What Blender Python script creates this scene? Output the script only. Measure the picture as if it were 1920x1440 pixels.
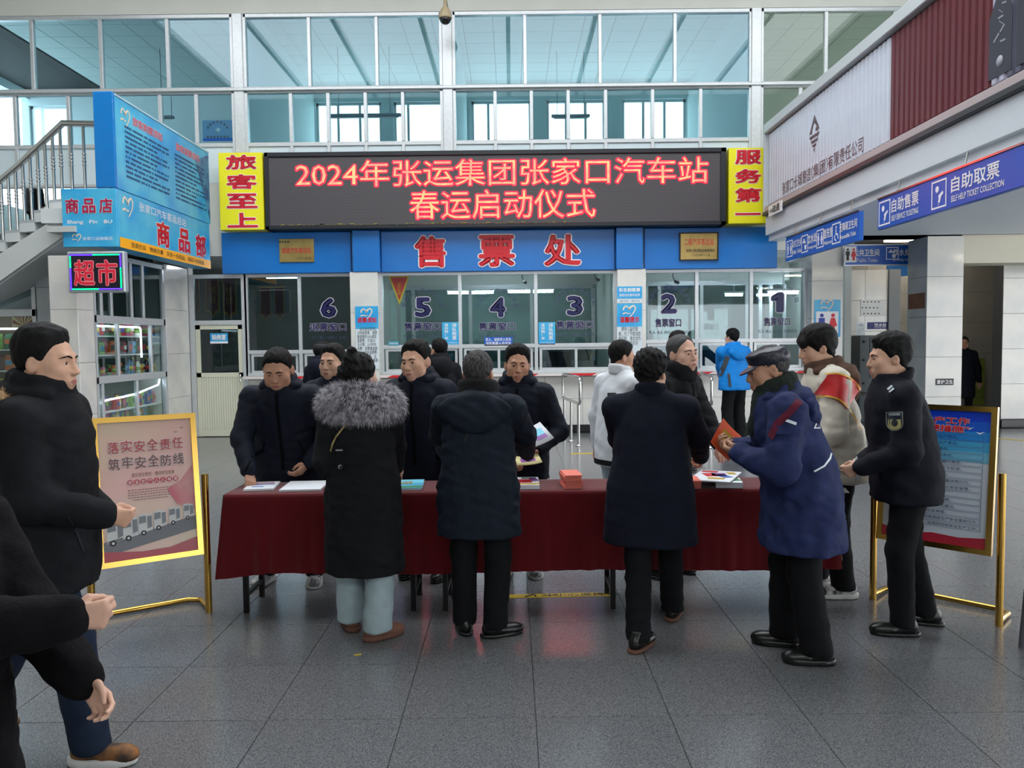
import bpy, math, random
import numpy as np
from mathutils import Vector, Matrix
from mathutils.bvhtree import BVHTree
random.seed(7); RNG = np.random.default_rng(7)
for o in list(bpy.data.objects): bpy.data.objects.remove(o)
SC = bpy.context.scene
COL = SC.collection
# ------------------------------------------------------------------ camera
F = 1490.0; CAMZ = 1.68
cam_d = bpy.data.cameras.new('camera'); cam = bpy.data.objects.new('camera', cam_d); COL.objects.link(cam)
cam_d.sensor_width = 36.0; cam_d.lens = F/1920*36.0; cam_d.clip_start = 0.05; cam_d.clip_end = 300
CR = Matrix.Rotation(math.radians(90) - math.atan(80/F), 3, 'X') @ Matrix.Rotation(-0.011, 3, 'Z')
cam.matrix_world = Matrix.Translation((0, 0, CAMZ)) @ CR.to_4x4()
SC.camera = cam
# ------------------------------------------------------------------ world, light, exposure
w = bpy.data.worlds.new('world'); SC.world = w; w.use_nodes = True
bg = w.node_tree.nodes['Background']; bg.inputs[0].default_value = (0.93, 0.965, 1.0, 1); bg.inputs[1].default_value = 5.0
SC.view_settings.view_transform = 'Standard'; SC.view_settings.look = 'None'
SC.view_settings.exposure = 0.0; SC.view_settings.gamma = 1.0; SC.view_settings.use_curve_mapping = False
def area(name, loc, direction, sx, sy, power, col=(1, 1, 1)):
    d = bpy.data.lights.new(name, 'AREA'); d.shape = 'RECTANGLE'; d.size = sx; d.size_y = sy; d.energy = power; d.color = col
    o = bpy.data.objects.new(name, d); COL.objects.link(o); o.location = loc
    o.rotation_euler = Vector(direction).to_track_quat('-Z', 'Y').to_euler(); return o
# ------------------------------------------------------------------ photo geometry helpers
def P(px, py, Y):
    d = CR @ Vector(((px-960)/F, -(py-720)/F, -1.0)); t = Y/d.y
    return Vector((d.x*t, Y, CAMZ + d.z*t))
def PXP(px, py, X):
    d = CR @ Vector(((px-960)/F, -(py-720)/F, -1.0)); t = X/d.x
    return Vector((X, d.y*t, CAMZ + d.z*t))
def G(px, py, z=0.0):
    d = CR @ Vector(((px-960)/F, -(py-720)/F, -1.0)); t = (z-CAMZ)/d.z
    return Vector((d.x*t, d.y*t, z))
# ------------------------------------------------------------------ materials
def lin(c):
    if max(c) > 1.0 or isinstance(c[0], int): c = [v/255.0 for v in c]
    return tuple((v/12.92 if v <= 0.04045 else ((v+0.055)/1.055)**2.4) for v in c[:3])
MATS = {}
def mat(name, col, rough=0.5, metal=0.0, spec=0.5, bump=0.0, bscale=40.0, var=0.0, vscale=8.0, emit=None, estr=0.0, sheen=0.0, coat=0.0, col2=None, stretch=None, detail=3.0, alpha=1.0):
    if name in MATS: return MATS[name]
    m = bpy.data.materials.new(name); m.use_nodes = True; MATS[name] = m
    nt = m.node_tree; b = nt.nodes['Principled BSDF']; L = nt.links.new
    c = lin(col); b.inputs['Base Color'].default_value = (*c, 1); b.inputs['Roughness'].default_value = rough
    b.inputs['Metallic'].default_value = metal; b.inputs['Specular IOR Level'].default_value = spec
    if sheen: b.inputs['Sheen Weight'].default_value = sheen
    if coat: b.inputs['Coat Weight'].default_value = coat; b.inputs['Coat Roughness'].default_value = 0.1
    if emit is not None:
        b.inputs['Emission Color'].default_value = (*lin(emit), 1); b.inputs['Emission Strength'].default_value = estr
    if var or bump:
        tc = nt.nodes.new('ShaderNodeTexCoord'); src = tc.outputs['Object']
        if stretch:
            mp = nt.nodes.new('ShaderNodeMapping'); mp.inputs['Scale'].default_value = stretch; L(src, mp.inputs[0]); src = mp.outputs[0]
    if var:
        n = nt.nodes.new('ShaderNodeTexNoise'); n.inputs['Scale'].default_value = vscale; n.inputs['Detail'].default_value = detail; L(src, n.inputs['Vector'])
        mx = nt.nodes.new('ShaderNodeMix'); mx.data_type = 'RGBA'
        c2 = lin(col2) if col2 else tuple(v*(1-var) for v in c)
        rp = nt.nodes.new('ShaderNodeMapRange'); rp.inputs[1].default_value = 0.35; rp.inputs[2].default_value = 0.65; L(n.outputs['Fac'], rp.inputs[0])
        mx.inputs['A'].default_value = (*c, 1); mx.inputs['B'].default_value = (*c2, 1); L(rp.outputs[0], mx.inputs['Factor']); L(mx.outputs['Result'], b.inputs['Base Color'])
    if bump:
        n2 = nt.nodes.new('ShaderNodeTexNoise'); n2.inputs['Scale'].default_value = bscale; n2.inputs['Detail'].default_value = 4; L(src, n2.inputs['Vector'])
        bp = nt.nodes.new('ShaderNodeBump'); bp.inputs['Strength'].default_value = bump; bp.inputs['Distance'].default_value = 0.01
        L(n2.outputs['Fac'], bp.inputs['Height']); L(bp.outputs[0], b.inputs['Normal'])
    return m
def glassmat(name, tint, refl=0.10, rough=0.02):
    if name in MATS: return MATS[name]
    m = bpy.data.materials.new(name); m.use_nodes = True; MATS[name] = m
    nt = m.node_tree; nt.nodes.remove(nt.nodes['Principled BSDF']); out = nt.nodes['Material Output']
    t = nt.nodes.new('ShaderNodeBsdfTransparent'); t.inputs[0].default_value = (*tint, 1)
    g = nt.nodes.new('ShaderNodeBsdfGlossy'); g.inputs['Roughness'].default_value = rough; g.inputs[0].default_value = (.9, .95, 1, 1)
    mx = nt.nodes.new('ShaderNodeMixShader'); lw = nt.nodes.new('ShaderNodeLayerWeight'); lw.inputs[0].default_value = .5; pw = nt.nodes.new('ShaderNodeMath'); pw.operation = 'POWER'; pw.inputs[1].default_value = 4.0; fr = nt.nodes.new('ShaderNodeMath'); fr.operation = 'MULTIPLY_ADD'; fr.inputs[1].default_value = .7; fr.inputs[2].default_value = refl*.2
    nt.links.new(lw.outputs['Facing'], pw.inputs[0]); nt.links.new(pw.outputs[0], fr.inputs[0]); nt.links.new(fr.outputs[0], mx.inputs[0]); nt.links.new(t.outputs[0], mx.inputs[1]); nt.links.new(g.outputs[0], mx.inputs[2])
    nt.links.new(mx.outputs[0], out.inputs[0]); return m
# ------------------------------------------------------------------ object helpers
OFF = {}
def tag(o, label=None, cat=None, group=None, kind=None):
    if label: o['label'] = label
    if cat: o['category'] = cat
    if group: o['group'] = group
    if kind: o['kind'] = kind
    return o
def thing(name, label, cat, loc=(0, 0, 0), rotz=0.0, group=None):
    o = bpy.data.objects.new(name, None); COL.objects.link(o); o.location = loc; o.rotation_euler = (0, 0, rotz); o.empty_display_size = 0.1
    OFF[o] = Vector(loc); return tag(o, label, cat, group)
def struct_root(name, loc=(0, 0, 0)):
    o = bpy.data.objects.new(name, None); COL.objects.link(o); o.location = loc; OFF[o] = Vector(loc); o['kind'] = 'structure'; return o
def link(name, me, parent=None, loc=(0, 0, 0)):
    o = bpy.data.objects.new(name, me); COL.objects.link(o); o.location = loc
    if parent is not None: o.parent = parent; OFF[o] = OFF.get(parent, Vector())
    else: OFF[o] = Vector(loc)
    return o
class MB:
    "collects shapes in world coordinates (or local ones with world=False); build() links them as one mesh"
    def __init__(s): s.v = []; s.f = []; s.m = []; s.sm = []
    def add(s, vs, fs, mi=0, smooth=False):
        n = len(s.v); s.v += [tuple(p) for p in vs]; s.f += [tuple(i+n for i in f) for f in fs]; s.m += [mi]*len(fs); s.sm += [smooth]*len(fs); return s
    def box(s, x0, x1, y0, y1, z0, z1, mi=0, ch=0.0):
        x0, x1 = min(x0, x1), max(x0, x1); y0, y1 = min(y0, y1), max(y0, y1); z0, z1 = min(z0, z1), max(z0, z1)
        if ch <= 0:
            return s.add([(x0, y0, z0), (x1, y0, z0), (x1, y1, z0), (x0, y1, z0), (x0, y0, z1), (x1, y0, z1), (x1, y1, z1), (x0, y1, z1)],
                [(0, 3, 2, 1), (4, 5, 6, 7), (0, 1, 5, 4), (1, 2, 6, 5), (2, 3, 7, 6), (3, 0, 4, 7)], mi)
        c = min(ch, (x1-x0)/2.01, (y1-y0)/2.01, (z1-z0)/2.01); xs = (x0, x1); ys = (y0, y1); zs = (z0, z1); vs = []
        idx = {}
        for i in (0, 1):
            for j in (0, 1):
                for k in (0, 1):
                    sx = c if i == 0 else -c; sy = c if j == 0 else -c; sz = c if k == 0 else -c
                    idx[i, j, k] = len(vs)
                    vs += [(xs[i], ys[j]+sy, zs[k]+sz), (xs[i]+sx, ys[j], zs[k]+sz), (xs[i]+sx, ys[j]+sy, zs[k])]
        I = lambda i, j, k, a: idx[i, j, k]+a
        fs = [(I(0,0,0,0), I(0,0,1,0), I(0,1,1,0), I(0,1,0,0)), (I(1,0,0,0), I(1,1,0,0), I(1,1,1,0), I(1,0,1,0)),
              (I(0,0,0,1), I(1,0,0,1), I(1,0,1,1), I(0,0,1,1)), (I(0,1,0,1), I(0,1,1,1), I(1,1,1,1), I(1,1,0,1)),
              (I(0,0,0,2), I(0,1,0,2), I(1,1,0,2), I(1,0,0,2)), (I(0,0,1,2), I(1,0,1,2), I(1,1,1,2), I(0,1,1,2))]
        for k in (0, 1):
            fs += [(I(0,0,k,1), I(1,0,k,1), I(1,0,k,2), I(0,0,k,2)), (I(0,1,k,1), I(1,1,k,1), I(1,1,k,2), I(0,1,k,2)),
                   (I(0,0,k,0), I(0,1,k,0), I(0,1,k,2), I(0,0,k,2)), (I(1,0,k,0), I(1,1,k,0), I(1,1,k,2), I(1,0,k,2))]
        for i in (0, 1):
            for j in (0, 1): fs.append((I(i,j,0,0), I(i,j,1,0), I(i,j,1,1), I(i,j,0,1)))
        for key in idx: n = idx[key]; fs.append((n, n+1, n+2))
        return s.add(vs, fs, mi)
    def tube(s, pts, r, n=8, mi=0, caps=True, closed=False):
        pts = [Vector(p) for p in pts]; rs = r if isinstance(r, (list, tuple)) else [r]*len(pts); rings = []; N = len(pts); up = None
        for i, p in enumerate(pts):
            if closed: d = pts[(i+1) % N]-pts[i-1]
            else: d = (pts[min(i+1, N-1)]-pts[max(i-1, 0)])
            d.normalize()
            if up is None:
                up = Vector((0, 0, 1)) if abs(d.z) < 0.9 else Vector((1, 0, 0))
            a = d.cross(up).normalized(); b = a.cross(d).normalized(); up = b
            rings.append([p + (a*math.cos(t)+b*math.sin(t))*rs[i] for t in [2*math.pi*k/n for k in range(n)]])
        vs = [v for R in rings for v in R]; fs = []
        for i in range(N if closed else N-1):
            j = (i+1) % N
            for k in range(n): fs.append((i*n+k, i*n+(k+1) % n, j*n+(k+1) % n, j*n+k))
        s.add(vs, fs, mi, True)
        if caps and not closed: s.add(rings[0], [tuple(range(n))[::-1]], mi); s.add(rings[-1], [tuple(range(n))], mi)
        return s
    def lathe(s, c, prof, n=16, mi=0, axis='z', smooth=True):
        vs = []; fs = []; c = Vector(c)
        for r, h in prof:
            for k in range(n):
                t = 2*math.pi*k/n; a, b = r*math.cos(t), r*math.sin(t)
                vs.append(c + (Vector((a, b, h)) if axis == 'z' else Vector((a, h, b)) if axis == 'y' else Vector((h, a, b))))
        for i in range(len(prof)-1):
            for k in range(n): fs.append((i*n+k, i*n+(k+1) % n, (i+1)*n+(k+1) % n, (i+1)*n+k))
        fs.append(tuple(range(n))[::-1]); fs.append(tuple(range((len(prof)-1)*n, len(prof)*n)))
        return s.add(vs, fs, mi, smooth)
    def obox(s, O, u, v, n, w, h, t, mi=0):
        "box centred at O spanning w along u, h along v, t along n"
        O = Vector(O); u = Vector(u)*w/2; v = Vector(v)*h/2; n = Vector(n)*t/2
        vs = [O-u-v-n, O+u-v-n, O+u+v-n, O-u+v-n, O-u-v+n, O+u-v+n, O+u+v+n, O-u+v+n]
        return s.add(vs, [(0, 3, 2, 1), (4, 5, 6, 7), (0, 1, 5, 4), (1, 2, 6, 5), (2, 3, 7, 6), (3, 0, 4, 7)], mi)
    def poly(s, pts, n, t, mi=0):
        "flat polygon with thickness t along n"
        n = Vector(n)*t; a = [Vector(p) for p in pts]; b = [p+n for p in a]; N = len(a)
        return s.add(a+b, [tuple(range(N))[::-1], tuple(range(N, 2*N))]+[(i, (i+1) % N, N+(i+1) % N, N+i) for i in range(N)], mi)
    def mesh(s, name, off=Vector((0, 0, 0)), mats=()):
        me = bpy.data.meshes.new(name); me.from_pydata([(v[0]-off[0], v[1]-off[1], v[2]-off[2]) for v in s.v], [], s.f)
        for m in mats: me.materials.append(m)
        me.polygons.foreach_set('material_index', s.m); me.polygons.foreach_set('use_smooth', s.sm); me.update(); return me
    def build(s, name, mats, parent=None, world=True, kind=None):
        if not isinstance(mats, (list, tuple)): mats = [mats]
        off = Vector((0, 0, 0)); loc = Vector((0, 0, 0))
        if parent is not None:
            if world: off = OFF.get(parent, Vector())
        elif world:
            xs = np.array(s.v); c = (xs.min(0)+xs.max(0))/2; off = Vector((c[0], c[1], xs[:, 2].min())); loc = off
        o = link(name, s.mesh(name, off, mats), parent, loc)
        if kind: o['kind'] = kind
        return o
def solid(name, mats, label, cat, mb, group=None):
    return tag(mb.build(name, mats), label, cat, group)
def struct(name, mats, mb, parent=None):
    o = mb.build(name, mats, parent)
    if parent is None: o['kind'] = 'structure'
    return o
_cache = {}
def tile(name, parent, c, sx, sy, sz, m, ch=0.003):
    "a bevelled slab sharing mesh data with its alikes; c = centre in world coordinates"
    key = (round(sx, 3), round(sy, 3), round(sz, 3), m.name, ch)
    if key not in _cache: _cache[key] = MB().box(-sx/2, sx/2, -sy/2, sy/2, -sz/2, sz/2, 0, ch).mesh(name, mats=[m])
    o = bpy.data.objects.new(name, _cache[key]); COL.objects.link(o)
    o.parent = parent; o.location = Vector(c)-OFF.get(parent, Vector()); return o
# ------------------------------------------------------------------ lettering
_tc = {}
def glyphs(body, off=0.0, res=2, line=1.0, align='LEFT'):
    key = (body, off, res, line, align)
    if body == '1':
        o_ = [(.18, 0), (.34, 0), (.34, .7), (.22, .7), (.03, .56), (.03, .43), (.18, .52)]; return np.array([(a, b, 0) for a, b in o_]), [(0, 1, 2, 3, 6), (3, 4, 5, 6)]
    if key in _tc: return _tc[key]
    c = bpy.data.curves.new('t', 'FONT'); c.body = body; c.offset = off; c.resolution_u = res; c.space_line = line; c.align_x = align
    o = bpy.data.objects.new('t', c)
    me = bpy.data.meshes.new_from_object(o)
    bpy.data.objects.remove(o); bpy.data.curves.remove(c)
    v = np.empty(len(me.vertices)*3); me.vertices.foreach_get('co', v); v = v.reshape(-1, 3); f = [tuple(p.vertices) for p in me.polygons]
    bpy.data.meshes.remove(me); _tc[key] = (v, f); return _tc[key]
def text(body, parent, O, u, v, w_, h_, m, off=0.0, lift=0.004, thick=0.0, name='lettering', res=2, line=1.0, align='LEFT', keep=False, mb=None, mi=0):
    "flat lettering centred at O, fitted to w_ x h_ along u, v"
    O = Vector(O); u = Vector(u).normalized(); v = Vector(v).normalized(); n = u.cross(v)
    base, _ = glyphs(body, 0.0, max(res, 2), line, align); big = off >= .012; res = max(res, 2); V, Fc = glyphs(body, 0.0, res, line, align)
    lo = base.min(0); hi = base.max(0); sx = w_/(hi[0]-lo[0]); sy = h_/(hi[1]-lo[1])
    if keep: sx = sy = min(sx, sy)
    cx, cy = (lo[0]+hi[0])/2, (lo[1]+hi[1])/2
    pts = [O + u*((p[0]-cx)*sx) + v*((p[1]-cy)*sy) + n*lift for p in V]
    own = mb is None
    if own: mb = MB()
    mb.add(pts, Fc, mi)
    if big:
        nq = 8 if off > .024 else 4
        for q in range(nq):
            th = 2*math.pi*q/nq+(.785 if nq == 4 else 0); dv = u*(math.cos(th)*off*min(sx, 1.3*sy))+v*(math.sin(th)*off*min(sy, 1.3*sx))-n*.0004*(1+q % 2); mb.add([p+dv for p in pts], Fc, mi)
    if thick > 0: mb.add([p-n*thick for p in pts], [f[::-1] for f in Fc], mi)
    return mb.build(name, m, parent) if own else None
EX, EY, EZ = Vector((1, 0, 0)), Vector((0, 1, 0)), Vector((0, 0, 1))
# ------------------------------------------------------------------ implicit surfaces for people and soft things
class Grid:
    def __init__(s, lo, hi, step):
        s.h = step; s.ax = [np.arange(lo[i], hi[i]+step, step) for i in range(3)]
        s.V = np.full([len(a) for a in s.ax], 1.0, np.float32)
    def _sub(s, lo, hi):
        sl = []
        for i in range(3):
            a = s.ax[i]; i0 = int(np.searchsorted(a, lo[i])); i1 = int(np.searchsorted(a, hi[i])); sl.append(slice(max(i0-1, 0), min(i1+1, len(a))))
        if any(q.stop <= q.start for q in sl): return None, None
        X = s.ax[0][sl[0]][:, None, None]; Y = s.ax[1][sl[1]][None, :, None]; Z = s.ax[2][sl[2]][None, None, :]
        return tuple(sl), (X, Y, Z)
    def _put(s, sl, d, k, sub=False):
        A = s.V[sl]
        if sub:
            d = -d; hh = np.clip(0.5-0.5*(A-d)/k, 0, 1) if k > 0 else None
            s.V[sl] = np.maximum(A, d) if k <= 0 else A*(1-hh)+d*hh+k*hh*(1-hh)
        elif k <= 0: s.V[sl] = np.minimum(A, d)
        else:
            hh = np.clip(0.5+0.5*(A-d)/k, 0, 1); s.V[sl] = A*(1-hh)+d*hh-k*hh*(1-hh)
    def cone(s, a, b, ra, rb, k=0.02, sub=False):
        a = np.array(a, float); b = np.array(b, float); m = max(ra, rb)+k+2.5*s.h
        sl, p = s._sub(np.minimum(a, b)-m, np.maximum(a, b)+m)
        if sl is None: return s
        ab = b-a; L = max(float(ab@ab), 1e-9); q = [p[i]-a[i] for i in range(3)]
        t = np.clip((q[0]*ab[0]+q[1]*ab[1]+q[2]*ab[2])/L, 0, 1)
        d = np.sqrt((q[0]-t*ab[0])**2+(q[1]-t*ab[1])**2+(q[2]-t*ab[2])**2)-(ra+(rb-ra)*t)
        s._put(sl, d, k, sub); return s
    def ell(s, c, r, k=0.02, sub=False, R=None):
        c = np.array(c, float); r = np.array(r, float); m = (max(r) if R is not None else r)+k+2.5*s.h
        sl, p = s._sub(c-m, c+m)
        if sl is None: return s
        q = [p[i]-c[i] for i in range(3)]
        if R is not None:
            R = np.array(R); q = [q[0]*R[0, i]+q[1]*R[1, i]+q[2]*R[2, i] for i in range(3)]
        k0 = np.sqrt((q[0]/r[0])**2+(q[1]/r[1])**2+(q[2]/r[2])**2); k1 = np.sqrt((q[0]/r[0]**2)**2+(q[1]/r[1]**2)**2+(q[2]/r[2]**2)**2)+1e-6
        s._put(sl, k0*(k0-1)/k1, k, sub); return s
    def loft(s, lev, k=0.02, e=2.3, cap=0.0):
        "lev rows: z, half width, half depth, cx, cy"
        lev = np.array(sorted(lev), float); z = s.ax[2]; zz = lev[:, 0]
        lo = np.array([(lev[:, 3]-lev[:, 1]).min(), (lev[:, 4]-lev[:, 2]).min(), zz[0]])-k-3*s.h; hi = np.array([(lev[:, 3]+lev[:, 1]).max(), (lev[:, 4]+lev[:, 2]).max(), zz[-1]])+k+3*s.h
        sl, (X, Y, Z) = s._sub(lo, hi); z1 = Z.ravel()
        def smo(col):
            a = np.interp(np.linspace(zz[0], zz[-1], 120), zz, lev[:, col]); kk = np.hanning(17); kk /= kk.sum()
            a = np.convolve(np.pad(a, 8, mode='edge'), kk, 'valid'); return np.interp(z1, np.linspace(zz[0], zz[-1], 120), a)[None, None, :]
        a, b, cx, cy = smo(1), smo(2), smo(3), smo(4)
        rr = (np.abs((X-cx)/a)**e+np.abs((Y-cy)/b)**e)**(1/e)
        d = (rr-1)*np.minimum(a, b); d = np.maximum(d, np.maximum(zz[0]-Z, Z-zz[-1])); s._put(sl, d, k); return s
    def cut(s, n, off, k=0.0):
        "remove the half space n.p > off"
        X = s.ax[0][:, None, None]; Y = s.ax[1][None, :, None]; Z = s.ax[2][None, None, :]
        s.V = np.maximum(s.V, (X*n[0]+Y*n[1]+Z*n[2]-off).astype(np.float32)); return s
    def wrinkle(s, amp, wl=0.09, seed=0, n=5, dirs=None):
        r = np.random.default_rng(seed); X = s.ax[0][:, None, None]; Y = s.ax[1][None, :, None]; Z = s.ax[2][None, None, :]; W = 0
        for i in range(n):
            d = r.normal(size=3); d[2] *= 1.3; d /= np.linalg.norm(d); f = 2*math.pi/(wl*r.uniform(.7, 1.6)); ph = r.uniform(0, 6.28)
            d2 = r.normal(size=3)*4; ph2 = r.uniform(0, 6.28)
            W = W+np.sin(f*(X*d[0]+Y*d[1]+Z*d[2])+ph+1.5*np.sin(d2[0]*X*3+d2[1]*Y*3+d2[2]*Z*3+ph2))
        s.V += (amp*W/n*1.6).astype(np.float32); return s
    def extract(s, smooth=2):
        V = s.V; I = V < 0; nx, ny, nz = V.shape
        c = np.zeros((nx-1, ny-1, nz-1), np.int8)
        for i in (0, 1):
            for j in (0, 1):
                for k in (0, 1): c += I[i:nx-1+i, j:ny-1+j, k:nz-1+k]
        act = (c > 0) & (c < 8); ci = np.argwhere(act)
        if len(ci) == 0: return np.zeros((0, 3)), np.zeros((0, 4), int)
        idm = np.full(act.shape, -1, np.int32); idm[act] = np.arange(len(ci))
        acc = np.zeros((len(ci), 3)); cnt = np.zeros(len(ci)); x, y, z = ci.T
        corners = [(i, j, k) for i in (0, 1) for j in (0, 1) for k in (0, 1)]
        for a in corners:
            for ax in range(3):
                if a[ax] == 1: continue
                b = list(a); b[ax] = 1
                va = V[x+a[0], y+a[1], z+a[2]]; vb = V[x+b[0], y+b[1], z+b[2]]; m = (va < 0) != (vb < 0)
                t = np.where(m, va/(va-vb+1e-12), 0); p = np.stack([np.full(len(ci), float(a[q])) for q in range(3)], 1); p[:, ax] = t
                acc[m] += p[m]; cnt[m] += 1
        P_ = ci+acc/np.maximum(cnt, 1)[:, None]
        v = np.stack([s.ax[q][0]+P_[:, q]*s.h for q in range(3)], 1)
        F_ = []
        for ax in range(3):
            o1, o2 = [(1, 2), (2, 0), (0, 1)][ax]
            A = np.moveaxis(I, ax, 0); m = A[:-1] != A[1:]; m = np.moveaxis(m, 0, ax)
            e = np.argwhere(m)
            ok = np.ones(len(e), bool)
            for q in (o1, o2): ok &= (e[:, q] > 0) & (e[:, q] < V.shape[q]-1)
            e = e[ok]
            def cell(d1, d2):
                q = e.copy(); q[:, o1] -= d1; q[:, o2] -= d2; return idm[q[:, 0], q[:, 1], q[:, 2]]
            f = np.stack([cell(1, 1), cell(0, 1), cell(0, 0), cell(1, 0)], 1)
            neg = I[e[:, 0], e[:, 1], e[:, 2]]
            f[~neg] = f[~neg][:, ::-1]; F_.append(f)
        f = np.concatenate(F_); f = f[(f >= 0).all(1)]
        for _ in range(smooth):
            i0 = np.concatenate([f[:, q] for q in range(4)]); i1 = np.concatenate([f[:, (q+1) % 4] for q in range(4)])
            ia = np.concatenate([i0, i1]); ib = np.concatenate([i1, i0]); n2 = np.maximum(np.bincount(ia, minlength=len(v)), 1)
            v = 0.5*v+0.5*np.stack([np.bincount(ia, v[ib, q], len(v)) for q in range(3)], 1)/n2[:, None]
        return v, f
def npmesh(name, parts, mats):
    "parts: (verts, quads, material index or per face array)"
    vs = []; fs = []; mi = []; n = 0
    for v, f, m in parts:
        vs.append(v); fs.append(f+n); n += len(v); mi.append(np.full(len(f), m) if np.isscalar(m) else m)
    v = np.concatenate(vs).astype(np.float32); f = np.concatenate(fs).astype(np.int32); mi = np.concatenate(mi).astype(np.int32)
    me = bpy.data.meshes.new(name); me.vertices.add(len(v)); me.vertices.foreach_set('co', v.ravel())
    me.loops.add(f.size); me.loops.foreach_set('vertex_index', f.ravel()); me.polygons.add(len(f))
    me.polygons.foreach_set('loop_start', np.arange(0, f.size, 4, dtype=np.int32)); me.polygons.foreach_set('loop_total', np.full(len(f), 4, np.int32))
    for m in mats: me.materials.append(m)
    me.polygons.foreach_set('material_index', mi); me.polygons.foreach_set('use_smooth', np.ones(len(f), bool)); me.update(); me.validate(); return me
# ------------------------------------------------------------------ people
def V3(*a): return np.array(a, float)
def unit(v): v = np.array(v, float); return v/(np.linalg.norm(v)+1e-9)
def ik(a, b, l1, l2, hint):
    a = np.array(a, float); b = np.array(b, float); d = b-a; L = np.linalg.norm(d); d = d/(L+1e-9); L = min(L, l1+l2-0.004)
    x = (l1*l1-l2*l2+L*L)/(2*L); h = math.sqrt(max(l1*l1-x*x, 0)); p = np.array(hint, float); p = p-(p@d)*d
    return a+d*x+unit(p)*h, a+d*L
def rotm(yaw, pitch, roll):
    return np.array(Matrix.Rotation(-math.radians(yaw), 3, 'Z') @ Matrix.Rotation(-math.radians(pitch), 3, 'X') @ Matrix.Rotation(math.radians(roll), 3, 'Y'))
def cloth(name, col, rough=0.85, bump=0.32, bscale=17, var=0.25, sheen=0.0, spec=0.2, **k):
    return mat(name, col, rough, 0, spec, bump, bscale, var, 14, sheen=sheen, **k)
def skinmat(name, col): return mat(name, col, 0.5, 0, 0.35, 0.06, 120, 0.12, 25)
SKIN = skinmat('skin_warm', (214, 168, 142)); SKIN2 = skinmat('skin_tan', (196, 146, 120)); SKIN3 = skinmat('skin_light', (216, 172, 150))
LIP = mat('lips', (172, 110, 98), .45); EYEW = mat('eye_white', (225, 220, 214), .25); IRIS = mat('iris', (24, 16, 12), .15)
HAIR = mat('hair_black', (15, 14, 15), .65, 0, .2, .5, 220, .3, 90, stretch=(1, 1, .2)); HAIRG = mat('hair_grey', (84, 82, 82), .65, 0, .2, .5, 220, .75, 110, col2=(34, 33, 34), stretch=(1, 1, .25))
def hairline(y, style):
    pts = style['line']; return np.interp(y, [p[0] for p in pts], [p[1] for p in pts])
MENLINE = [(-.12, -.07), (-.08, -.062), (-.03, -.03), (-.012, .012), (.008, .0), (.022, .0), (.032, .03), (.055, .07), (.085, .088), (.12, .097)]
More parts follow.
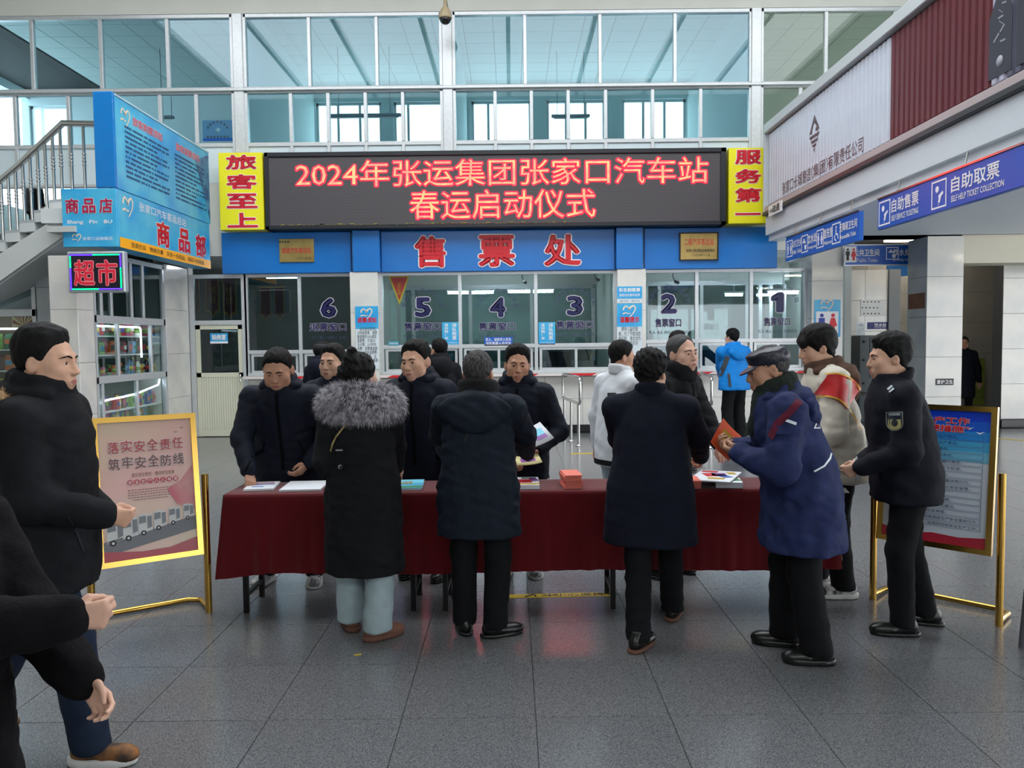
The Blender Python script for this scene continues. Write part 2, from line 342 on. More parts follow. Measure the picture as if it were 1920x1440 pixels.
def head_parts(p, hs, st, neckb, R, C, lod):
    "builds head (verts/quads/mats) in head space, hair, eyes, brows; returns placed arrays"
    h = 0.0046*lod; nb = (np.array(neckb)-C)@R/hs
    lo = V3(min(-.1, nb[0]-.08), min(-.13, nb[1]-.08), nb[2]-.05); hi = V3(max(.1, nb[0]+.08), .14, .14)
    g = Grid(lo, hi, h); fw = st.get('wide', 1.0)
    g.ell((0, -.018, .034), (.077*fw, .097, .088), .02).ell((0, .024, -.022), (.066*fw, .070, .085), .03).ell((0, .030, -.068), (.054*fw, .056, .045), .03)
    g.ell((0, .073, -.098), (.024, .018, .016), .025)
    for sx in (-1, 1):
        g.ell((sx*.043*fw, .058, -.024), (.026, .026, .026), .025); g.ell((sx*.05*fw, .03, -.07), (.022, .03, .022), .03)
    g.cone((-.034, .080, .024), (.034, .080, .024), .012, .012, .018)
    for sx in (-1, 1): g.ell((sx*.031, .099, .004), (.018, .017, .012), .012, sub=True)
    for sx in (-1, 1): g.ell((sx*.031, .0755, .003), (.0175, .0165, .0145), .006)
    if st.get('eyes', 1):
        for sx in (-1, 1): g.ell((sx*.031, .094, .0015), (.0165, .013, .0055*st.get('eyes', 1)), .002, sub=True)
    g.cone((0, .088, .014), (0, .108, -.030), .0085, .0125, .012)
    for sx in (-1, 1): g.ell((sx*.0125, .099, -.034), (.009, .011, .008), .006)
    g.ell((0, .088, -.066), (.03, .014, .022), .012)
    g.ell((0, .0975, -.061), (.022, .0075, .0058), .006).ell((0, .0965, -.0735), (.019, .0078, .0065), .006)
    g.ell((0, .108, -.067), (.026, .013, .0016), .003, sub=True)
    for sx in (-1, 1):
        Rm = Matrix.Rotation(sx*.45, 3, 'Z') @ Matrix.Rotation(-.15, 3, 'X')
        g.ell((sx*.0775*fw, -.010, -.006), (.0095, .022, .035), .006, R=np.array(Rm)); g.ell((sx*.086*fw, -.004, -.004), (.005, .011, .018), .004, sub=True, R=np.array(Rm))
    g.cone((0, -.028, -.05), nb, .052*fw, .062*fw, .03)
    if st.get('wr'): g.wrinkle(.0012, .02, 3)
    v, f = g.extract(2); c = v[f].mean(1)
    mi = np.where(((c[:, 0]/.021)**2+((c[:, 2]+.067)/.0095)**2 < 1) & (c[:, 1] > .09), 1, 0)
    place = lambda q: (q*hs)@R.T+C; hb = BVHTree.FromPolygons(v.tolist(), f.tolist())
    out = {'head': (place(v), f, mi)}
    # hair
    if st.get('hair', 1):
        gh = Grid(V3(-.125, -.15, -.13-.1*st.get('long', 0)), V3(.125, .14, .21), .0058*lod)
        X = gh.ax[0][:, None, None]; Y = gh.ax[1][None, :, None]; Z = gh.ax[2][None, None, :]
        def ed(c, r):
            q = [(X-c[0])/r[0], (Y-c[1])/r[1], (Z-c[2])/r[2]]; k0 = np.sqrt(q[0]**2+q[1]**2+q[2]**2); k1 = np.sqrt((q[0]/r[0])**2+(q[1]/r[1])**2+(q[2]/r[2])**2)+1e-6; return k0*(k0-1)/k1
        sk = np.minimum(ed((0, -.018, .034), (.077*fw, .097, .088)), np.minimum(ed((0, .024, -.022), (.066*fw, .070, .085)), np.maximum(np.sqrt(X**2+(Y+.028)**2)-.054*fw, Z+.02)))
        hl = hairline(gh.ax[1], st)[None, :, None]+.0035*np.sin(X*140+1)+.003*np.sin(X*310+Y*200)+st.get('recede', 0)*np.clip(1-np.abs(X)/.05, 0, 1)*(Y > .04)
        up = np.clip((Z-.03)/.09, 0, 1)
        t = np.minimum((Z-hl)*.55, st.get('side', .008)+(st.get('top', .02)-st.get('side', .008))*up)
        nz = .0014*st.get('mess', 1)*(np.sin(X*190+Y*60+2*np.sin(Z*70))+np.sin(Y*150+X*90)*.7+np.sin(Z*120+X*130)*.6)
        gh.V = (sk-t+nz*np.clip((Z-hl)/.03, 0, 1)).astype(np.float32)
        for c_, r_, k_ in st.get('blobs', []): gh.ell(c_, r_, k_)
        if st.get('mess', 1) > 1.5: gh.wrinkle(.003*st['mess'], .03, 9)
        hv, hf = gh.extract(1); out['hair'] = (place(hv), hf)
    # eyes and brows
    eyes = []
    for sx in (-1, 1):
        n = 10; vs = []; fs = []; mm = []; look = unit(V3(st.get('gaze', 0)*.5, 1, -.08))
        for i in range(n+1):
            for j in range(n):
                th = math.pi*i/n; ph = 2*math.pi*j/n; vs.append(V3(math.sin(th)*math.cos(ph), math.cos(th), math.sin(th)*math.sin(ph)))
        vs = np.array(vs); a = unit(np.cross(look, V3(0, 0, 1))); M = np.stack([a, look, np.cross(a, look)], 0)
        for i in range(n):
            for j in range(n): fs.append((i*n+j, i*n+(j+1) % n, (i+1)*n+(j+1) % n, (i+1)*n+j)); mm.append(1 if i < 2 else 0)
        vv = (vs@M)*.0138+V3(sx*.031, .0745, .002); eyes.append((place(vv), np.array(fs), np.array(mm)))
    out['eyes'] = eyes; brows = []
    for sx in (-1, 1):
        pts = [V3(sx*x, y, z+st.get('brow', 0)) for x, y, z in ((.012, .0925, .021), (.022, .0925, .0255), (.034, .089, .0275), (.046, .079, .0235), (.052, .072, .018))]
        vs = []; fs = []
        for i, q in enumerate(pts):
            hit = hb.ray_cast(Vector((q[0], .2, q[2])), Vector((0, -1, 0)))[0]
            if hit is not None: q = V3(q[0], hit[1]+.0008, q[2])
            rr = (.0035, .0042, .004, .003, .0012)[i]
            for j in range(6): th = 2*math.pi*j/6; vs.append(q+V3(0, .55*rr*math.cos(th), rr*math.sin(th)))
        for i in range(4):
            for j in range(6): fs.append((i*6+j, i*6+(j+1) % 6, (i+1)*6+(j+1) % 6, (i+1)*6+j))
        brows.append((place(np.array(vs)), np.array(fs), 0))
    out['brows'] = brows; return out
def hand_mesh(wrist, f, n, side, pose='relax', sc=1.0, lod=1.0):
    "side=+1 right hand, -1 left; f finger direction, n palm normal"
    f = unit(f); n = np.array(n, float); n = unit(n-(n@f)*f); s = -side*np.cross(n, f)   # towards the thumb
    W = np.array(wrist, float); T = lambda a, b, c: W+(f*a+s*b+n*c)*sc
    curl = {'relax': (25, 35, 25), 'fist': (70, 95, 60), 'flat': (6, 8, 5), 'grip': (50, 55, 35), 'point': (20, 20, 15)}[pose]
    c = T(.07, 0, 0); g = Grid(c-.15*sc, c+.15*sc, .0048*lod)
    kn = [(.088, .029), (.093, .009), (.088, -.011), (.079, -.029)]; ln = [.074, .082, .076, .06]
    g.cone(T(-.03, 0, 0), T(.02, 0, 0), .027, .024, .015)
    for (a, b), L in zip(kn, ln):
        g.cone(T(.012, b*.55, 0), T(a, b, 0), .0135, .0115, .014)
    for i, ((a, b), L) in enumerate(zip(kn, ln)):
        ang = 0; p = V3(a, b, 0); spread = b*1.5
        for q, frac in enumerate((.45, .31, .24)):
            ang += math.radians(curl[q]*(1+.08*i)); d = V3(math.cos(ang), spread if q == 0 else 0, math.sin(ang)); p2 = p+d*L*frac
            g.cone(T(*p), T(*p2), .0098-.001*q, .0088-.001*q, .003); p = p2
    tc = {'relax': .5, 'fist': 1.0, 'flat': .15, 'grip': .9, 'point': .6}[pose]
    g.cone(T(.02, .02, .004), T(.048, .042, .012+.01*tc), .0135, .0115, .012); g.cone(T(.048, .042, .012+.01*tc), T(.078, .047-.012*tc, .018+.018*tc), .011, .010, .003); g.cone(T(.078, .047-.012*tc, .018+.018*tc), T(.1, .044-.028*tc, .022+.024*tc), .0098, .008, .003)
    v, fc = g.extract(1); return v, fc, 0
def shoe_parts(ank, dr, sc, kind, lod):
    "ankle ground point (x,y), direction deg in body space, returns upper, sole arrays"
    a = math.radians(dr); f = V3(math.sin(a), math.cos(a), 0); r = V3(f[1], -f[0], 0); A = V3(ank[0], ank[1], 0)
    T = lambda fw, sd, z: A+f*fw+r*sd+V3(0, 0, z); Rm = np.stack([r, f, V3(0, 0, 1)], 1)
    bulk = {'leather': 1.0, 'sneaker': 1.14, 'boot': 1.1}[kind]; h = .0085*lod
    g = Grid(T(.06, 0, .09)-.24, T(.06, 0, .09)+.24, h)
    g.ell(T(-.035, 0, .05), (.038*bulk, .05, .05), .03, R=Rm).ell(T(.075, .0, .036), (.046*bulk, .09, .036*bulk), .03, R=Rm).ell(T(.14, -.0, .032), (.04*bulk, .05, .03*bulk), .03, R=Rm)
    g.cone(T(-.01, 0, .06), T(-.015, 0, .12), .046, .047*bulk, .03).cut((0, 0, -1), -.018).cut((0, 0, 1), .125)
    up = g.extract(2)
    g = Grid(T(.06, 0, .03)-.24, T(.06, 0, .03)+V3(.24, .24, .08), h)
    g.ell(T(-.035, 0, .012), (.043*bulk, .056, .1), .03, R=Rm).ell(T(.08, 0, .012), (.052*bulk, .105, .1), .03, R=Rm).ell(T(.0, 0, .012), (.042*bulk, .09, .1), .03, R=Rm)
    g.cut((0, 0, -1), -.001).cut((0, 0, 1), .024 if kind == 'leather' else .036)
    return up, g.extract(1)
class Person: pass
def person(label, base, h, face, lean=0, head=(0, 0, 0), hands=None, palms=((0, 0, -1), (0, 0, -1)), poses=('relax', 'relax'), hints=((-.8, -.5, -.2), (.8, -.5, -.2)), feet=((-.11, 0, -8), (.11, 0, 8)),
           jk=None, tr=None, sh=None, hair=None, skin=None, lod=1.0, group=None, z0=0.0, twist=0, hipz=0.0):
    p = Person(); s = (h+.012)/1.75; p.s = s
    root = thing('person', label, 'person', (base[0], base[1], z0), -math.radians(face), group); p.root = root
    ca, sa = math.cos(math.radians(face)), math.sin(math.radians(face)); B = V3(base[0], base[1], z0)
    def toL(q): d = (np.array(q, float)-B)/s; return V3(d[0]*ca-d[1]*sa, d[0]*sa+d[1]*ca, d[2])
    p.toL = toL
    def put(name, me, parent=None):
        o = bpy.data.objects.new(name, me); COL.objects.link(o); o.parent = parent or root; OFF[o] = Vector(); return o
    p.put = put
    jk = dict(hem=.80, w=1.0, d=1.0, sleeve=1.0, collar='hood', mat=None, wr=.0055, flare=0.0, belly=0.0) | (jk or {})
    tr = dict(mat=None, w=1.0, cuff=1.0, knee=1.0) | (tr or {}); sh = dict(mat=None, sole=None, kind='leather') | (sh or {})
    hair = dict(line=MENLINE, top=.022, side=.009) | (hair or {}); skin = skin or SKIN
    la = math.radians(lean); ty = math.tan(la)
    shy = lambda z: ty*max(z-.95, 0); zc = lambda z: .95+(z-.95)*math.cos(la) if z > .95 else z
    tw = math.radians(twist)
    S = [V3(sx*.186*math.cos(tw)*jk['w'], shy(1.395)-sx*.18*math.sin(tw), zc(1.395)) for sx in (-1, 1)]
    nb = V3(0, shy(1.485)-.012, zc(1.485)); C = nb+V3(0, math.sin(la*.8)*.132+.022, math.cos(la*.8)*.132)
    pit = math.radians(head[1]); C = C+V3(0, .05*math.sin(pit), -.03*(1-math.cos(pit))-.02*max(math.sin(pit), 0)); R = rotm(*head); p.C = C; p.R = R; p.nb = nb
    # hands: world targets or None for hanging
    arm = []
    for i, sx in enumerate((-1, 1)):
        t = hands[i] if hands and hands[i] is not None else None
        t = V3(sx*.30*jk['w'], .04+shy(.95), .80) if t is None else (toL(t) if len(t) == 3 else V3(*t[1:]))
        e, wv = ik(S[i], t, .305, .27, hints[i]); arm.append((S[i], e, wv))
    p.arm = arm
    # jacket
    lv = [(jk['hem'], .222+jk['flare'], .158+jk['flare']*.7), (.93, .222+jk['flare']*.4, .16+jk['belly']*.4), (1.08, .205, .152+jk['belly']), (1.22, .198, .150+jk['belly']*.5), (1.34, .185, .138), (1.415, .15, .116), (1.47, .10, .094), (1.525, .076, .08)]
    lev = [(zc(z), a*jk['w'], b*jk['d'], 0, shy(z)+.01) for z, a, b in lv]
    if tw: pass
    pts = np.array([q for A in arm for q in A]); lo = np.minimum(pts.min(0)-.12, V3(-.34, -.28+min(0, ty*.5), jk['hem']-.03)); hi = np.maximum(pts.max(0)+.12, V3(.34, .28+max(0, ty*.5), zc(1.53)+.03))
    g = Grid(lo, hi, .0125*lod); g.loft(lev, .03)
    rs = jk['sleeve']
    for A, E, Wv in arm:
        g.cone(V3(A[0]*.5, A[1], A[2]+.03), A, .075, .076*rs, .05); g.cone(A, E, .075*rs, .064*rs, .022); g.cone(E, Wv-unit(Wv-E)*.01, .062*rs, .048*rs, .03)
    if jk['wr']: g.wrinkle(jk['wr'], .10, len(label)*7, 6).wrinkle(jk['wr']*.45, .05, len(label)*3, 5)
    if jk.get('quilt'):
        Z = g.ax[2][None, None, :]; X = g.ax[0][:, None, None]; g.V += (.011*np.exp(-((((Z+.03*np.abs(X)) % jk['quilt'])-jk['quilt']/2)/.016)**2)).astype(np.float32)
    g.cut((0, 0, -1), -jk['hem'])
    jv, jf = g.extract(2); jv *= s
    p.jacket = put('coat' if jk['hem'] < .7 else 'jacket', npmesh('jacket', [(jv, jf, 0)], [jk['mat']])); p.bvh = BVHTree.FromPolygons(jv.tolist(), jf.tolist()); p.all = BVHTree.FromPolygons(jv.tolist(), jf.tolist())
    # collar or hood
    ct = jk['collar']
    g = Grid(nb-V3(.3, .34, .3), nb+V3(.3, .24, .2), .0105*lod); ring = []
    for q in range(0, 361, 15):
        a = math.radians(q); ring.append((math.sin(a), math.cos(a)))      # 0 = front
    def rg(rx, ry, z, r, tilt=0.0, k=.012, a0=0, a1=360, cy=0.0):
        pr = None
        for q in range(a0, a1+1, 15):
            a = math.radians(q); c = math.cos(a); pt = nb+V3(math.sin(a)*rx, c*ry+cy+.012, z-tilt*c); rr = r(c) if callable(r) else r
            if pr is not None: g.cone(pr[0], pt, pr[1], rr, k)
            pr = (pt, rr)
    if ct == 'stand':
        for z in (-.01, .02, .045): rg(.08, .082, z, .017, .018)
    elif ct == 'fur':
        for z in (-.015, .02, .05): rg(.092, .094, z, .03, .02, .02)
    elif ct == 'lapel':
        for z in (-.005, .018): rg(.084, .088, z, .014, .03)
        for z, q in ((.03, .02),): rg(.09, .094, z, .014, .035, a0=75, a1=285)
    elif ct == 'hood':
        for z in (-.005, .03): rg(.092, .095, z, lambda c: .024, .02)
        rg(.135, .125, -.03, lambda c: .028+.016*max(0, -c), .0, .025, 60, 300); g.ell(nb+V3(0, -.145, -.085), (.19*jk.get('hoodw', 1), .05, .10), .05); g.ell(nb+V3(0, -.165, -.15), (.11*jk.get('hoodw', 1), .04, .075), .05); g.cone(nb+V3(-.09, -.20, -.02), nb+V3(.09, -.20, -.02), .012, .012, .02, sub=True)
    elif ct == 'highhood':
        for z in (-.01, .03, .06): rg(.09, .094, z, lambda c: .022+.01*max(0, -c), .015)
        rg(.115, .115, .0, lambda c: .03+.03*max(0, -c), -.01, .02, 60, 300); g.ell(nb+V3(0, -.14, -.06), (.13, .06, .11), .04)
    g.wrinkle(jk['wr']*.7, .07, 5)
    cv, cf = g.extract(2)
    if len(cv): p.collar = put('hood' if 'hood' in ct else 'collar', npmesh('collar', [(cv*s, cf, 0)], [jk.get('cmat') or jk['mat']])); p.all = BVHTree.FromPolygons(jv.tolist()+(cv*s).tolist(), jf.tolist()+(cf+len(jv)).tolist())
    # legs
    pel = V3(0, 0, .93+hipz); legs = []
    for i, sx in enumerate((-1, 1)):
        ft = feet[i]; zz = ft[3] if len(ft) > 3 else 0.0; a = V3(ft[0], ft[1], .085+zz); hp = V3(sx*.095, 0, .91+hipz)
        kf = math.radians(ft[2]); kn, an = ik(hp, a, .418, .412, V3(math.sin(kf)*.6, 1, 0)); legs.append((hp, kn, a, ft[2]))
    pts = np.array([q for A in legs for q in A[:3]]); g = Grid(np.minimum(pts.min(0)-.17, V3(-.26, -.2, .03)), np.maximum(pts.max(0)+.17, V3(.26, .2, 1.05)), .0135*lod); wv = tr['w']
    wp = min(wv, 1.04); g.loft([(.82+hipz, .17*wp, .125*wp, 0, 0), (.93+hipz, .17*wp, .125*wp, 0, 0), (1.0+hipz, .155*wp, .115*wp, 0, 0)], .05)
    for hp, kn, an, dr in legs:
        g.cone(hp, kn, .098*wp, .076*wv*tr['knee'], .03); g.cone(kn, an+V3(0, 0, -.03), .076*wv*tr['knee'], .064*wv*tr['cuff'], .02)
    g.wrinkle(.005, .09, 11+len(label), 6); g.cut((0, 0, -1), -.05)
    tv, tf = g.extract(2); p.trousers = put('trousers', npmesh('trousers', [(tv*s, tf, 0)], [tr['mat']])); p.tbvh = BVHTree.FromPolygons((tv*s).tolist(), tf.tolist())
    for hp, kn, an, dr in legs:
        zz = an[2]-.085; (uv, uf), (sv, sf) = shoe_parts(an[:2], dr, 1, sh['kind'], lod)
        uv = uv+V3(0, 0, zz); sv = sv+V3(0, 0, zz)
        so = put('shoe', npmesh('shoe', [(uv*s, uf, 0)], [sh['mat']])); put('sole', npmesh('sole', [(sv*s, sf, 0)], [sh['sole'] or sh['mat']]), so); p.shoe = so
    # body: head, hands and the figure under the clothes as one mesh
    hp = head_parts(p, hair.get('hs', 1.0)*1.06, hair, nb, R, C, lod); parts = [(hp['head'][0]*s, hp['head'][1], hp['head'][2])]
    g = Grid(np.minimum(lo, V3(-.3, -.3, .05)), np.maximum(hi, V3(.3, .3, 1.55)), .03)
    g.loft([(zc(z), a*.62, b*.68, 0, shy(z)+.005) for z, a, b in lv[1:]], .03)
    for A, E, Wv in arm: g.cone(A, E, .045, .04, .03); g.cone(E, Wv, .04, .028, .03)
    for h_, k_, a_, d_ in legs: g.cone(h_, k_, .06, .045, .03); g.cone(k_, a_, .045, .035, .03)
    bv, bf = g.extract(1); parts.append((bv*s, bf, 0))
    for i, sx in enumerate((-1, 1)):
        A, E, Wv = arm[i]; f = unit(Wv-E); pn = palms[i]; fd = f
        if len(pn) == 6: fd = pn[3:]; pn = pn[:3]
        v, f_, m_ = hand_mesh(Wv, fd, pn, sx, poses[i], 1.0, lod); parts.append((v*s, f_, m_))
    p.body = put('body', npmesh('body', parts, [skin, LIP]))
    for v, f, m_ in hp['eyes']: put('eye', npmesh('eye', [(v*s, f, m_)], [EYEW, IRIS]))
    for v, f, m_ in hp['brows']: put('eyebrow', npmesh('eyebrow', [(v*s, f, m_)], [HAIR]))
    if 'hair' in hp: p.hair = put('hair', npmesh('hair', [(hp['hair'][0]*s, hp['hair'][1], 0)], [hair.get('mat') or HAIR]))
    return p
def decal(p, name, o, d, u, w_, h_, m, shape='rect', n=8, lift=.004, bvh=None, parent=None):
    "patch that follows the coat: o origin (body space, outside), d direction of projection, u local right axis; sizes in metres"
    d = unit(d); u = unit(np.array(u, float)-(np.array(u, float)@d)*d); v = np.cross(u, d); v = v if v[2] >= -1e-6 or abs(v[2]) < .3 else -v; bvh = bvh or p.bvh; vs = []; s = p.s
    for j in range(n+1):
        for i in range(n+1):
            a = i/n-.5; b = j/n-.5
            if shape == 'shield': a *= (1 if b > -.1 else math.sqrt(max(0.02, 1-((-.1-b)/.42)**2)))
            if shape == 'tri': a *= max(.04, .5-b)
            if shape == 'disc':
                rr = max(abs(a), abs(b))/(math.hypot(a, b)+1e-9); a *= rr if rr < 1 else 1; b *= rr if rr < 1 else 1
            q = np.array(o)*s+u*a*w_+v*b*h_; loc, nr, ix, ds = bvh.ray_cast(Vector(q), Vector(d), 1.5)
            vs.append((np.array(loc)-d*lift) if loc is not None else None)
    fs = []; mp = {}; out = []
    for i, q in enumerate(vs):
        if q is not None: mp[i] = len(out); out.append(q)
    for j in range(n):
        for i in range(n):
            k = [j*(n+1)+i, j*(n+1)+i+1, (j+1)*(n+1)+i+1, (j+1)*(n+1)+i]
            if all(q in mp for q in k):
                pts = [out[mp[q]] for q in k]
                if max(np.linalg.norm(pts[a]-pts[b]) for a in range(4) for b in range(a)) < .12: fs.append([mp[q] for q in k])
    if not fs: return None
    return p.put(name, npmesh(name, [(np.array(out), np.array(fs), 0)], [m]), parent)
def ribbon(p, name, line, d, wv, m, lift=.005, bvh=None, sub=10, parent=None, cols=3, smooth=0):
    "band along a polyline of body space points projected along d; wv = width vector"
    d = unit(d); bvh = bvh or p.bvh; s = p.s; pts = []
    for a, b in zip(line[:-1], line[1:]):
        for t in np.linspace(0, 1, sub, endpoint=False): pts.append(np.array(a)*(1-t)+np.array(b)*t)
    pts.append(np.array(line[-1])); rows = []
    for q in pts:
        row = []
        for k in np.linspace(-.5, .5, cols):
            loc, nr, ix, ds = bvh.ray_cast(Vector((q+np.array(wv)*k)*s), Vector(d), 1.5); row.append(np.array(loc)-d*lift if loc is not None else None)
        if all(r is not None for r in row): rows.append(row)
    if len(rows) < 2: return None
    A = np.array(rows)
    for _ in range(smooth):
        B = A.copy(); B[1:-1] = (A[:-2]+2*A[1:-1]+A[2:])/4; A = B.copy(); A[:, 1:-1] = (B[:, :-2]+2*B[:, 1:-1]+B[:, 2:])/4
    vs = A.reshape(-1, 3); fs = []
    for i in range(len(rows)-1):
        if np.linalg.norm(vs[i*cols]-vs[i*cols+cols]) > .15: continue
        for k in range(cols-1): fs.append((i*cols+k, i*cols+k+1, i*cols+k+cols+1, i*cols+k+cols))
    return p.put(name, npmesh(name, [(vs, np.array(fs), 0)], [m]), parent) if fs else None
def fur(p, name, pts_n, m, L=.05, r=.0022, seed=1, parent=None, droop=.4, jit=.5):
    "tufts: list of (point, normal) in metres"
    rg = np.random.default_rng(seed); vs = []; fs = []
    for q, n in pts_n:
        q = np.array(q); n = unit(np.array(n)+rg.normal(size=3)*jit+V3(0, 0, -droop)); a = unit(np.cross(n, rg.normal(size=3))); l = L*rg.uniform(.6, 1.25); b = np.cross(n, a); k = len(vs)
        vs += [q+a*r, q-a*r*.5+b*r*.87, q-a*r*.5-b*r*.87, q+n*l*.6+V3(0, 0, -l*.1)+a*r*.7, q+n*l*.6+V3(0, 0, -l*.1)-a*r*.7, q+n*l+V3(0, 0, -l*.3)]
        fs += [(k, k+1, k+4, k+3), (k+1, k+2, k+4, k+4), (k+3, k+4, k+5, k+5)]
    me = bpy.data.meshes.new(name); me.from_pydata([tuple(v) for v in vs], [], [tuple(dict.fromkeys(f)) for f in fs]); me.materials.append(m); me.update()
    o = p.put(name, me, parent); return o
# ------------------------------------------------------------------ setting materials
WHITE = mat('wall_white', (214, 214, 206), .7, var=.05, vscale=2, bump=.04)
CREAM = mat('wall_cream', (206, 202, 184), .7, var=.05, vscale=2)
ALU = mat('aluminium_frame', (206, 210, 212), .35, .35, var=.08, vscale=20)
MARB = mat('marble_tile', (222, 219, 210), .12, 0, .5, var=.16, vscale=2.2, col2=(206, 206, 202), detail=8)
MARB_SHADE = mat('marble_tile_shaded', (176, 182, 184), .12, 0, .5, var=.16, vscale=2.2, col2=(160, 168, 172), detail=8)  # darker copy of the marble: shade painted onto pillar faces
GROUT = mat('grout', (96, 97, 98), .8)
BLACKB = mat('baseboard_black', (20, 20, 22), .25)
STEEL = mat('stainless_steel', (200, 200, 198), .16, 1.0)
GOLD = mat('polished_gold', (206, 164, 82), .24, 1.0)
BLUE = mat('sign_blue', (8, 110, 190), .3, var=.12, vscale=1.2, bump=.1, bscale=3)
BLUE2 = mat('sign_sky_blue', (20, 150, 216), .35, var=.25, vscale=1.6, col2=(86, 190, 222))
DBLUE = mat('sign_deep_blue', (14, 92, 190), .35)
YEL = mat('sign_yellow', (236, 226, 20), .4); RED = mat('letter_red', (205, 22, 38), .4); WHT = mat('print_white', (238, 238, 240), .5)
NAVYP = mat('print_navy', (30, 34, 110), .5); BLK_P = mat('print_black', (26, 26, 30), .5); ORG = mat('print_orange', (250, 176, 20), .5); GREYP = mat('print_grey', (92, 92, 100), .5)
PINKP = mat('print_pink', (214, 96, 120), .5); SKYP = mat('print_sky', (120, 205, 232), .5)
GL_CY = glassmat('glass_cyan', (.73, .875, .925), .22); GL = glassmat('glass_clear', (.86, .93, .92), .2); GL_W = glassmat('glass_warm', (.95, .96, .88), .15); GL_D = glassmat('glass_smoked', (.5, .58, .58), .3)
TUBE = mat('fluorescent_tube', (255, 255, 255), .5, emit=(225, 240, 255), estr=60.0)
def speckle(name, c1, c2, rough):
    m = mat(name, c1, rough, 0, .5, var=.3, vscale=170, col2=c2, detail=2); nt = m.node_tree; b = nt.nodes['Principled BSDF']
    oi = nt.nodes.new('ShaderNodeObjectInfo'); mr = nt.nodes.new('ShaderNodeMapRange'); mr.inputs[3].default_value = .94; mr.inputs[4].default_value = 1.04; nt.links.new(oi.outputs['Random'], mr.inputs[0])
    src = b.inputs['Base Color'].links[0].from_socket; hs = nt.nodes.new('ShaderNodeHueSaturation'); nt.links.new(src, hs.inputs['Color']); nt.links.new(mr.outputs[0], hs.inputs['Value']); nt.links.new(hs.outputs[0], b.inputs['Base Color']); return m
GRAN = speckle('granite_floor', (124, 125, 127), (76, 78, 82), .2)
# ------------------------------------------------------------------ floor
fl = struct('floor', mat('floor_bed', (62, 62, 64), .6), MB().box(-14, 14, -7, 20, -.12, -.008))
cand = []
for j in range(-5, 19):
    for i in range(-22, 23):
        cx, cy = .09+.6*i+.3, 2.87+.6*j+.3
        if -.5 < cy < 14.5: cand.append((abs(cx) > .66*max(cy, 1.2)+.45, cy < 2.6, math.hypot(cx, cy), cx, cy))
cand.sort()
for q in cand[:300]: tile('floor_tile', fl, (q[3], q[4], -.01), .597, .597, .02, GRAN, .0015)
far = MB()
for q in cand[300:]: far.box(q[3]-.2985, q[3]+.2985, q[4]-.2985, q[4]+.2985, -.02, 0)
far.build('floor_tile_field', GRAN, fl, kind='stuff')
# ------------------------------------------------------------------ hall shell
YW = 14.6
zt = P(960, 22, YW).z; zm0 = P(960, 171, YW).z; zm1 = P(960, 159, YW).z; zr = P(960, 265, YW).z; zb = 4.55; UZ = 3.75; CZ = 7.95
struct('ceiling', WHITE, MB().box(-13, 12, -6, 5.0, 9.0, 9.2).box(-13, 12, 11.6, 14.9, 9.0, 9.2).box(-13, -8, 5.0, 11.6, 9.0, 9.2).box(8, 12, 5.0, 11.6, 9.0, 9.2))
sk = struct_root('window_unseen_skylight', (0, 8.3, 9.0));  # unseen skylight, put in to light the hall from above
for k in range(9): MB().box(-8+2*k-.05, -8+2*k+.05, 5.0, 11.6, 9.02, 9.14).build('glazing_bar', ALU, sk)
struct('wall_front_upper', WHITE, MB().box(-13, 12, YW-.06, YW+.2, zt, 9.0))
struct('wall_left', WHITE, MB().box(-12.3, -12, -6, 14.6, 0, 9))
struct('wall_right', WHITE, MB().box(12, 12.3, -6, -2, 0, 9).box(12, 12.3, 13.2, 18, 0, 9).box(12, 12.3, -2, 13.2, 3.2, 9))
struct('wall_rear', WHITE, MB().box(-12, 6, -6.2, -6, 0, 5.0).box(11.5, 12, -6.2, -6, 0, 5.0).box(6, 11.5, -6.2, -6, 3.2, 5.0).box(-12, 12, -6.2, -6, 7.0, 9).box(-12, -5, -6.2, -6, 5.0, 7.0).box(5, 12, -6.2, -6, 5.0, 7.0))
# slab edge behind the display and blue band
struct('wall_front_slab', WHITE, MB().box(-5.95, 5.6, YW-.1, YW+.3, 3.28, zb))
# ------------------------------------------------------------------ upper glazing
bays = [(-13.0, 440, [(-60), 65, 193, 318], [-70, 28, 128, 215, 300, 368], GL_CY), (460, 830, [582, 708], [545, 615, 685, 755], GL_CY),
        (850, 1408, [985, 1125, 1265], [928, 996, 1065, 1135, 1223, 1313], GL_CY), (1425, 12.0, [1547, 1675, 1800], [1500, 1590, 1680, 1780], GL_W)]
def XU(px): return P(px, 170, YW).x
for bi, (a, b, v1, v2, gm) in enumerate(bays):
    x0 = XU(a) if a > 0 else a; x1 = XU(b) if b != 12.0 else b
    r = struct_root('window_%d' % (bi+1), (x0, YW, zb))
    fr = MB(); e = .045
    for z0, z1 in ((zt-.07, zt), (zm0, zm1), (zb, zb+.06)): fr.box(x0, x1, YW-.05, YW+.06, z0, z1, 0, .008)
    fr.box(x0, x1, YW-.03, YW+.05, zr-.045, zr+.02)
    for xx in (x0, x1): fr.box(xx-e, xx+e, YW-.05, YW+.06, zb, zt)
    fr.build('frame', ALU, r)
    for row, (vs, z0, z1) in enumerate(((v1, zm1, zt-.07), (v2, zr+.02, zm0), (v2, zb+.06, zr-.045))):
        xs = [x0]+[XU(q) for q in vs]+[x1]
        for xx in xs[1:-1]: MB().box(xx-.032, xx+.032, YW-.04, YW+.05, z0, z1, 0, .006).build('mullion', ALU, r)
        for k in range(len(xs)-1):
            pm = gm if row < 2 else (mat('frosted_panel', (206, 220, 224), .4) if bi < 3 else gm)
            MB().box(xs[k]+.03, xs[k+1]-.03, YW+.0, YW+.006, z0, z1).build('pane', pm, r)
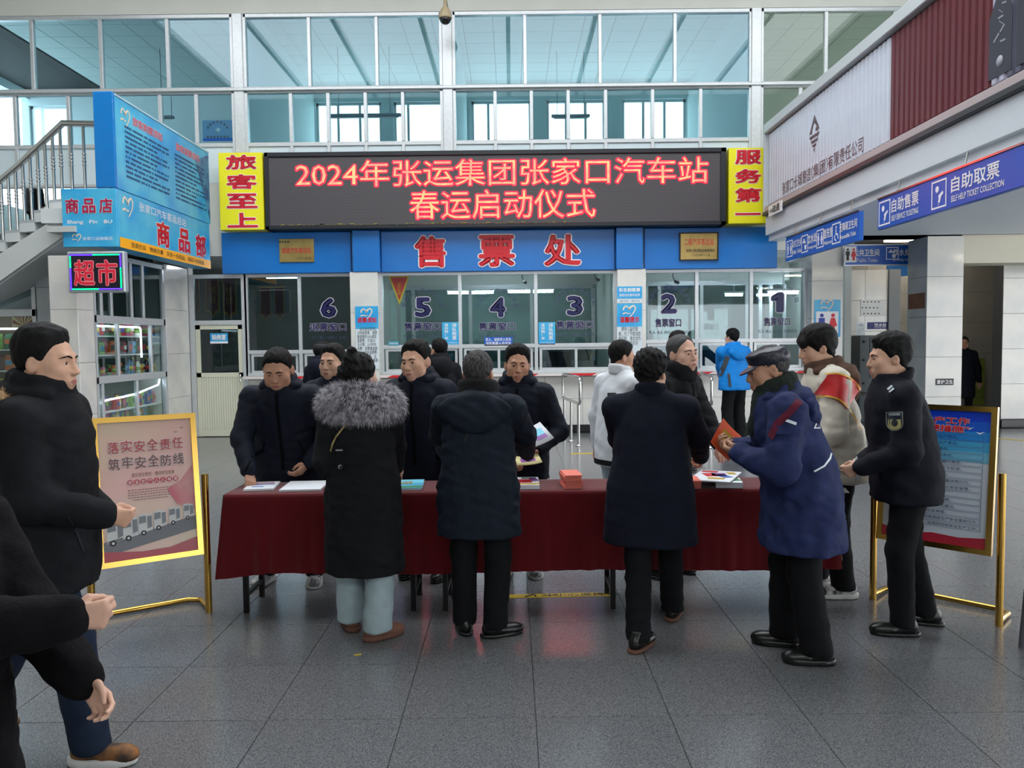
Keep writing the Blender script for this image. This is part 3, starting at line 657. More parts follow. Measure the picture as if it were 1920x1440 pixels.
for k, px in enumerate((450, 840, 1416)):
    x = XU(px); struct('trim_%d' % (k+1), ALU, MB().box(x-.09, x+.09, YW-.08, YW+.1, zb, zt, 0, .01))
struct('trim_4', ALU, MB().box(-13, 12, YW-.11, YW-.05, zm0+.03, zm1-.03, 0, .01))
# rooms behind the glazing
ROOM = mat('upper_room_wall', (206, 222, 224), .8)
for k, px in enumerate((450, 840, 1416)): struct('wall_upper_partition_%d' % (k+1), ROOM, MB().box(XU(px)-.06, XU(px)+.06, YW+.12, 19.9, UZ, CZ))
struct('wall_upper_left', ROOM, MB().box(-12, -11.8, YW+.1, 19.9, UZ, 5.0).box(-12, -11.8, YW+.1, 19.9, 7.75, CZ).box(-12, -11.8, YW+.1, 15.0, 5, 7.75).box(-12, -11.8, 17.3, 17.5, 5, 7.75))
struct('floor_upper', GROUT, MB().box(-12, 12, YW+.1, 19.9, UZ-.2, UZ))
YB = 19.9
wins = [(55, 128), (592, 715), (738, 834), (884, 996), (1025, 1135), (1167, 1287)]
bw = MB(); xs = []
for a, b in wins: xs.append((P(a, 225, YB).x, P(b, 225, YB).x))
ztop = P(960, 188, YB).z; zsill = 5.2; cur = -12.0
for a, b in xs: bw.box(cur, a, YB, YB+.25, UZ, CZ); bw.box(a, b, YB, YB+.25, UZ, zsill); bw.box(a, b, YB, YB+.25, ztop, CZ); cur = b
bw.box(cur, 12, YB, YB+.25, UZ, CZ); struct('wall_back', ROOM, bw)
for k, (a, b) in enumerate(xs):
    r = struct_root('window_%d' % (k+5), ((a+b)/2, YB, zsill)); f = MB(); z0, z1 = zsill, ztop
    f.box(a, b, YB+.08, YB+.14, z0, z0+.06).box(a, b, YB+.08, YB+.14, z1-.06, z1).box(a, a+.06, YB+.08, YB+.14, z0, z1).box(b-.06, b, YB+.08, YB+.14, z0, z1); f.build('frame', ALU, r)
    n = 2 if k in (1, 4, 5) else 1
    for q in range(n): xx = a+(b-a)*(q+1)/(n+1) if n > 1 else a+(b-a)*.28; MB().box(xx-.03, xx+.03, YB+.08, YB+.14, z0+.06, z1-.06).build('mullion', ALU, r)
    MB().box(a+.06, b-.06, YB+.1, YB+.106, z0+.06, z1-.06).build('pane', GL, r)
cl = struct('ceiling_upper', mat('ceiling_grid', (70, 84, 88), .7), MB().box(-12, 12, YW+.1, 20.1, CZ+.02, CZ+.1)); CT = mat('ceiling_tile', (196, 212, 210), .8)
for j in range(9):
    for i in range(33): tile('ceiling_tile', cl, (-9.6+.6*i, YW+.4+.6*j, CZ+.012), .588, .588, .016, CT, .002)
struct('trim_5', MB and mat('void_dark', (30, 34, 36), .8), MB().box(-12, -9.95, YW+.1, 20, CZ, CZ+.02).box(10, 12, YW+.1, 20, CZ, CZ+.02))
for k, (a, b, yy, Y, lb) in enumerate([(615, 752, 217, 17.2, 'slim pendant tube lamp hanging behind the glazing left of the dome camera'), (1034, 1106, 218, 17.6, 'slim pendant tube lamp hanging before the bright window right of the dome camera'), (300, 326, 220, 17.2, 'short pendant tube lamp hanging behind the left glazing above the blue rules board')]):
    p0 = P(a, yy, Y); p1 = P(b, yy+1, Y); t = thing('pendant_lamp', lb, 'lamp', ((p0.x+p1.x)/2, Y, p0.z))
    MB().box(p0.x, p1.x, Y-.05, Y+.05, p0.z-.03, p0.z+.03, 0, .01).build('lamp_housing', mat('lamp_grey', (120, 132, 140), .5), t)
    for q in (.15, .85): xx = p0.x+(p1.x-p0.x)*q; MB().tube([(xx, Y, p0.z+.03), (xx, Y, CZ)], .006, 5).build('hanging_wire', BLK_P, t)
    MB().tube([(p0.x+.05, Y, p0.z-.045), (p1.x-.05, Y, p0.z-.045)], .016, 8).build('tube', mat('tube_off', (225, 230, 232), .3), t)
# small blue plaque behind the left glazing
a = P(380, 226, 14.635); b = P(438, 264, 14.635); t = thing('plaque', 'grey blue office plaque with round badge behind the left upper window', 'plaque', ((a.x+b.x)/2, 14.635, b.z))
MB().box(a.x, b.x, 14.615, 14.65, b.z, a.z, 0, .005).build('board', mat('plaque_blue', (120, 150, 178), .4), t); MB().box(a.x, b.x, 14.608, 14.615, b.z, b.z+.04).build('stripe', DBLUE, t)
c = (a+b)/2; MB().lathe((c.x, 14.612, c.z), [(.05, -.004), (.05, .004)], 14, axis='y').build('badge', mat('plaque_badge', (190, 200, 205), .4), t)
dm = MB()
for k in range(7): th = math.radians(150-20*k); dm.obox((c.x+.2*math.cos(th), 14.609, c.z-.05+.2*math.sin(th)), EX, EZ, -EY, .035, .04, .003)
for k in range(7): dm.obox((c.x-.18+.06*k, 14.609, c.z-.12), EX, EZ, -EY, .04, .045, .003)
dm.build('lettering', GREYP, t)
# dome camera on the beam
c = P(835, 30, 13.9); t = thing('dome_camera', 'beige dome security camera hanging above the display on the front beam', 'camera', (c.x, 13.9, c.z-.12))
BEI = mat('camera_beige', (176, 160, 128), .4)
MB().lathe((c.x, 13.9, c.z), [(.03, .17), (.04, .15), (.07, .12), (.105, .04), (.115, -.02), (.115, -.045), (.10, -.05)], 20).build('housing', BEI, t)
MB().lathe((c.x, 13.9, c.z), [(.1, -.045), (.098, -.07), (.08, -.11), (.045, -.135), (.01, -.142)], 20).build('dome', mat('camera_dome', (16, 16, 18), .08, coat=.6), t)
MB().tube([(c.x, 13.9, c.z+.16), (c.x, 13.9, c.z+.26), (c.x, 14.0, c.z+.3), (c.x, YW-.06, c.z+.3)], .028, 10).build('bracket', BEI, t)
# ------------------------------------------------------------------ LED display
def q4(px0, py0, px1, py1, Y): a = P(px0, py0, Y); b = P(px1, py1, Y); return a, b
YL = 14.1; xl, xr = P(496, 355, YL).x, P(1362, 350, YL).x; z1 = P(930, 281, YL).z; z0 = P(930, 426, YL).z
t = thing('led_display', 'long black LED display with glowing red Chinese slogan above the ticket windows', 'display', ((xl+xr)/2, YL, z0))
ledp = mat('led_panel', (74, 70, 72), .5, 0, .4); nt = ledp.node_tree
tc = nt.nodes.new('ShaderNodeTexCoord'); wv = nt.nodes.new('ShaderNodeTexWave'); wv.bands_direction = 'Z'; wv.inputs['Scale'].default_value = 12; mx = nt.nodes.new('ShaderNodeMix'); mx.data_type = 'RGBA'
mx.inputs['A'].default_value = (*lin((58, 54, 57)), 1); mx.inputs['B'].default_value = (*lin((88, 84, 86)), 1); nt.links.new(tc.outputs['Object'], wv.inputs[0]); nt.links.new(wv.outputs['Fac'], mx.inputs['Factor']); nt.links.new(mx.outputs['Result'], nt.nodes['Principled BSDF'].inputs['Base Color'])
MB().box(xl+.06, xr-.06, YL+.03, YL+.3, z0+.06, z1-.06).build('panel', ledp, t)
HS = mat('display_frame', (24, 27, 34), .4)
MB().box(xl, xr, YL, YL+.36, z1-.08, z1, 0, .01).box(xl, xr, YL, YL+.36, z0, z0+.07, 0, .01).box(xl, xl+.07, YL, YL+.36, z0, z1, 0, .01).box(xr-.1, xr, YL, YL+.36, z0, z1, 0, .01).build('frame', HS, t)
LR = mat('led_red', (255, 20, 60), .6, emit=(255, 12, 52), estr=1.6); LO = mat('led_orange', (255, 150, 100), .6, emit=(255, 140, 92), estr=1.5); nt = LO.node_tree
nz = nt.nodes.new('ShaderNodeTexNoise'); nz.inputs['Scale'].default_value = 5; cr = nt.nodes.new('ShaderNodeMix'); cr.data_type = 'RGBA'; cr.inputs['A'].default_value = (*lin((255, 72, 84)), 1); cr.inputs['B'].default_value = (*lin((255, 140, 92)), 1)
mr = nt.nodes.new('ShaderNodeMapRange'); mr.inputs[1].default_value = .4; mr.inputs[2].default_value = .6; tc = nt.nodes.new('ShaderNodeTexCoord'); nt.links.new(tc.outputs['Object'], nz.inputs[0]); nt.links.new(nz.outputs['Fac'], mr.inputs[0]); nt.links.new(mr.outputs[0], cr.inputs['Factor']); nt.links.new(cr.outputs['Result'], nt.nodes['Principled BSDF'].inputs['Emission Color'])
for body, a, b, ya, yb in (('2024年张运集团张家口汽车站', 555, 1327, 298, 347), ('春运启动仪式', 769, 1116, 357, 410)):
    q0 = P(a, (ya+yb)/2, YL+.03); q1 = P(b, (ya+yb)/2, YL+.03); c = (q0+q1)/2; hh = P(960, ya, YL+.03).z-P(960, yb, YL+.03).z; c.z = P(960, (ya+yb)/2-(1 if ya > 350 else 0), YL+.03).z
    text(body, t, c, EX, EZ, q1.x-q0.x, hh, LR, off=.042, lift=.004); text(body, t, c, EX, EZ, q1.x-q0.x, hh, LO, off=.008, lift=.009)
gl = MB()
for k in range(150):
    xx = random.uniform(xl+.2, xl+5.5); gl.obox((xx, YL+.025, P(960, 418, YL).z+random.choice((-.02, 0, 0, 0, .02))), EX, EZ, EY, random.uniform(.02, .08), .012, .004)
gl.build('glitch_row', mat('led_dim', (150, 140, 60), .6), t)
# yellow slogan panels
for px0, px1, ya, yb, s, lb in ((411, 494, 286, 431, '旅客至上', 'tall yellow slogan panel with four red characters left of the LED display'), (1366, 1437, 277, 419, '服务第一', 'tall yellow slogan panel with four red characters right of the LED display')):
    Y = 14.15; a = P(px0, (ya+yb)/2, Y).x; b = min(P(px1, (ya+yb)/2, Y).x, xl-.004) if px0 < 900 else P(px1, (ya+yb)/2, Y).x; a = a if px0 < 900 else max(a, xr+.004); zu = P((px0+px1)/2, ya, Y).z; zl = P((px0+px1)/2, yb, Y).z
    t = thing('slogan_panel', lb, 'sign', ((a+b)/2, Y, zl)); MB().box(a, b, Y, Y+.22, zl, zu, 0, .006).build('panel', YEL, t)
    for k, ch in enumerate(s):
        c = Vector(((a+b)/2+.01, Y, zu-(zu-zl)*(k+.5)/4)); ww, hh = (b-a)*.66, (zu-zl)/4*.70
        if ch == '一': hh *= .14
        text(ch, t, c, EX, EZ, ww, hh, WHT, off=.075 if ch != '一' else .03, lift=.004); text(ch, t, c, EX, EZ, ww, hh, RED, off=.042 if ch != '一' else .012, lift=.008)
# blue band over the ticket windows
YBd = 14.38; zu, zl = z0-.006, P(935, 508, YBd).z
def band(px0, px1, Y, m=BLUE): return P(px0, 465, Y).x, P(px1, 465, Y).x
for k, (p0, p1, Y, lb) in enumerate(((415, 660, YBd, 'blue fascia panel with a gold plaque under the left yellow slogan panel'), (660, 712, YBd-.12, 'narrow blue fascia wrap directly left of the big red characters'), (712, 1155, YBd, 'long blue fascia panel with three big red ticket office characters'), (1155, 1206, YBd-.12, 'narrow blue fascia wrap directly right of the big red characters'), (1206, 1458, YBd, 'blue fascia panel with a dark framed plaque under the right yellow panel'))):
    a, b = (band(p0, p1, Y)[0], band(p0, p1, Y)[1]); a += .02*(k in (2, 4)); b -= .02*(k in (0, 2)); t = thing('fascia_panel', lb, 'sign', ((a+b)/2, Y, zl)); MB().box(a+.004, b-.004, Y, Y+.11+(.12 if k in (1, 3) else 0), zl, zu, 0, .008).build('panel', BLUE, t)
    if k == 2:
        for ch, c0, c1 in (('售', 779, 834), ('票', 899, 963), ('处', 1022, 1087)):
            q0 = P(c0, 468, Y); q1 = P(c1, 468, Y); c = (q0+q1)/2; c.y = Y; c.z = (zu+zl)/2-.01
            text(ch, t, c, EX, EZ, q1.x-q0.x, .53, WHT, off=.065, lift=.012, thick=.01); text(ch, t, c, EX, EZ, q1.x-q0.x, .53, RED, off=.032, lift=.02)
for p0, p1, y0, y1, lb, ls in ((523, 589, 448, 491, 'gold plaque with four stars on the left blue fascia', [('★★★★', -.35, .38, .3, .12, BLK_P), ('星级汽车客运站', 0, .0, .84, .24, RED), ('二〇〇二年九月', .2, -.34, .42, .09, BLK_P)]),
        (1276, 1345, 438, 486, 'dark framed gold plaque with red heading on the right blue fascia', [('二级汽车客运站', .0, .18, .8, .26, RED), ('张家口市道路运输管理处', .04, -.16, .78, .12, BLK_P), ('二〇〇五年十二月', .04, -.33, .5, .1, BLK_P)])):
    a = P(p0, y0, YBd-.03); b = P(p1, y1, YBd-.03); c = (a+b)/2; t = thing('plaque', lb, 'plaque', (c.x, YBd-.02, b.z)); ww, hh = b.x-a.x, a.z-b.z
    MB().box(a.x, b.x, YBd-.03, YBd, b.z, a.z, 0, .004).build('plate', mat('brass_plate', (196, 168, 104), .3, .85, var=.2, vscale=5), t)
    if 'dark' in lb:
        f = MB(); e = .02; f.box(a.x-e, b.x+e, YBd-.045, YBd, a.z, a.z+e).box(a.x-e, b.x+e, YBd-.045, YBd, b.z-e, b.z).box(a.x-e, a.x, YBd-.045, YBd, b.z, a.z).box(b.x, b.x+e, YBd-.045, YBd, b.z, a.z); f.build('frame', BLK_P, t)
    for s, ox, oz, fw, fh, m in ls:
        text(s, t, (c.x+ox*ww, YBd-.03, c.z+oz*hh), EX, EZ, fw*ww, fh*hh, m, off=.012, res=1)
# ------------------------------------------------------------------ ticket counter wall
YT = 14.5; zc_ = P(935, 700, YT).z
def XT(px, py=600): return P(px, py, YT).x
def ZT(py, px=935): return P(px, py, YT).z
zwt = zl          # top of the window zone
cw = struct('wall_counter', GROUT, MB().box(XT(462, 740), XT(1512, 740), YT+.021, YT+.3, 0, zc_-.01))
x0, x1 = XT(462, 740), XT(1512, 740); n = 15; wv_ = (x1-x0)/n
for i in range(n):
    for za, zb_ in ((.14, .62), (.62, zc_-.07)): tile('marble_panel', cw, (x0+wv_*(i+.5), YT+.012, (za+zb_)/2), wv_-.004, .02, zb_-za-.004, MARB)
struct('baseboard_counter', BLACKB, MB().box(x0, x1, YT-.01, YT+.02, 0, .14, 0, .004))
ct = struct('counter_ledge', mat('ledge_stone', (206, 205, 200), .2), MB().box(x0, x1, YT-.16, YT+.02, zc_-.055, zc_-.005, 0, .006))
tag(ct, 'long pale stone counter ledge running under the six ticket windows', 'counter'); del ct['kind']
# pilasters between the window groups
def tiled_pillar(name, x0, x1, y0, y1, z1, rows, m, faces='fl', side=None):
    r = struct(name, GROUT, MB().box(x0+.012, x1-.012, y0+.012, y1-.012, 0, z1)); hh = z1/rows
    for k in range(rows):
        zc2 = hh*(k+.5)
        if 'f' in faces: tile('marble_tile', r, ((x0+x1)/2, y0+.006, zc2), x1-x0, .012, hh-.004, m)
        if 'l' in faces: tile('marble_tile', r, (x0+.006, (y0+y1)/2+.006, zc2), .012, y1-y0-.012, hh-.004, side or m)
        if 'r' in faces: tile('marble_tile', r, (x1-.006, (y0+y1)/2+.006, zc2), .012, y1-y0-.012, hh-.004, side or m)
    return r
tiled_pillar('wall_pilaster_1', XT(662), XT(713), YT-.22, YT+.3, zwt, 4, MARB, 'flr'); tiled_pillar('wall_pilaster_2', XT(1155), XT(1207), YT-.22, YT+.3, zwt, 4, MARB, 'flr')
# window groups
def text_on(r, s, px, py, wpx, hpx, m, Y=YT-.012, off=.0, **k):
    c = P(px, py, Y); return text(s, r, c, EX, EZ, wpx/F*Y, hpx/F*Y, m, off=off, lift=.0, **k)
wn = [11]
def win_group(pxs, sl_px, zsplit, glass):
    r = struct_root('window_%d' % wn[0], (XT(pxs[0]), YT, zc_)); wn[0] += 1
    xs = [XT(q) for q in pxs]; zs = ZT(zsplit); f = MB(); e = .03
    f.box(xs[0], xs[-1], YT-.02, YT+.06, zwt-.06, zwt, 0, .005).box(xs[0], xs[-1], YT-.02, YT+.06, zs-.04, zs+.03, 0, .005).box(xs[0], xs[-1], YT-.04, YT+.08, zc_-.004, zc_+.05, 0, .005)
    for q in xs: f.box(q-e, q+e, YT-.025, YT+.06, zc_, zwt)
    f.build('frame', ALU, r)
    for k in range(len(xs)-1):
        MB().box(xs[k]+e, xs[k+1]-e, YT+.01, YT+.016, zs+.03, zwt-.06).build('pane', glass, r)
        a, b = xs[k]+.06, xs[k+1]-.06; m_ = (a+b)/2
        for q, (u0, u1) in enumerate(((a, m_+.03), (m_-.03, b))):
            yy = YT+.0+.02*q; s = MB(); s.box(u0, u1, yy, yy+.018, zc_+.05, zc_+.095).box(u0, u1, yy, yy+.018, zs-.085, zs-.04).box(u0, u0+.045, yy, yy+.018, zc_+.095, zs-.085).box(u1-.045, u1, yy, yy+.018, zc_+.095, zs-.085)
            so = s.build('sliding_sash', ALU, r); MB().box(u0+.045, u1-.045, yy+.006, yy+.011, zc_+.095, zs-.085).build('pane', GL_D, so)
    return r
wg1 = win_group([463, 563, 661], None, 655, GL_D); wg2 = win_group([716, 863, 1005, 1153], None, 648, GL); wg3 = win_group([1208, 1306, 1408, 1510], None, 643, GL)
FILL_COOL = mat('fill_tube_cool', (255, 255, 255), .5, emit=(235, 242, 255), estr=42.0)
NUM_ = mat('glass_number_navy', (18, 20, 76), .4); NUMW = mat('glass_number_edge', (196, 190, 200), .4); GLT = mat('glass_lettering_small', (60, 66, 96), .5)
for r, n_, px, py, lab in ((wg1, '6', 616, 577, '退票窗口'), (wg2, '5', 793, 576, '售票窗口'), (wg2, '4', 933, 576, '售票窗口'), (wg2, '3', 1078, 573, '售票窗口'), (wg3, '2', 1254, 569, '售票窗口'), (wg3, '1', 1458, 567, '售票窗口')):
    text_on(r, n_, px, py, 25 if n_ != '1' else 18, 33, NUMW, Y=YT-.006, off=.075); text_on(r, n_, px, py, 25 if n_ != '1' else 18, 33, NUM_, Y=YT-.010, off=.045)
    text_on(r, lab, px-1, py+36, 68 if n_ not in '12' else 48, 15, NUMW, off=.05, Y=YT-.008); text_on(r, lab, px-1, py+36, 68 if n_ not in '12' else 48, 15, NUM_, off=.02)
    if n_ != '6': text_on(r, '军人 老人 残疾人 购票优先', px, py+54, 72, 6.5, GLT, res=1)
    else: text_on(r, '军人 老人 残疾人 优先', px, py+56, 66, 6.5, GLT, res=1)
    if n_ != '6':
        arc = MB()
        for k, ch in enumerate('张家口汽车客运总站'):
            th = math.radians(168-19.5*k); c = P(px+37*math.cos(th), py+2-33*math.sin(th), YT-.008)
            u = Vector((math.cos(th-math.pi/2), 0, math.sin(th-math.pi/2))); text(ch, None, c, u, EY.cross(u)*-1 if False else Vector((-u.z, 0, u.x)), .085, .085, None, mb=arc, res=1, lift=0)
        arc.build('lettering', GLT, r)
# notices stuck to the glass and pilasters
def notice(lb, px0, py0, px1, py1, Y, m, lines, cat='notice', name='notice', extra=None, frame=None):
    a = P(px0, (py0+py1)/2, Y).x; b = P(px1, (py0+py1)/2, Y).x; zu_ = P((px0+px1)/2, py0, Y).z; zd = P((px0+px1)/2, py1, Y).z; W = b-a; H = zu_-zd
    t = thing(name, lb, cat, ((a+b)/2, Y, zd)); MB().box(a, b, Y, Y+.008, zd, zu_).build('sheet', m, t)
    if extra: extra(t, a, b, zd, zu_)
    if frame: MB().box(a-.02, b+.02, Y, Y+.02, zd-.02, zd).box(a-.02, b+.02, Y, Y+.02, zu_, zu_+.02).box(a-.02, a, Y, Y+.02, zd, zu_).box(b, b+.02, Y, Y+.02, zd, zu_).build('frame', frame, t)
    for s, u, v, fw, fh, mm, off in lines:
        text(s, t, ((a+b)/2+u*W, Y, (zu_+zd)/2+v*H), EX, EZ, fw*W, fh*H, mm, off=off, lift=.003, res=1)
    return t
def logo(mb, O, u, v, s, mi=0, lift=.004):
    "heart like swoosh emblem"
    O = Vector(O); u = Vector(u); v = Vector(v); n = u.cross(v)*lift
    def st(pts, w0, w1):
        P_ = [O+u*x*s+v*y*s+n for x, y in pts]; L = []; Rr = []
        for i, q in enumerate(P_):
            d = (P_[min(i+1, len(P_)-1)]-P_[max(i-1, 0)]).normalized(); pr = d.cross(u.cross(v)); ww = (w0+(w1-w0)*i/(len(P_)-1))*s
            L.append(q+pr*ww); Rr.append(q-pr*ww)
        N = len(P_); mb.add(L+Rr, [(i, i+1, N+i+1, N+i) for i in range(N-1)], mi)
    st([(-.5, .1), (-.45, .3), (-.3, .42), (-.1, .3), (.0, .12)], .06, .04); st([(-.05, .1), (.1, .35), (.3, .45), (.46, .3), (.42, .05), (.25, -.2), (.02, -.45)], .07, .03); st([(-.55, -.2), (-.3, -.12), (-.05, -.2), (.1, -.12)], .05, .02)
LOGOM = mat('logo_cream', (244, 220, 190), .5)
def poster_bg(t, a, b, zd, zu_):
    Y = OFF[t].y; H = zu_-zd; MB().box(a, b, Y-.002, Y, zu_-H*.36, zu_).build('blue_header', BLUE2, t)
    m = MB(); logo(m, ((a+b)/2, Y-.002, zu_-H*.12), EX, EZ, (b-a)*.5); m.build('emblem', LOGOM, t)
PAP = mat('notice_paper', (214, 224, 228), .6)
Yp = YT-.232
notice('refund rules poster with red heading on the pilaster left of window 5', 667, 574, 710, 692, Yp, PAP, [('退票须知', 0, .28, .82, .08, RED, .04), ('　当次班车发车2\n小时前退票，按票\n面金额的10%收取\n退票费，不足0.5\n元计算，2小时内\n退票，按票面金额\n的20%核收退票费\n不足1元计算，当\n次发车后不办理退\n票。', 0, -.14, .88, .62, BLK_P, .01)], 'poster', 'wall_poster', poster_bg)
notice('travel tips poster with red heading on the pilaster left of window 2', 1157, 569, 1204, 690, Yp, PAP, [('温馨提示', 0, .25, .76, .085, RED, .04), ('　携带儿童的旅\n客，为了不耽误您\n的行程，请主动为\n所带儿童购买车\n票。', 0, -.04, .88, .36, BLK_P, .01)], 'poster', 'wall_poster', poster_bg)
notice('sky blue real name ticketing notice above the travel tips poster', 1157, 537, 1204, 560, Yp, BLUE2, [('实名制售票', 0, .22, .84, .3, WHT, .03), ('请您出示身份证件', 0, -.2, .84, .22, WHT, .015)])
notice('white strip with payment marks under the real name ticketing notice', 1157, 560.5, 1204, 568, Yp, PAP, [('支付  支付', 0, 0, .8, .5, GREYP, .0)])
for px0, w_, lb in ((829, 860, 'blue one metre queueing notice on the glass right of number 5'), (1010, 1041, 'blue one metre queueing notice on the glass left of number 3')):
    notice(lb, px0, 604, w_, 646, YT-.02, BLUE2, [('排\n队\n购\n票', .24, .08, .26, .74, WHT, .02), ('请\n间\n隔\n1\n米', -.24, .08, .22, .72, WHT, .015), ('张家口汽车客运总站', 0, -.42, .8, .06, WHT, 0)])
notice('dark blue soldiers first notice on the glass under number 4', 908, 632, 961, 648, YT-.02, DBLUE, [('军人、退役军人优先', 0, .22, .9, .36, WHT, .02), ('消防救援人员优先', 0, -.22, .9, .36, WHT, .02)])
notice('teal caution strip low on the glass left of number 5', 728, 640, 748, 648, YT-.02, mat('teal_strip', (40, 150, 170), .5), [('请保管好财物', 0, 0, .85, .5, WHT, .0)])
notice('teal notice behind the small sliding window below number 5', 831, 657, 852, 675, YT+.06, mat('teal_strip', (40, 150, 170), .5), [('军人免费', 0, 0, .8, .45, WHT, .02)])
notice('blue office name card on the station office door glass', 394, 625, 427, 644, YT-.02, BLUE2, [('站务室', 0, .12, .78, .5, WHT, .05)], extra=lambda t, a, b, zd, zu_: MB().box(a, b, OFF[t].y-.002, OFF[t].y, zd, zd+(zu_-zd)*.2).build('white_strip', WHT, t))
# red and white tape along the ledge
tp = thing('barrier_tape', 'red and white hazard tape along the ticket counter edge', 'tape', (0, YT-.165, zc_-.06)); k = 0; xx = x0; TRED = mat('tape_red', (206, 32, 40), .5); TWH = mat('tape_white', (226, 214, 210), .5)
while xx < x1-.05:
    w_ = .55 if k % 2 else .5; xe = min(xx+w_, x1); zz = zc_-.052
    MB().poly([(xx, YT-.166, zz), (xe, YT-.166, zz), (min(xe+.1, x1), YT-.166, zz+.045), (xx+.1, YT-.166, zz+.045)], (0, 1, 0), .004).build('tape_segment', TRED if k % 2 else TWH, tp); xx = xe; k += 1
# pennant inside window 5
def pennant(lb, px, py0, py1, wpx, Y, m, edge, tri=False, word=None, grp=None):
    a = P(px-wpx/2, py0, Y); b = P(px+wpx/2, py0, Y); zd = P(px, py1, Y).z; c = (a.x+b.x)/2; t = thing('pennant', lb, 'pennant', (c, Y, zd), 0, grp); zu_ = a.z; W = b.x-a.x; H = zu_-zd
    if tri: o = [(a.x, Y, zu_), (c, Y, zd), (b.x, Y, zu_)]; i_ = [(a.x+W*.1, Y, zu_-.03), (c, Y, zd+H*.16), (b.x-W*.1, Y, zu_-.03)]
    else: o = [(a.x, Y, zu_), (a.x, Y, zd+H*.14), (c-W*.18, Y, zd+H*.1), (c, Y, zd), (c+W*.18, Y, zd+H*.1), (b.x, Y, zd+H*.14), (b.x, Y, zu_)]; i_ = [(c+(q[0]-c)*.82, Y, q[2]+(.06*H if q[2] < zu_-.05 else 0)) for q in o]
    MB().poly(o, (0, 1, 0), .006).build('fringe', edge, t); MB().poly([(q[0], Y-.003, q[2]) for q in i_], (0, 1, 0), .003).build('cloth', m, t)
    MB().tube([(a.x-.03, Y, zu_), (b.x+.03, Y, zu_)], .012, 6).build('rod', edge, t)
    if word: text(word, t, (c, Y-.004, zd+H*.56), EX, EZ, W*(.16 if tri else .5), H*.42, edge, off=.01, res=1)
FR = mat('pennant_fringe', (226, 186, 40), .7); FR2 = mat('pennant_fringe_dim', (176, 140, 60), .7); MRN = mat('pennant_maroon', (92, 24, 34), .8)
pennant('red triangular pennant with gold edge hanging inside window 5', 748, 517, 572, 40, YT+.1, mat('pennant_red', (205, 24, 30), .7), FR, True, '流\n动\n红\n旗')
pennant('maroon award pennant hanging behind the door transom, leftmost of three', 366, 520, 594, 14, YT+.3, MRN, FR2); pennant('maroon award pennant hanging behind the door transom, middle one of three', 397, 520, 596, 26, YT+.3, MRN, FR2, word='热情\n服务'); pennant('maroon award pennant hanging behind the door transom, rightmost of three', 429, 520, 599, 26, YT+.3, MRN, FR2, word='情系\n旅客')
pennant('maroon pennant deeper in the office behind window 6, left of a pair', 497, 539, 602, 20, YT+1.2, MRN, FR2); pennant('maroon pennant deeper in the office behind window 6, right of a pair', 523, 539, 602, 18, YT+1.2, MRN, FR2)
# station office door
r = struct_root('door_1', (XT(411), YT, 0)); xa, xb = XT(362, 640), XT(460, 640); zh = ZT(605, 410); zg = ZT(702, 410)
f = MB(); f.box(xa, xb, YT-.02, YT+.06, zwt-.07, zwt).box(xa, xb, YT-.02, YT+.06, zh-.04, zh+.04)
for q in (xa, xb): f.box(q-.045, q+.045, YT-.025, YT+.06, 0, zwt)
f.build('frame', ALU, r); MB().box(xa+.045, xb-.045, YT+.01, YT+.016, zh+.04, zwt-.07).build('transom_pane', GL_D, r)
d = MB(); d.box(xa+.05, xb-.05, YT, YT+.04, zh-.12, zh-.045).box(xa+.05, xb-.05, YT, YT+.04, zg-.05, zg+.03).box(xa+.05, xa+.13, YT, YT+.04, 0, zh-.045).box(xb-.13, xb-.05, YT, YT+.04, 0, zh-.045).box(xa+.13, xb-.13, YT, YT+.04, 0.005, .12)
dl = d.build('door_leaf', mat('door_cream', (212, 212, 190), .5), r); MB().box(xa+.13, xb-.13, YT+.015, YT+.021, zg+.03, zh-.12).build('pane', GL_D, dl)
nr = 16
for k in range(nr): u0 = xa+.13+(xb-xa-.26)*k/nr; MB().box(u0+.002, u0+(xb-xa-.26)/nr-.002, YT+.004, YT+.03, .12, zg-.05, 0, .004).build('rib', mat('door_cream', (212, 212, 190), .5), dl)
MB().box(xb-.115, xb-.085, YT-.05, YT, 1.0, 1.14, 0, .006).build('handle', STEEL, dl)
struct('wall_shop_corner', WHITE, MB().box(-6.6, xa-.045, YT, YT+.2, 0, 3.3))
# rooms behind the ticket glass
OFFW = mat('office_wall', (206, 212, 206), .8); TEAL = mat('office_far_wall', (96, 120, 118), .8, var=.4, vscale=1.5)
struct('floor_office', mat('office_floor', (110, 108, 104), .6), MB().box(-9.5, 6.33, YT+.32, 19.6, -.1, 0.0)); struct('ceiling_office', OFFW, MB().box(-9.5, 6.33, YT+.3, 19.6, 3.32, 3.42))
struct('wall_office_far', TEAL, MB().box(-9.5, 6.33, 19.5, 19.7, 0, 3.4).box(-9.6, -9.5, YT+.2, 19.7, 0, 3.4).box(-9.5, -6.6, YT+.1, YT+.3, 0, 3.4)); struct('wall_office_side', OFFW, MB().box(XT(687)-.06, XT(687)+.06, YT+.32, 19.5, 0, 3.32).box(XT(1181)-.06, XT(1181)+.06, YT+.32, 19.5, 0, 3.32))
struct('wall_office_right', OFFW, MB().box(6.2, 6.32, YT+.32, 19.5, 0, 3.32))
YI = 17.0
def XI(px): return P(px, 580, YI).x
def ZI(py): return P(930, py, YI).z
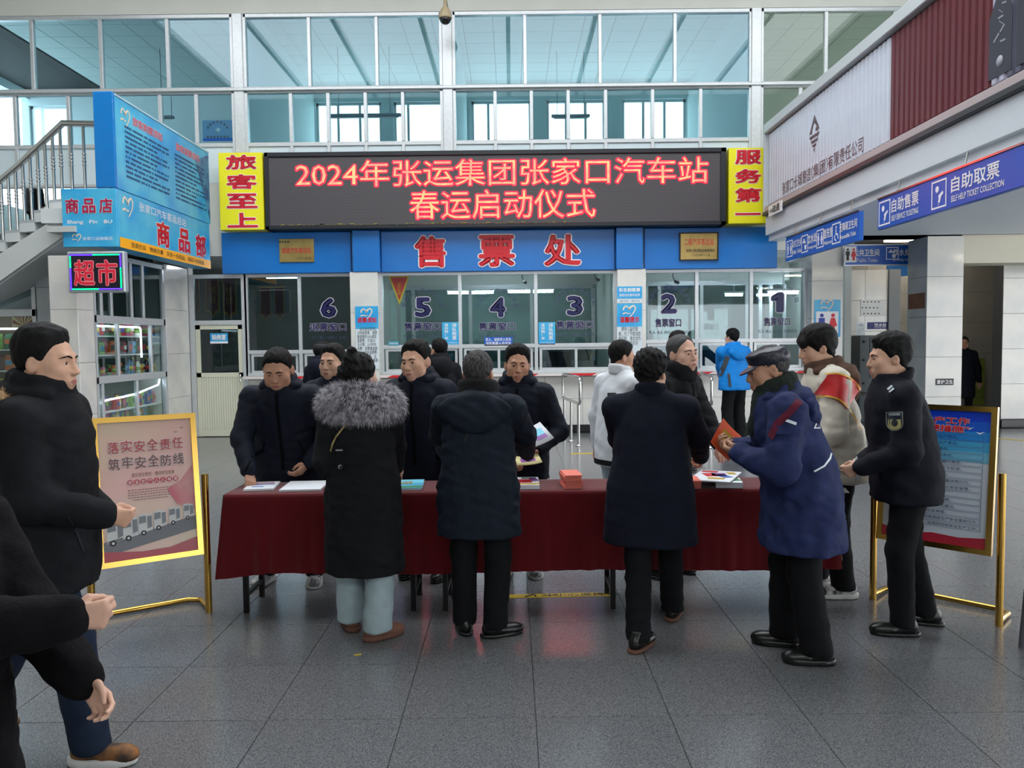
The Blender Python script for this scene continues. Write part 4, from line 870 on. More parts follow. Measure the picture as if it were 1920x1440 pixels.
for k, (pxs, ytop, gmm) in enumerate((([722, 748, 775, 882, 997, 1112], 537, GL), ([1212, 1236, 1315, 1400, 1425, 1445, 1470], 534, GL))):
    r = struct_root('window_%d' % (14+k), (XI(pxs[0]), YI, 1.2)); xs = [XI(q) for q in pxs]; f = MB()
    f.box(xs[0], xs[-1], YI-.03, YI+.03, ZI(ytop)-.06, ZI(ytop)+.03).box(xs[0], xs[-1], YI-.03, YI+.03, 1.15, 1.25).build('frame', ALU, r)
    for q in xs: MB().box(q-.035, q+.035, YI-.03, YI+.03, 1.25, ZI(ytop)-.06).build('mullion', ALU, r)
    for a, b in zip(xs[:-1], xs[1:]): MB().box(a+.035, b-.035, YI, YI+.006, 1.25, ZI(ytop)-.06).build('pane', gmm, r)
    struct('wall_partition_%d' % (k+1), OFFW, MB().box(xs[0]-.1, xs[-1]+.1, YI-.03, YI+.05, 0, 1.15).box(xs[0]-.1, xs[-1]+.1, YI-.03, YI+.05, ZI(ytop)+.03, 3.32))
for lb, a, b, yy, Y in (('bright fluorescent tube behind the glass between numbers 5 and 4', 840, 925, 549, 18.0), ('bright fluorescent tube right of the figure four behind the glass', 953, 1037, 547, 18.0), ('bright fluorescent tube behind the glass of window 1', 1441, 1496, 549, 16.6), ('fluorescent tube lighting the office behind window 6', 500, 560, 520, 17.5), ('short fluorescent tube behind the glass right of number 2', 1360, 1392, 553, 18.2)):
    q0 = P(a, yy, Y); q1 = P(b, yy, Y); t = thing('tube_lamp', lb, 'lamp', ((q0.x+q1.x)/2, Y, q0.z)); MB().tube([q0, (q1.x, Y, q0.z)], .028, 8).build('tube', TUBE, t)
    MB().box(q0.x-.03, q1.x+.03, Y-.05, Y+.05, q0.z+.035, q0.z+.08, 0, .006).build('housing', WHT, t); MB().tube([((q0.x+q1.x)/2, Y, q0.z+.08), ((q0.x+q1.x)/2, Y, 3.32)], .012, 6).build('rod', WHT, t)
for lb, px, Y in (('added unseen fill tube inside the middle ticket booth', 935, 15.6), ('added unseen fill tube inside the right hand ticket booth', 1360, 15.6), ('added unseen fill tube inside the station office above window 6', 520, 15.8)):  # fill lamps added above the window heads to brighten the booths
    q = P(px, 480, Y); t = thing('added_fill_tube', lb, 'lamp', (q.x, Y, 3.2)); MB().tube([(q.x-.6, Y, 3.22), (q.x+.6, Y, 3.22)], .02, 8).build('tube', FILL_COOL, t); MB().box(q.x-.63, q.x+.63, Y-.04, Y+.04, 3.25, 3.32, 0, .006).build('housing', WHT, t)
# small things seen through the low sliding windows
for k, (px, w_, h_, lb) in enumerate(((748, 12, 26, 'green bottle standing behind the sliding window left of number 5'),)):
    q = P(734, 688, YT+.45); t = thing('bottle', lb, 'bottle', (q.x, YT+.45, zc_)); MB().lathe((q.x, YT+.45, zc_), [(.03, 0), (.032, .01), (.032, .14), (.012, .19), (.012, .22)], 12).build('bottle_body', mat('green_glass', (30, 120, 80), .1), t); MB().lathe((q.x, YT+.45, zc_+.22), [(.014, 0), (.014, .02)], 10).build('cap', WHT, t)
tb = thing('office_desk', 'plain office desk inside the booth behind windows 5 to 3', 'desk', (1.0, 15.2, 0)); MB().box(XT(722), XT(1150), 14.85, 15.5, zc_-.08, zc_-.03, 0, .005).build('desk_top', OFFW, tb)
for xx in (XT(724), XT(935), XT(1146)): MB().box(xx-.02, xx+.02, 14.9, 15.45, 0, zc_-.08).build('panel_leg', OFFW, tb)
tb = thing('office_desk', 'plain office desk inside the booth behind windows 2 and 1', 'desk', (3.5, 15.2, 0)); MB().box(XT(1212), XT(1505), 14.85, 15.5, zc_-.08, zc_-.03, 0, .005).build('desk_top', OFFW, tb)
for xx in (XT(1214), XT(1360), XT(1503)): MB().box(xx-.02, xx+.02, 14.9, 15.45, 0, zc_-.08).build('panel_leg', OFFW, tb)
for px, lb in ((845, 'black computer monitor seen through the sliding window below number 5'), (1048, 'black computer monitor seen through the sliding window left below number 3'), (1335, 'grey computer monitor seen through the sliding window below window 2'), (990, 'black computer monitor seen through the sliding window right below number 4')):
    q = P(px, 680, 15.25); t = thing('monitor', lb, 'monitor', (q.x, 15.25, zc_-.03)); MB().box(q.x-.24, q.x+.24, 15.24, 15.28, zc_+.08, zc_+.38, 0, .008).build('screen', BLK_P, t); MB().box(q.x-.02, q.x+.02, 15.26, 15.3, zc_-.02, zc_+.1).build('neck', BLK_P, t); MB().box(q.x-.1, q.x+.1, 15.2, 15.34, zc_-.03, zc_-.015, 0, .003).build('base', BLK_P, t)
# cctv brackets on the booth soffit
for px, py, lb in ((982, 528, 'small bracket camera under the booth ceiling above the figure four'), (1118, 523, 'small bracket camera near the right corner of the booth behind window 3'), (1266, 528, 'small bracket camera on the booth soffit just right of the travel tips pilaster')):
    q = P(px, py, YT+.5); t = thing('bracket_camera', lb, 'camera', (q.x, YT+.5, q.z)); MB().tube([q, q+Vector((.03, -.12, -.03))], .03, 8).build('camera_body', BLK_P, t); MB().tube([q, q+Vector((-.03, .05, .08)), (q.x-.03, YT+.55, 3.32)], .01, 6).build('bracket', GREYP, t)
# ------------------------------------------------------------------ queue rails
def rail(lb, near, farp, h_):
    a = Vector(near); b = Vector(farp); t = thing('queue_rail', lb, 'railing', a, 0); d = (b-a); L = d.length; d.normalize(); r_ = .024
    def rr(z0, z1, s0, s1): # rounded loop
        pts = []; c = .07
        for cx, cz, t0 in ((s1-c, z1-c, 0), (s0+c, z1-c, 90), (s0+c, z0+c, 180), (s1-c, z0+c, 270)):
            for q in range(0, 91, 30): th = math.radians(t0+q); pts.append(a+d*(cx+c*math.cos(th))+EZ*(cz+c*math.sin(th)))
        return pts
    MB().tube(rr(h_-.42, h_, 0, L), r_, 8, closed=True).build('loop', STEEL, t)
    for q in (.12, L*.5, L-.12):
        p = a+d*q; MB().tube([p, p+EZ*(h_-.42)], r_, 8).build('post', STEEL, t); MB().lathe(p, [(.055, 0), (.055, .012), (.03, .03)], 12).build('foot_flange', STEEL, t)
rail('stainless queue railing in front of window 3 by the white jacket', G(1088, 838), G(1056, 818), 1.1)
rail('stainless queue railing left of the man in the bright blue jacket', G(1334, 842), G(1312, 818), 1.1)
# floor tape
def strip(lb, p0, p1, w_, m, txt=None):
    a = G(*p0); b = G(*p1); d = (b-a).normalized(); n = Vector((-d.y, d.x, 0)); t = thing('floor_tape', lb, 'tape', ((a+b)/2).to_tuple()); c = (a+b)/2
    MB().obox(c+EZ*.0015, d, n, EZ, (b-a).length, w_, .003).build('tape', m, t)
    if txt:
        for s, q in txt: text(s, t, a+(b-a)*q+EZ*.003, d, n, .16 if len(s) == 2 else .07, .055, BLK_P, off=.02, lift=.001)
        dd = MB(); dd.obox(a+(b-a)*.27+EZ*.004, (d+n*.8).normalized(), (n-d*.8).normalized(), EZ, .08, .02, .001); dd.build('slash_mark', BLK_P, t)
YT_ = mat('floor_tape_yellow', (206, 176, 40), .5)
strip('yellow warning tape on the floor under the middle of the red table', (935, 1119), (1148, 1114), .07, YT_, [('1米', .42), ('小心', .6), ('保持', .82), ('间隔', .95)])
strip('short yellow tape mark on the far floor below the queue railing', (1070, 851), (1122, 850), .08, YT_); strip('long thin yellow tape line on the far floor at right', (1872, 822), (1990, 832), .08, YT_)
strip('tiny yellow scrap of tape on the floor below the jeans', (664, 1229), (678, 1227), .012, YT_)
# ------------------------------------------------------------------ shop block on the left
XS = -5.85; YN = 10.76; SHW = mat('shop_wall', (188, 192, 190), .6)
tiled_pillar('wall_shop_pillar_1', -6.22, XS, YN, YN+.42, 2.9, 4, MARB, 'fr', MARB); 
yy0 = PXP(312, 640, XS).y; tiled_pillar('wall_shop_pillar_2', XS-.5, XS, yy0, YT-.04, 3.05, 4, MARB_SHADE, 'fr', MARB)
tiled_pillar('wall_shop_pillar_3', P(70, 600, 11.95).x, P(118, 600, 11.95).x, 11.95, 12.3, 3.2, 5, MARB_SHADE, 'f')
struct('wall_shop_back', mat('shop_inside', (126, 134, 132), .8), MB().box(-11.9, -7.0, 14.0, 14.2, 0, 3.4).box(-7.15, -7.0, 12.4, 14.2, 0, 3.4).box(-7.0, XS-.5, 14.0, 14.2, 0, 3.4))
struct('ceiling_shop', SHW, MB().box(-11.9, -6.25, 12.32, YT-.05, 3.22, 3.3).box(-6.25, XS-.02, YN+.05, YT-.05, 3.22, 3.3))
struct('floor_landing', mat('landing_white', (208, 212, 212), .6), MB().box(-6.4, -5.45, 10.95, YW-.12, 3.36, 3.56))
# side window of the shop (plane x = XS)
def YS(px, py=600): return PXP(px, py, XS).y
ya, yb_ = YN+.43, yy0-.01
zA, zB, zC, zD = 3.0, PXP(235, 600, XS).z, PXP(235, 709, XS).z, .12
r = struct_root('window_20', (XS, (ya+yb_)/2, zD)); f = MB()
for z0_, z1_ in ((zA-.05, zA+.02), (zB-.06, zB+.05), (zC-.05, zC+.05), (zD-.12, zD+.05)): f.box(XS-.06, XS+.0, ya, yb_, z0_, z1_, 0, .005)
for y_ in (ya, yb_-.06): f.box(XS-.06, XS, y_, y_+.06, zD, zA)
f.build('frame', ALU, r)
ys1 = [ya+.03, YS(193), YS(212), YS(250), YS(272), yb_-.03]; ys2 = [ya+.03, YS(222), YS(284), yb_-.03]; ys3 = [ya+.03, YS(195, 740), YS(260, 740), yb_-.03]
for ys_, z0_, z1_, gm in ((ys1, zB+.05, zA-.05, GL_D), (ys2, zC+.05, zB-.06, GL), (ys3, zD+.05, zC-.05, GL)):
    for q in ys_[1:-1]: MB().box(XS-.055, XS-.005, q-.03, q+.03, z0_, z1_, 0, .004).build('mullion', ALU, r)
    for a, b in zip(ys_[:-1], ys_[1:]): MB().box(XS-.033, XS-.027, a+.03, b-.03, z0_, z1_).build('pane', gm, r)
# shelves and goods behind it
sh = thing('display_shelf', 'tall display shelf stocked with goods behind the shop side window', 'shelf', (XS-.3, (ya+yb_)/2, 0)); SHM = mat('shelf_white', (214, 216, 214), .5)
levels = [.12, .52, .92, PXP(235, 768, XS).z, zC+.05, PXP(235, 645, XS).z]; levels = sorted(levels)
levels = [.12, .50, zC-.48, zC+.05, zC+.36, zC+.64]
MB().box(XS-.52, XS-.5, ya, yb_, .05, zA-.1).build('back_panel', mat('shelf_back_green', (60, 84, 72), .6), sh)
for z_ in levels: MB().box(XS-.5, XS-.1, ya+.02, yb_-.02, z_-.02, z_, 0, .003).build('shelf_board', SHM, sh)
for y_ in (ya+.01, yb_-.03): MB().box(XS-.5, XS-.1, y_, y_+.02, .05, zA-.1).build('side_panel', SHM, sh)
PAL = [(190, 30, 36), (226, 196, 60), (40, 110, 60), (36, 70, 150), (232, 232, 228), (110, 60, 34), (214, 110, 40), (120, 170, 60), (200, 80, 120), (40, 40, 46), (90, 150, 190), (150, 190, 90)]
PM = [mat('pack_%d' % i, c, .4, var=.25, vscale=18) for i, c in enumerate(PAL)]
NAMEC = ['red', 'yellow', 'dark green', 'dark blue', 'white', 'brown', 'orange', 'light green', 'pink', 'black', 'pale blue', 'lime']
def goods(kind, base, c, h_, w_, d_, lb, grp, axis='y'):
    t = thing({'bottle': 'bottle', 'can': 'can', 'packet': 'snack_packet', 'box': 'carton'}[kind], lb, {'bottle': 'bottle', 'can': 'can', 'packet': 'snack packet', 'box': 'carton'}[kind], base, 0, grp); x, y, z = base
    if kind == 'bottle':
        MB().lathe(base, [(w_*.48, 0), (w_*.5, .01), (w_*.5, h_*.62), (w_*.2, h_*.84), (w_*.2, h_*.92)], 10).build('bottle_body', PM[c], t); MB().lathe((x, y, z+h_*.92), [(w_*.24, 0), (w_*.24, h_*.08)], 10).build('cap', PM[(c+4) % 12], t); MB().lathe((x, y, z+h_*.2), [(w_*.515, 0), (w_*.515, h_*.28)], 10).build('wrapper', PM[(c+3) % 12], t)
    elif kind == 'can':
        MB().lathe(base, [(w_*.42, 0), (w_*.5, .01), (w_*.5, h_*.92), (w_*.42, h_)], 12).build('can_body', PM[c], t); MB().lathe((x, y, z+h_*.3), [(w_*.51, 0), (w_*.51, h_*.35)], 12).build('wrapper', PM[(c+5) % 12], t)
    elif kind == 'packet':
        m = MB(); n_ = 5; vs = []; fs = []
        for j in range(n_+1):
            for i in range(n_+1):
                a, b = i/n_-.5, j/n_-.5; th_ = d_*.5*(1-(2*abs(a))**3)*(1-(2*abs(b))**4)
                for sg in (-1, 1): vs.append((x+sg*th_ if axis == 'y' else x+a*w_, y+a*w_ if axis == 'y' else y+sg*th_, z+h_*(b+.5)))
        N = n_+1
        for j in range(n_):
            for i in range(n_):
                for sg in (0, 1): q = [((j)*N+i)*2+sg, (j*N+i+1)*2+sg, ((j+1)*N+i+1)*2+sg, ((j+1)*N+i)*2+sg]; fs.append(q)
        m.add(vs, fs, 0, True); m.build('pouch', PM[c], t); MB().box(x+d_*.3 if axis == 'y' else x-w_*.3, x+d_*.52 if axis == 'y' else x+w_*.3, y-w_*.3 if axis == 'y' else y-d_*.52, y+w_*.3 if axis == 'y' else y-d_*.3, z+h_*.35, z+h_*.65, 0, .002).build('print_panel', PM[(c+4) % 12], t)
    else:
        MB().box(x-d_/2, x+d_/2, y-w_/2, y+w_/2, z, z+h_, 0, .003).build('carton_body', PM[c], t); MB().box(x+d_/2, x+d_/2+.002, y-w_*.35, y+w_*.35, z+h_*.3, z+h_*.7).build('print_panel', PM[(c+3) % 12], t)
_lab = {}
def uniq(l):
    n = _lab.get(l, 0); _lab[l] = n+1; return l if n == 0 else l+', '+('second', 'third', 'fourth', 'fifth', 'sixth')[n-1]+' from left'
rg = random.Random(3); L_ = yb_-ya-.1
rows = [(levels[3], ['can', 'can', 'bottle'], .11, 'middle'), (levels[4], ['packet', 'box', 'packet'], .16, 'upper'), (levels[5], ['packet', 'box', 'bottle'], .15, 'top'), (levels[2], ['box', 'packet', 'bottle'], .13, 'lower'), (levels[1], ['box', 'bottle', 'packet'], .14, 'bottom')]
for zr_, kinds, w_, nm in rows:
    y_ = ya+.08
    while y_ < yb_-.1:
        k = rg.choice(kinds); c = rg.randrange(12); ww = w_*rg.uniform(.75, 1.1); hh = {'can': .15, 'bottle': .24, 'packet': .22, 'box': .2}[k]*rg.uniform(.85, 1.1)
        goods(k, (XS-.22+rg.uniform(-.02, .02), y_+ww/2, zr_), c, hh, ww*.92, .1 if k != 'packet' else .07, uniq('%s %s on the %s shelf of the shop side window' % (NAMEC[c], {'can': 'can', 'bottle': 'bottle', 'packet': 'snack packet', 'box': 'carton'}[k], nm)), 'goods on the %s side shelf' % nm); y_ += ww+.01
LEDW = mat('led_strip_white', (255, 255, 255), .5, emit=(235, 240, 255), estr=7.0)
for lb, pts in (('white LED strip lamp along the top of the shop display window', [(XS-.09, ya+.05, zB-.1), (XS-.09, yb_-.75, zB-.1), (XS-.09, yb_-.72, zB-.14), (XS-.09, yb_-.72, zC+.3)]), ('sagging white LED strip lamp across the low shop display window', [(XS-.09, ya+.05, zC-.33), (XS-.09, ya+.5, zC-.30), (XS-.09, ya+.9, zC-.29), (XS-.09, (ya+yb_)/2+.2, zC-.27), (XS-.09, yb_-.15, zC-.17), (XS-.09, yb_-.1, zC-.08)])):
    t = thing('led_strip', lb, 'lamp', pts[0]); MB().tube(pts, .014, 8).build('light_tube', LEDW, t)
# shop front glass under the stairs
YF = 12.1; r = struct_root('window_21', (-8, YF, 0)); xa, xb = P(-80, 600, YF).x, P(70, 600, YF).x; zs_ = P(30, 586, YF).z; f = MB()
for z0_, z1_ in ((.0, .12), (zs_-.06, zs_+.05), (3.1, 3.18)): f.box(xa, xb, YF-.03, YF+.03, z0_, z1_, 0, .004)
for q in (xa, xb-.03): f.box(q-.03, q+.03, YF-.03, YF+.03, 0, 3.18)
f.build('frame', ALU, r); MB().box(xa+.03, xb-.06, YF, YF+.006, zs_+.05, 3.1).build('pane', GL_D, r); MB().box(xa+.03, xb-.06, YF, YF+.006, .12, zs_-.06).build('pane', GL, r)
sh2 = thing('display_shelf', 'display shelf of snacks behind the shop front window at the far left', 'shelf', ((xa+xb)/2, YF+.3, 0)); lv2 = [.15, .55, .95, P(30, 694, YF+.3).z, P(30, 655, YF+.3).z]; MB().box(xa, xb-.06, YF+.46, YF+.48, .05, zs_).build('back_panel', mat('shelf_back_warm', (120, 96, 72), .6), sh2)
for z_ in lv2: MB().box(xa, xb-.06, YF+.1, YF+.46, z_-.02, z_, 0, .003).build('shelf_board', SHM, sh2)
for z_, nm in zip(lv2[2:], ('third', 'fourth', 'top')):
    x_ = xa+.06
    while x_ < xb-.2:
        c = rg.choice((0, 1, 5, 6, 2, 7, 9)); ww = rg.uniform(.13, .18); goods('packet', (x_+ww/2, YF+.2, z_), c, .24, ww*.95, .07, uniq('%s snack packet on the %s shelf of the shop front window' % (NAMEC[c], nm)), 'snacks on the %s front shelf' % nm, 'x'); x_ += ww+.01
t = thing('led_strip', 'white LED strip lamp over the snacks at the far left edge', 'lamp', (xa, YF+.12, zs_-.2)); MB().tube([(xa+.1, YF+.09, P(30, 616, YF).z), (xb-.1, YF+.09, P(30, 616, YF).z)], .014, 8).build('light_tube', LEDW, t)
pz = P(40, 602, YF+.05); t = thing('sunburst_poster', 'orange sunburst poster above the snacks in the shop front window', 'poster', (pz.x, YF+.05, zs_-.14)); sx0, sx1, sz0, sz1 = P(22, 600, YF+.05).x, P(68, 600, YF+.05).x, P(30, 613, YF+.05).z, P(30, 592, YF+.05).z
MB().box(sx0, sx1, YF+.05, YF+.058, sz0, sz1).build('sheet', mat('poster_cream', (226, 200, 150), .6), t); m = MB()
for k in range(7): th = math.radians(20+23*k); cx, cz = (sx0+sx1)/2, sz0; m.add([(cx, YF+.049, cz), (cx+.3*math.cos(th)*.6, YF+.049, min(sz1, cz+.3*math.sin(th))), (cx+.3*math.cos(th+.2)*.6, YF+.049, min(sz1, cz+.3*math.sin(th+.2)))], [(0, 1, 2)])
m.build('rays', mat('ray_brown', (170, 70, 40), .6), t)
# sign boxes
BX = -5.32; BOXC = mat('sign_box_grey', (150, 160, 168), .6)
zr0, zr1 = P(222, 463, 10.9).z, P(222, 354, 10.9).z; y1_, y2_ = 10.9, YBd-.2
t = thing('shop_sign', 'blue shop sign box with big red characters and yellow strip along the shop side', 'sign', (BX-.1, (y1_+y2_)/2, zr0))
MB().box(BX-.3, BX, y1_+.02, y2_, zr0, zr1, 0, .006).build('panel', BLUE2, t); MB().box(BX, BX+.004, y1_+.02, y2_, zr0, zr0+.14).build('yellow_strip', ORG, t)
def ST(s, py, zc2, wy, hz, m, off=0, lift=.004, tt=None): return text(s, tt or t, (BX, py, zc2), EY, EZ, wy, hz, m, off=off, lift=lift)
Hh = zr1-zr0; Ly = y2_-y1_
for k, ch in enumerate('商品部'):
    yy = y1_+Ly*(.42, .66, .87)[k]; ST(ch, yy, zr0+Hh*.45, .42, .36, WHT, .06); ST(ch, yy, zr0+Hh*.45, .42, .36, RED, .03, .008)
ST('张家口汽车客运总站', y1_+Ly*.44, zr1-.13, Ly*.5, .13, WHT, .01); ST('货真价实　物美价廉　买走一份商品　带回十份祝福', y1_+Ly*.5, zr0+.07, Ly*.8, .075, BLK_P, .0, .008)
m = MB(); logo(m, (BX, y1_+.28, zr1-.2), EY, EZ, .3, lift=.006); m.build('emblem', LOGOM, t)
xa, xb = P(118, 410, 10.88).x, BX-.31; t = thing('shop_sign', 'square sky blue shop sign with three crimson characters facing the hall', 'sign', ((xa+xb)/2, 10.9, zr0))
xb = BX; MB().box(xa, xb, 10.86, 10.915, zr0, zr1, 0, .006).build('panel', BLUE2, t); c = Vector(((xa+xb)/2, 10.86, (zr0+zr1)/2))
for k, ch in enumerate('商品店'): text(ch, t, c+EX*(-.24+.24*k)*((xb-xa)/.78)+EZ*.16, EX, EZ, .17, .19, WHT, off=.05); text(ch, t, c+EX*(-.24+.24*k)*((xb-xa)/.78)+EZ*.16, EX, EZ, .17, .19, mat('letter_crimson', (176, 24, 70), .4), off=.025, lift=.008)
text('Shang   Pin   BU', t, c-EZ*.06, EX, EZ, (xb-xa)*.82, .06, WHT, off=.02)
m = MB(); logo(m, c+Vector((-.18, 0, -.27)), EX, EZ, .12); m.build('emblem', LOGOM, t); text('张家口运输集团', t, c+Vector((.1, 0, -.28)), EX, EZ, .4, .045, WHT, off=.01)
# rules board above
zb0, zb1 = zr1+.01, P(235, 178, 10.9).z
t = thing('rules_board', 'large blue passenger rules board with small print above the shop sign', 'board', (BX-.1, (y1_+y2_)/2, zb0))
MB().box(BX-.06, BX, y1_+.02, y2_+.06, zb0, zb1, 0, .004).build('panel', BLUE2, t); MB().box(BX-.27, BX+.0, y1_-.04, y1_+.018, zb0, zb1+.04, 0, .01).build('end_post', mat('end_post_blue', (20, 120, 196), .12, 0, .6, .6, 9), t)
MB().box(BX-.08, BX+.01, y1_+.02, y2_+.06, zb1, zb1+.03, 0, .004).build('top_cap', mat('cap_clear', (170, 206, 220), .2), t)
Hb = zb1-zb0; DK = mat('small_print', (40, 78, 120), .6)
m = MB(); logo(m, (BX, y1_+.3, zb1-.22), EY, EZ, .26, lift=.005); m.build('emblem', LOGOM, t)
for s, f0 in (('旅客购票须知', .3), ('旅客退票须知', .74)): ST(s, y1_+Ly*f0, zb1-.2, Ly*.29, .12, WHT, .05, .003, t); ST(s, y1_+Ly*f0, zb1-.2, Ly*.29, .12, PINKP, .02, .006, t)
pr = MB(); rr2 = random.Random(5)
for k in range(11):
    for (u0, u1) in ((.08, .5), (.58, .95)):
        uu = u0; ue = u1-(.12 if k % 3 == 2 else 0)
        while uu < ue:
            ww = .016; zz = zb1-.34-.068*k; pr.obox((BX+.005, y1_+Ly*(uu+ww/2), zz), EY, EZ, EX, Ly*ww*.72, .028, .002); uu += ww*rr2.choice((1, 1, 1, 1.6))
pr.build('small_print', DK, t, kind='stuff')
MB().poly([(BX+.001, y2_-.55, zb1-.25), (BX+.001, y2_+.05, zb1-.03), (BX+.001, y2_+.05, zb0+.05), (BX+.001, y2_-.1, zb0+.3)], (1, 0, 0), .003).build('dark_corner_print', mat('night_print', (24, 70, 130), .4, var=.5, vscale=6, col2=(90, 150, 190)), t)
# red LED shop sign
c = P(180, 510, 10.55); w_, h_ = 106/F*10.55, 76/F*10.55; t = thing('led_shop_sign', 'small black LED sign with red supermarket characters and green blue light border', 'sign', (c.x, 10.55, c.z-h_/2))
MB().box(c.x-w_/2, c.x+w_/2, 10.55, 10.66, c.z-h_/2, c.z+h_/2, 0, .012).build('case', mat('sign_case_silver', (190, 196, 200), .3, .5), t); MB().box(c.x-w_/2+.03, c.x+w_/2-.03, 10.543, 10.55, c.z-h_/2+.03, c.z+h_/2-.03).build('panel', mat('sign_face_dark', (26, 18, 34), .3), t)
for k, ch in enumerate('超市'): text(ch, t, (c.x-.15+.3*k, 10.543, c.z-.01), EX, EZ, .26, .32, mat('neon_pink_edge', (220, 150, 150), .5, emit=(220, 120, 130), estr=.25), off=.045); text(ch, t, (c.x-.15+.3*k, 10.543, c.z-.01), EX, EZ, .26, .32, mat('neon_red', (180, 30, 50), .5, emit=(190, 20, 50), estr=.45), off=.022, lift=.008)
LG = mat('led_green', (0, 220, 110), .5, emit=(0, 230, 110), estr=6); LB = mat('led_blue', (50, 30, 255), .5, emit=(60, 30, 255), estr=8)
bx, bz = w_/2-.045, h_/2-.045; pts = []
for k in range(30): pts.append((-bx+2*bx*k/30, bz, k < 14)); pts.append((bx-2*bx*k/30, -bz, k < 14))
for k in range(20): pts.append((bx, bz-2*bz*k/20, k < 8)); pts.append((-bx, -bz+2*bz*k/20, k < 13))
for k, (u, v, isb) in enumerate(pts):
    key = 'ledb' if isb else 'ledg'
    if key not in _cache: _cache[key] = MB().box(-.008, .008, -.006, .006, -.008, .008, 0, .003).mesh('light_dot', mats=[LB if isb else LG])
    o = bpy.data.objects.new('light_dot', _cache[key]); COL.objects.link(o); o.parent = t; o.location = Vector((c.x+u, 10.54, c.z+v))-OFF[t]
MB().tube([(c.x, 10.6, c.z+h_/2), (c.x, 10.6, 2.86)], .015, 8).tube([(c.x, 10.6, 2.85), (c.x-.1, 10.9, 2.86)], .015, 8).build('hanger', STEEL, t)
MB().box(c.x-w_/2, c.x-w_/2+.02, 10.66, 10.9, c.z-.02, c.z+.02).build('wall_arm', STEEL, t)
# ------------------------------------------------------------------ stairs with railing
LZ = P(118, 372, 11.1).z; p0 = P(121, 372, 11.1); st = thing('staircase', 'white staircase rising from the left to the landing behind the blue shop sign', 'staircase', (p0.x-1.5, 11.2, 1.5)); dv = Vector((-.275, .10, 0)); rz = .125; SWH = mat('stair_white', (214, 218, 218), .5); TRD = mat('stair_tread', (176, 184, 188), .4)
dn = Vector((.10, .275, 0)).normalized(); ns = 9
for k in range(ns):
    a = p0+dv*k; z_ = LZ-rz*(k); q = [a, a+dv, a+dv+dn*1.2, a+dn*1.2]
    MB().poly([(v.x, v.y, z_-.04-rz) for v in q], (0, 0, 1), rz+.0).build('riser_block', SWH, st); MB().poly([(v.x, v.y, z_-.04) for v in [q[0]+(-dv)*.06, q[1], q[2], q[3]-dv*.06]], (0, 0, 1), .04).build('tread', TRD, st)
a = p0-dv*.2; e = p0+dv*ns; MB().poly([(a.x, a.y, LZ-.2), (a.x, a.y, LZ-.5), (e.x, e.y, LZ-rz*ns-.6), (e.x, e.y, LZ-rz*ns-.14), ], dn*-1, .05).build('stringer', SWH, st)
MB().poly([(a.x, a.y, LZ-.48), (e.x, e.y, LZ-rz*ns-.58), (e.x+dn.x*1.2, e.y+dn.y*1.2, LZ-rz*ns-.55), (a.x+dn.x*1.2, a.y+dn.y*1.2, LZ-.46)], (0, 0, -1), .04).build('soffit', SWH, st)
MB().box(p0.x, -5.62, 11.1, 12.3, LZ-.16, LZ, 0, .005).build('landing_slab', SWH, st)
rl = thing('stair_railing', 'polished steel stair railing with ringed balusters at the upper left', 'railing', (p0.x, 11.15, LZ)); hr = .93
top = [P(222, 234, 11.15), P(118, 231, 11.15)]; pts = [top[0], top[1]]; 
for k in (3, 6, 9): v = p0+dv*k; pts.append(Vector((v.x, v.y+.03, LZ-rz*k+.96-.02*k)))
MB().tube(pts, .045, 10).build('handrail', STEEL, rl)
def baluster(x, y, z0_, z1_):
    b = MB().tube([(x, y, z0_), (x, y, z1_)], .022, 8).build('baluster', STEEL, rl); m = MB(); zc2 = z0_+(z1_-z0_)*.45
    for k in range(4): m.lathe((x, y, zc2+.05*k), [(.026, 0), (.034, .008), (.026, .016)], 8)
    m.build('ring_set', STEEL, b)
for k in range(9):
    v = p0+dv*(k+.25); i_ = (k+.25); zt_ = pts[1].z+(pts[2].z-pts[1].z)*min(i_/3, 1) if i_ < 3 else pts[2].z+(pts[3].z-pts[2].z)*(i_-3)/3 if i_ < 6 else pts[3].z+(pts[4].z-pts[3].z)*(i_-6)/3
    for q in (0, .5):
        v = p0+dv*(k+.25+q); zt2 = zt_-q*rz; baluster(v.x, v.y+.05, LZ-rz*k-.0, zt2)
for px in (134, 158, 183, 206): v = P(px, 300, 11.15); baluster(v.x, 11.15, LZ, top[0].z)
# ------------------------------------------------------------------ balcony on the right
XF = 4.5; zT = 1.68+.82*XF; zK = 1.68+.785*XF; zQ = 1.68+.508*XF; zFb = 1.68+.375*XF; YF0, YF1 = 3.0, 13.95
FILL_WARM = mat('fill_tube_warm', (255, 250, 240), .5, emit=(255, 240, 214), estr=26.0)
GREYC = mat('balcony_cap', (186, 194, 196), .5); LIGHTB = mat('balcony_fascia', (206, 214, 220), .6)
struct('wall_balcony', LIGHTB, MB().box(XF+.05, XF+.3, YF0, YF1, zFb+.1, zT-.05)); struct('floor_balcony', LIGHTB, MB().box(XF, 12, YF0, YF1-.0, zFb, zFb+.1))
struct('trim_6', GREYC, MB().box(XF-.1, XF+.3, YF0, YF1+.02, zK, zT, 0, .01)); struct('trim_7', LIGHTB, MB().box(XF-.06, XF+.05, YF0, YF1, zFb+.1, zQ-.17, 0, .006))
struct('trim_8', mat('trim_dark', (52, 56, 60), .4), MB().box(XF-.12, XF+.05, YF0, YF1, zQ-.17, zQ-.1, 0, .01)); struct('trim_9', mat('trim_mauve', (176, 164, 164), .5), MB().box(XF-.09, XF+.05, YF0, YF1, zQ-.1, zQ-.01, 0, .006))
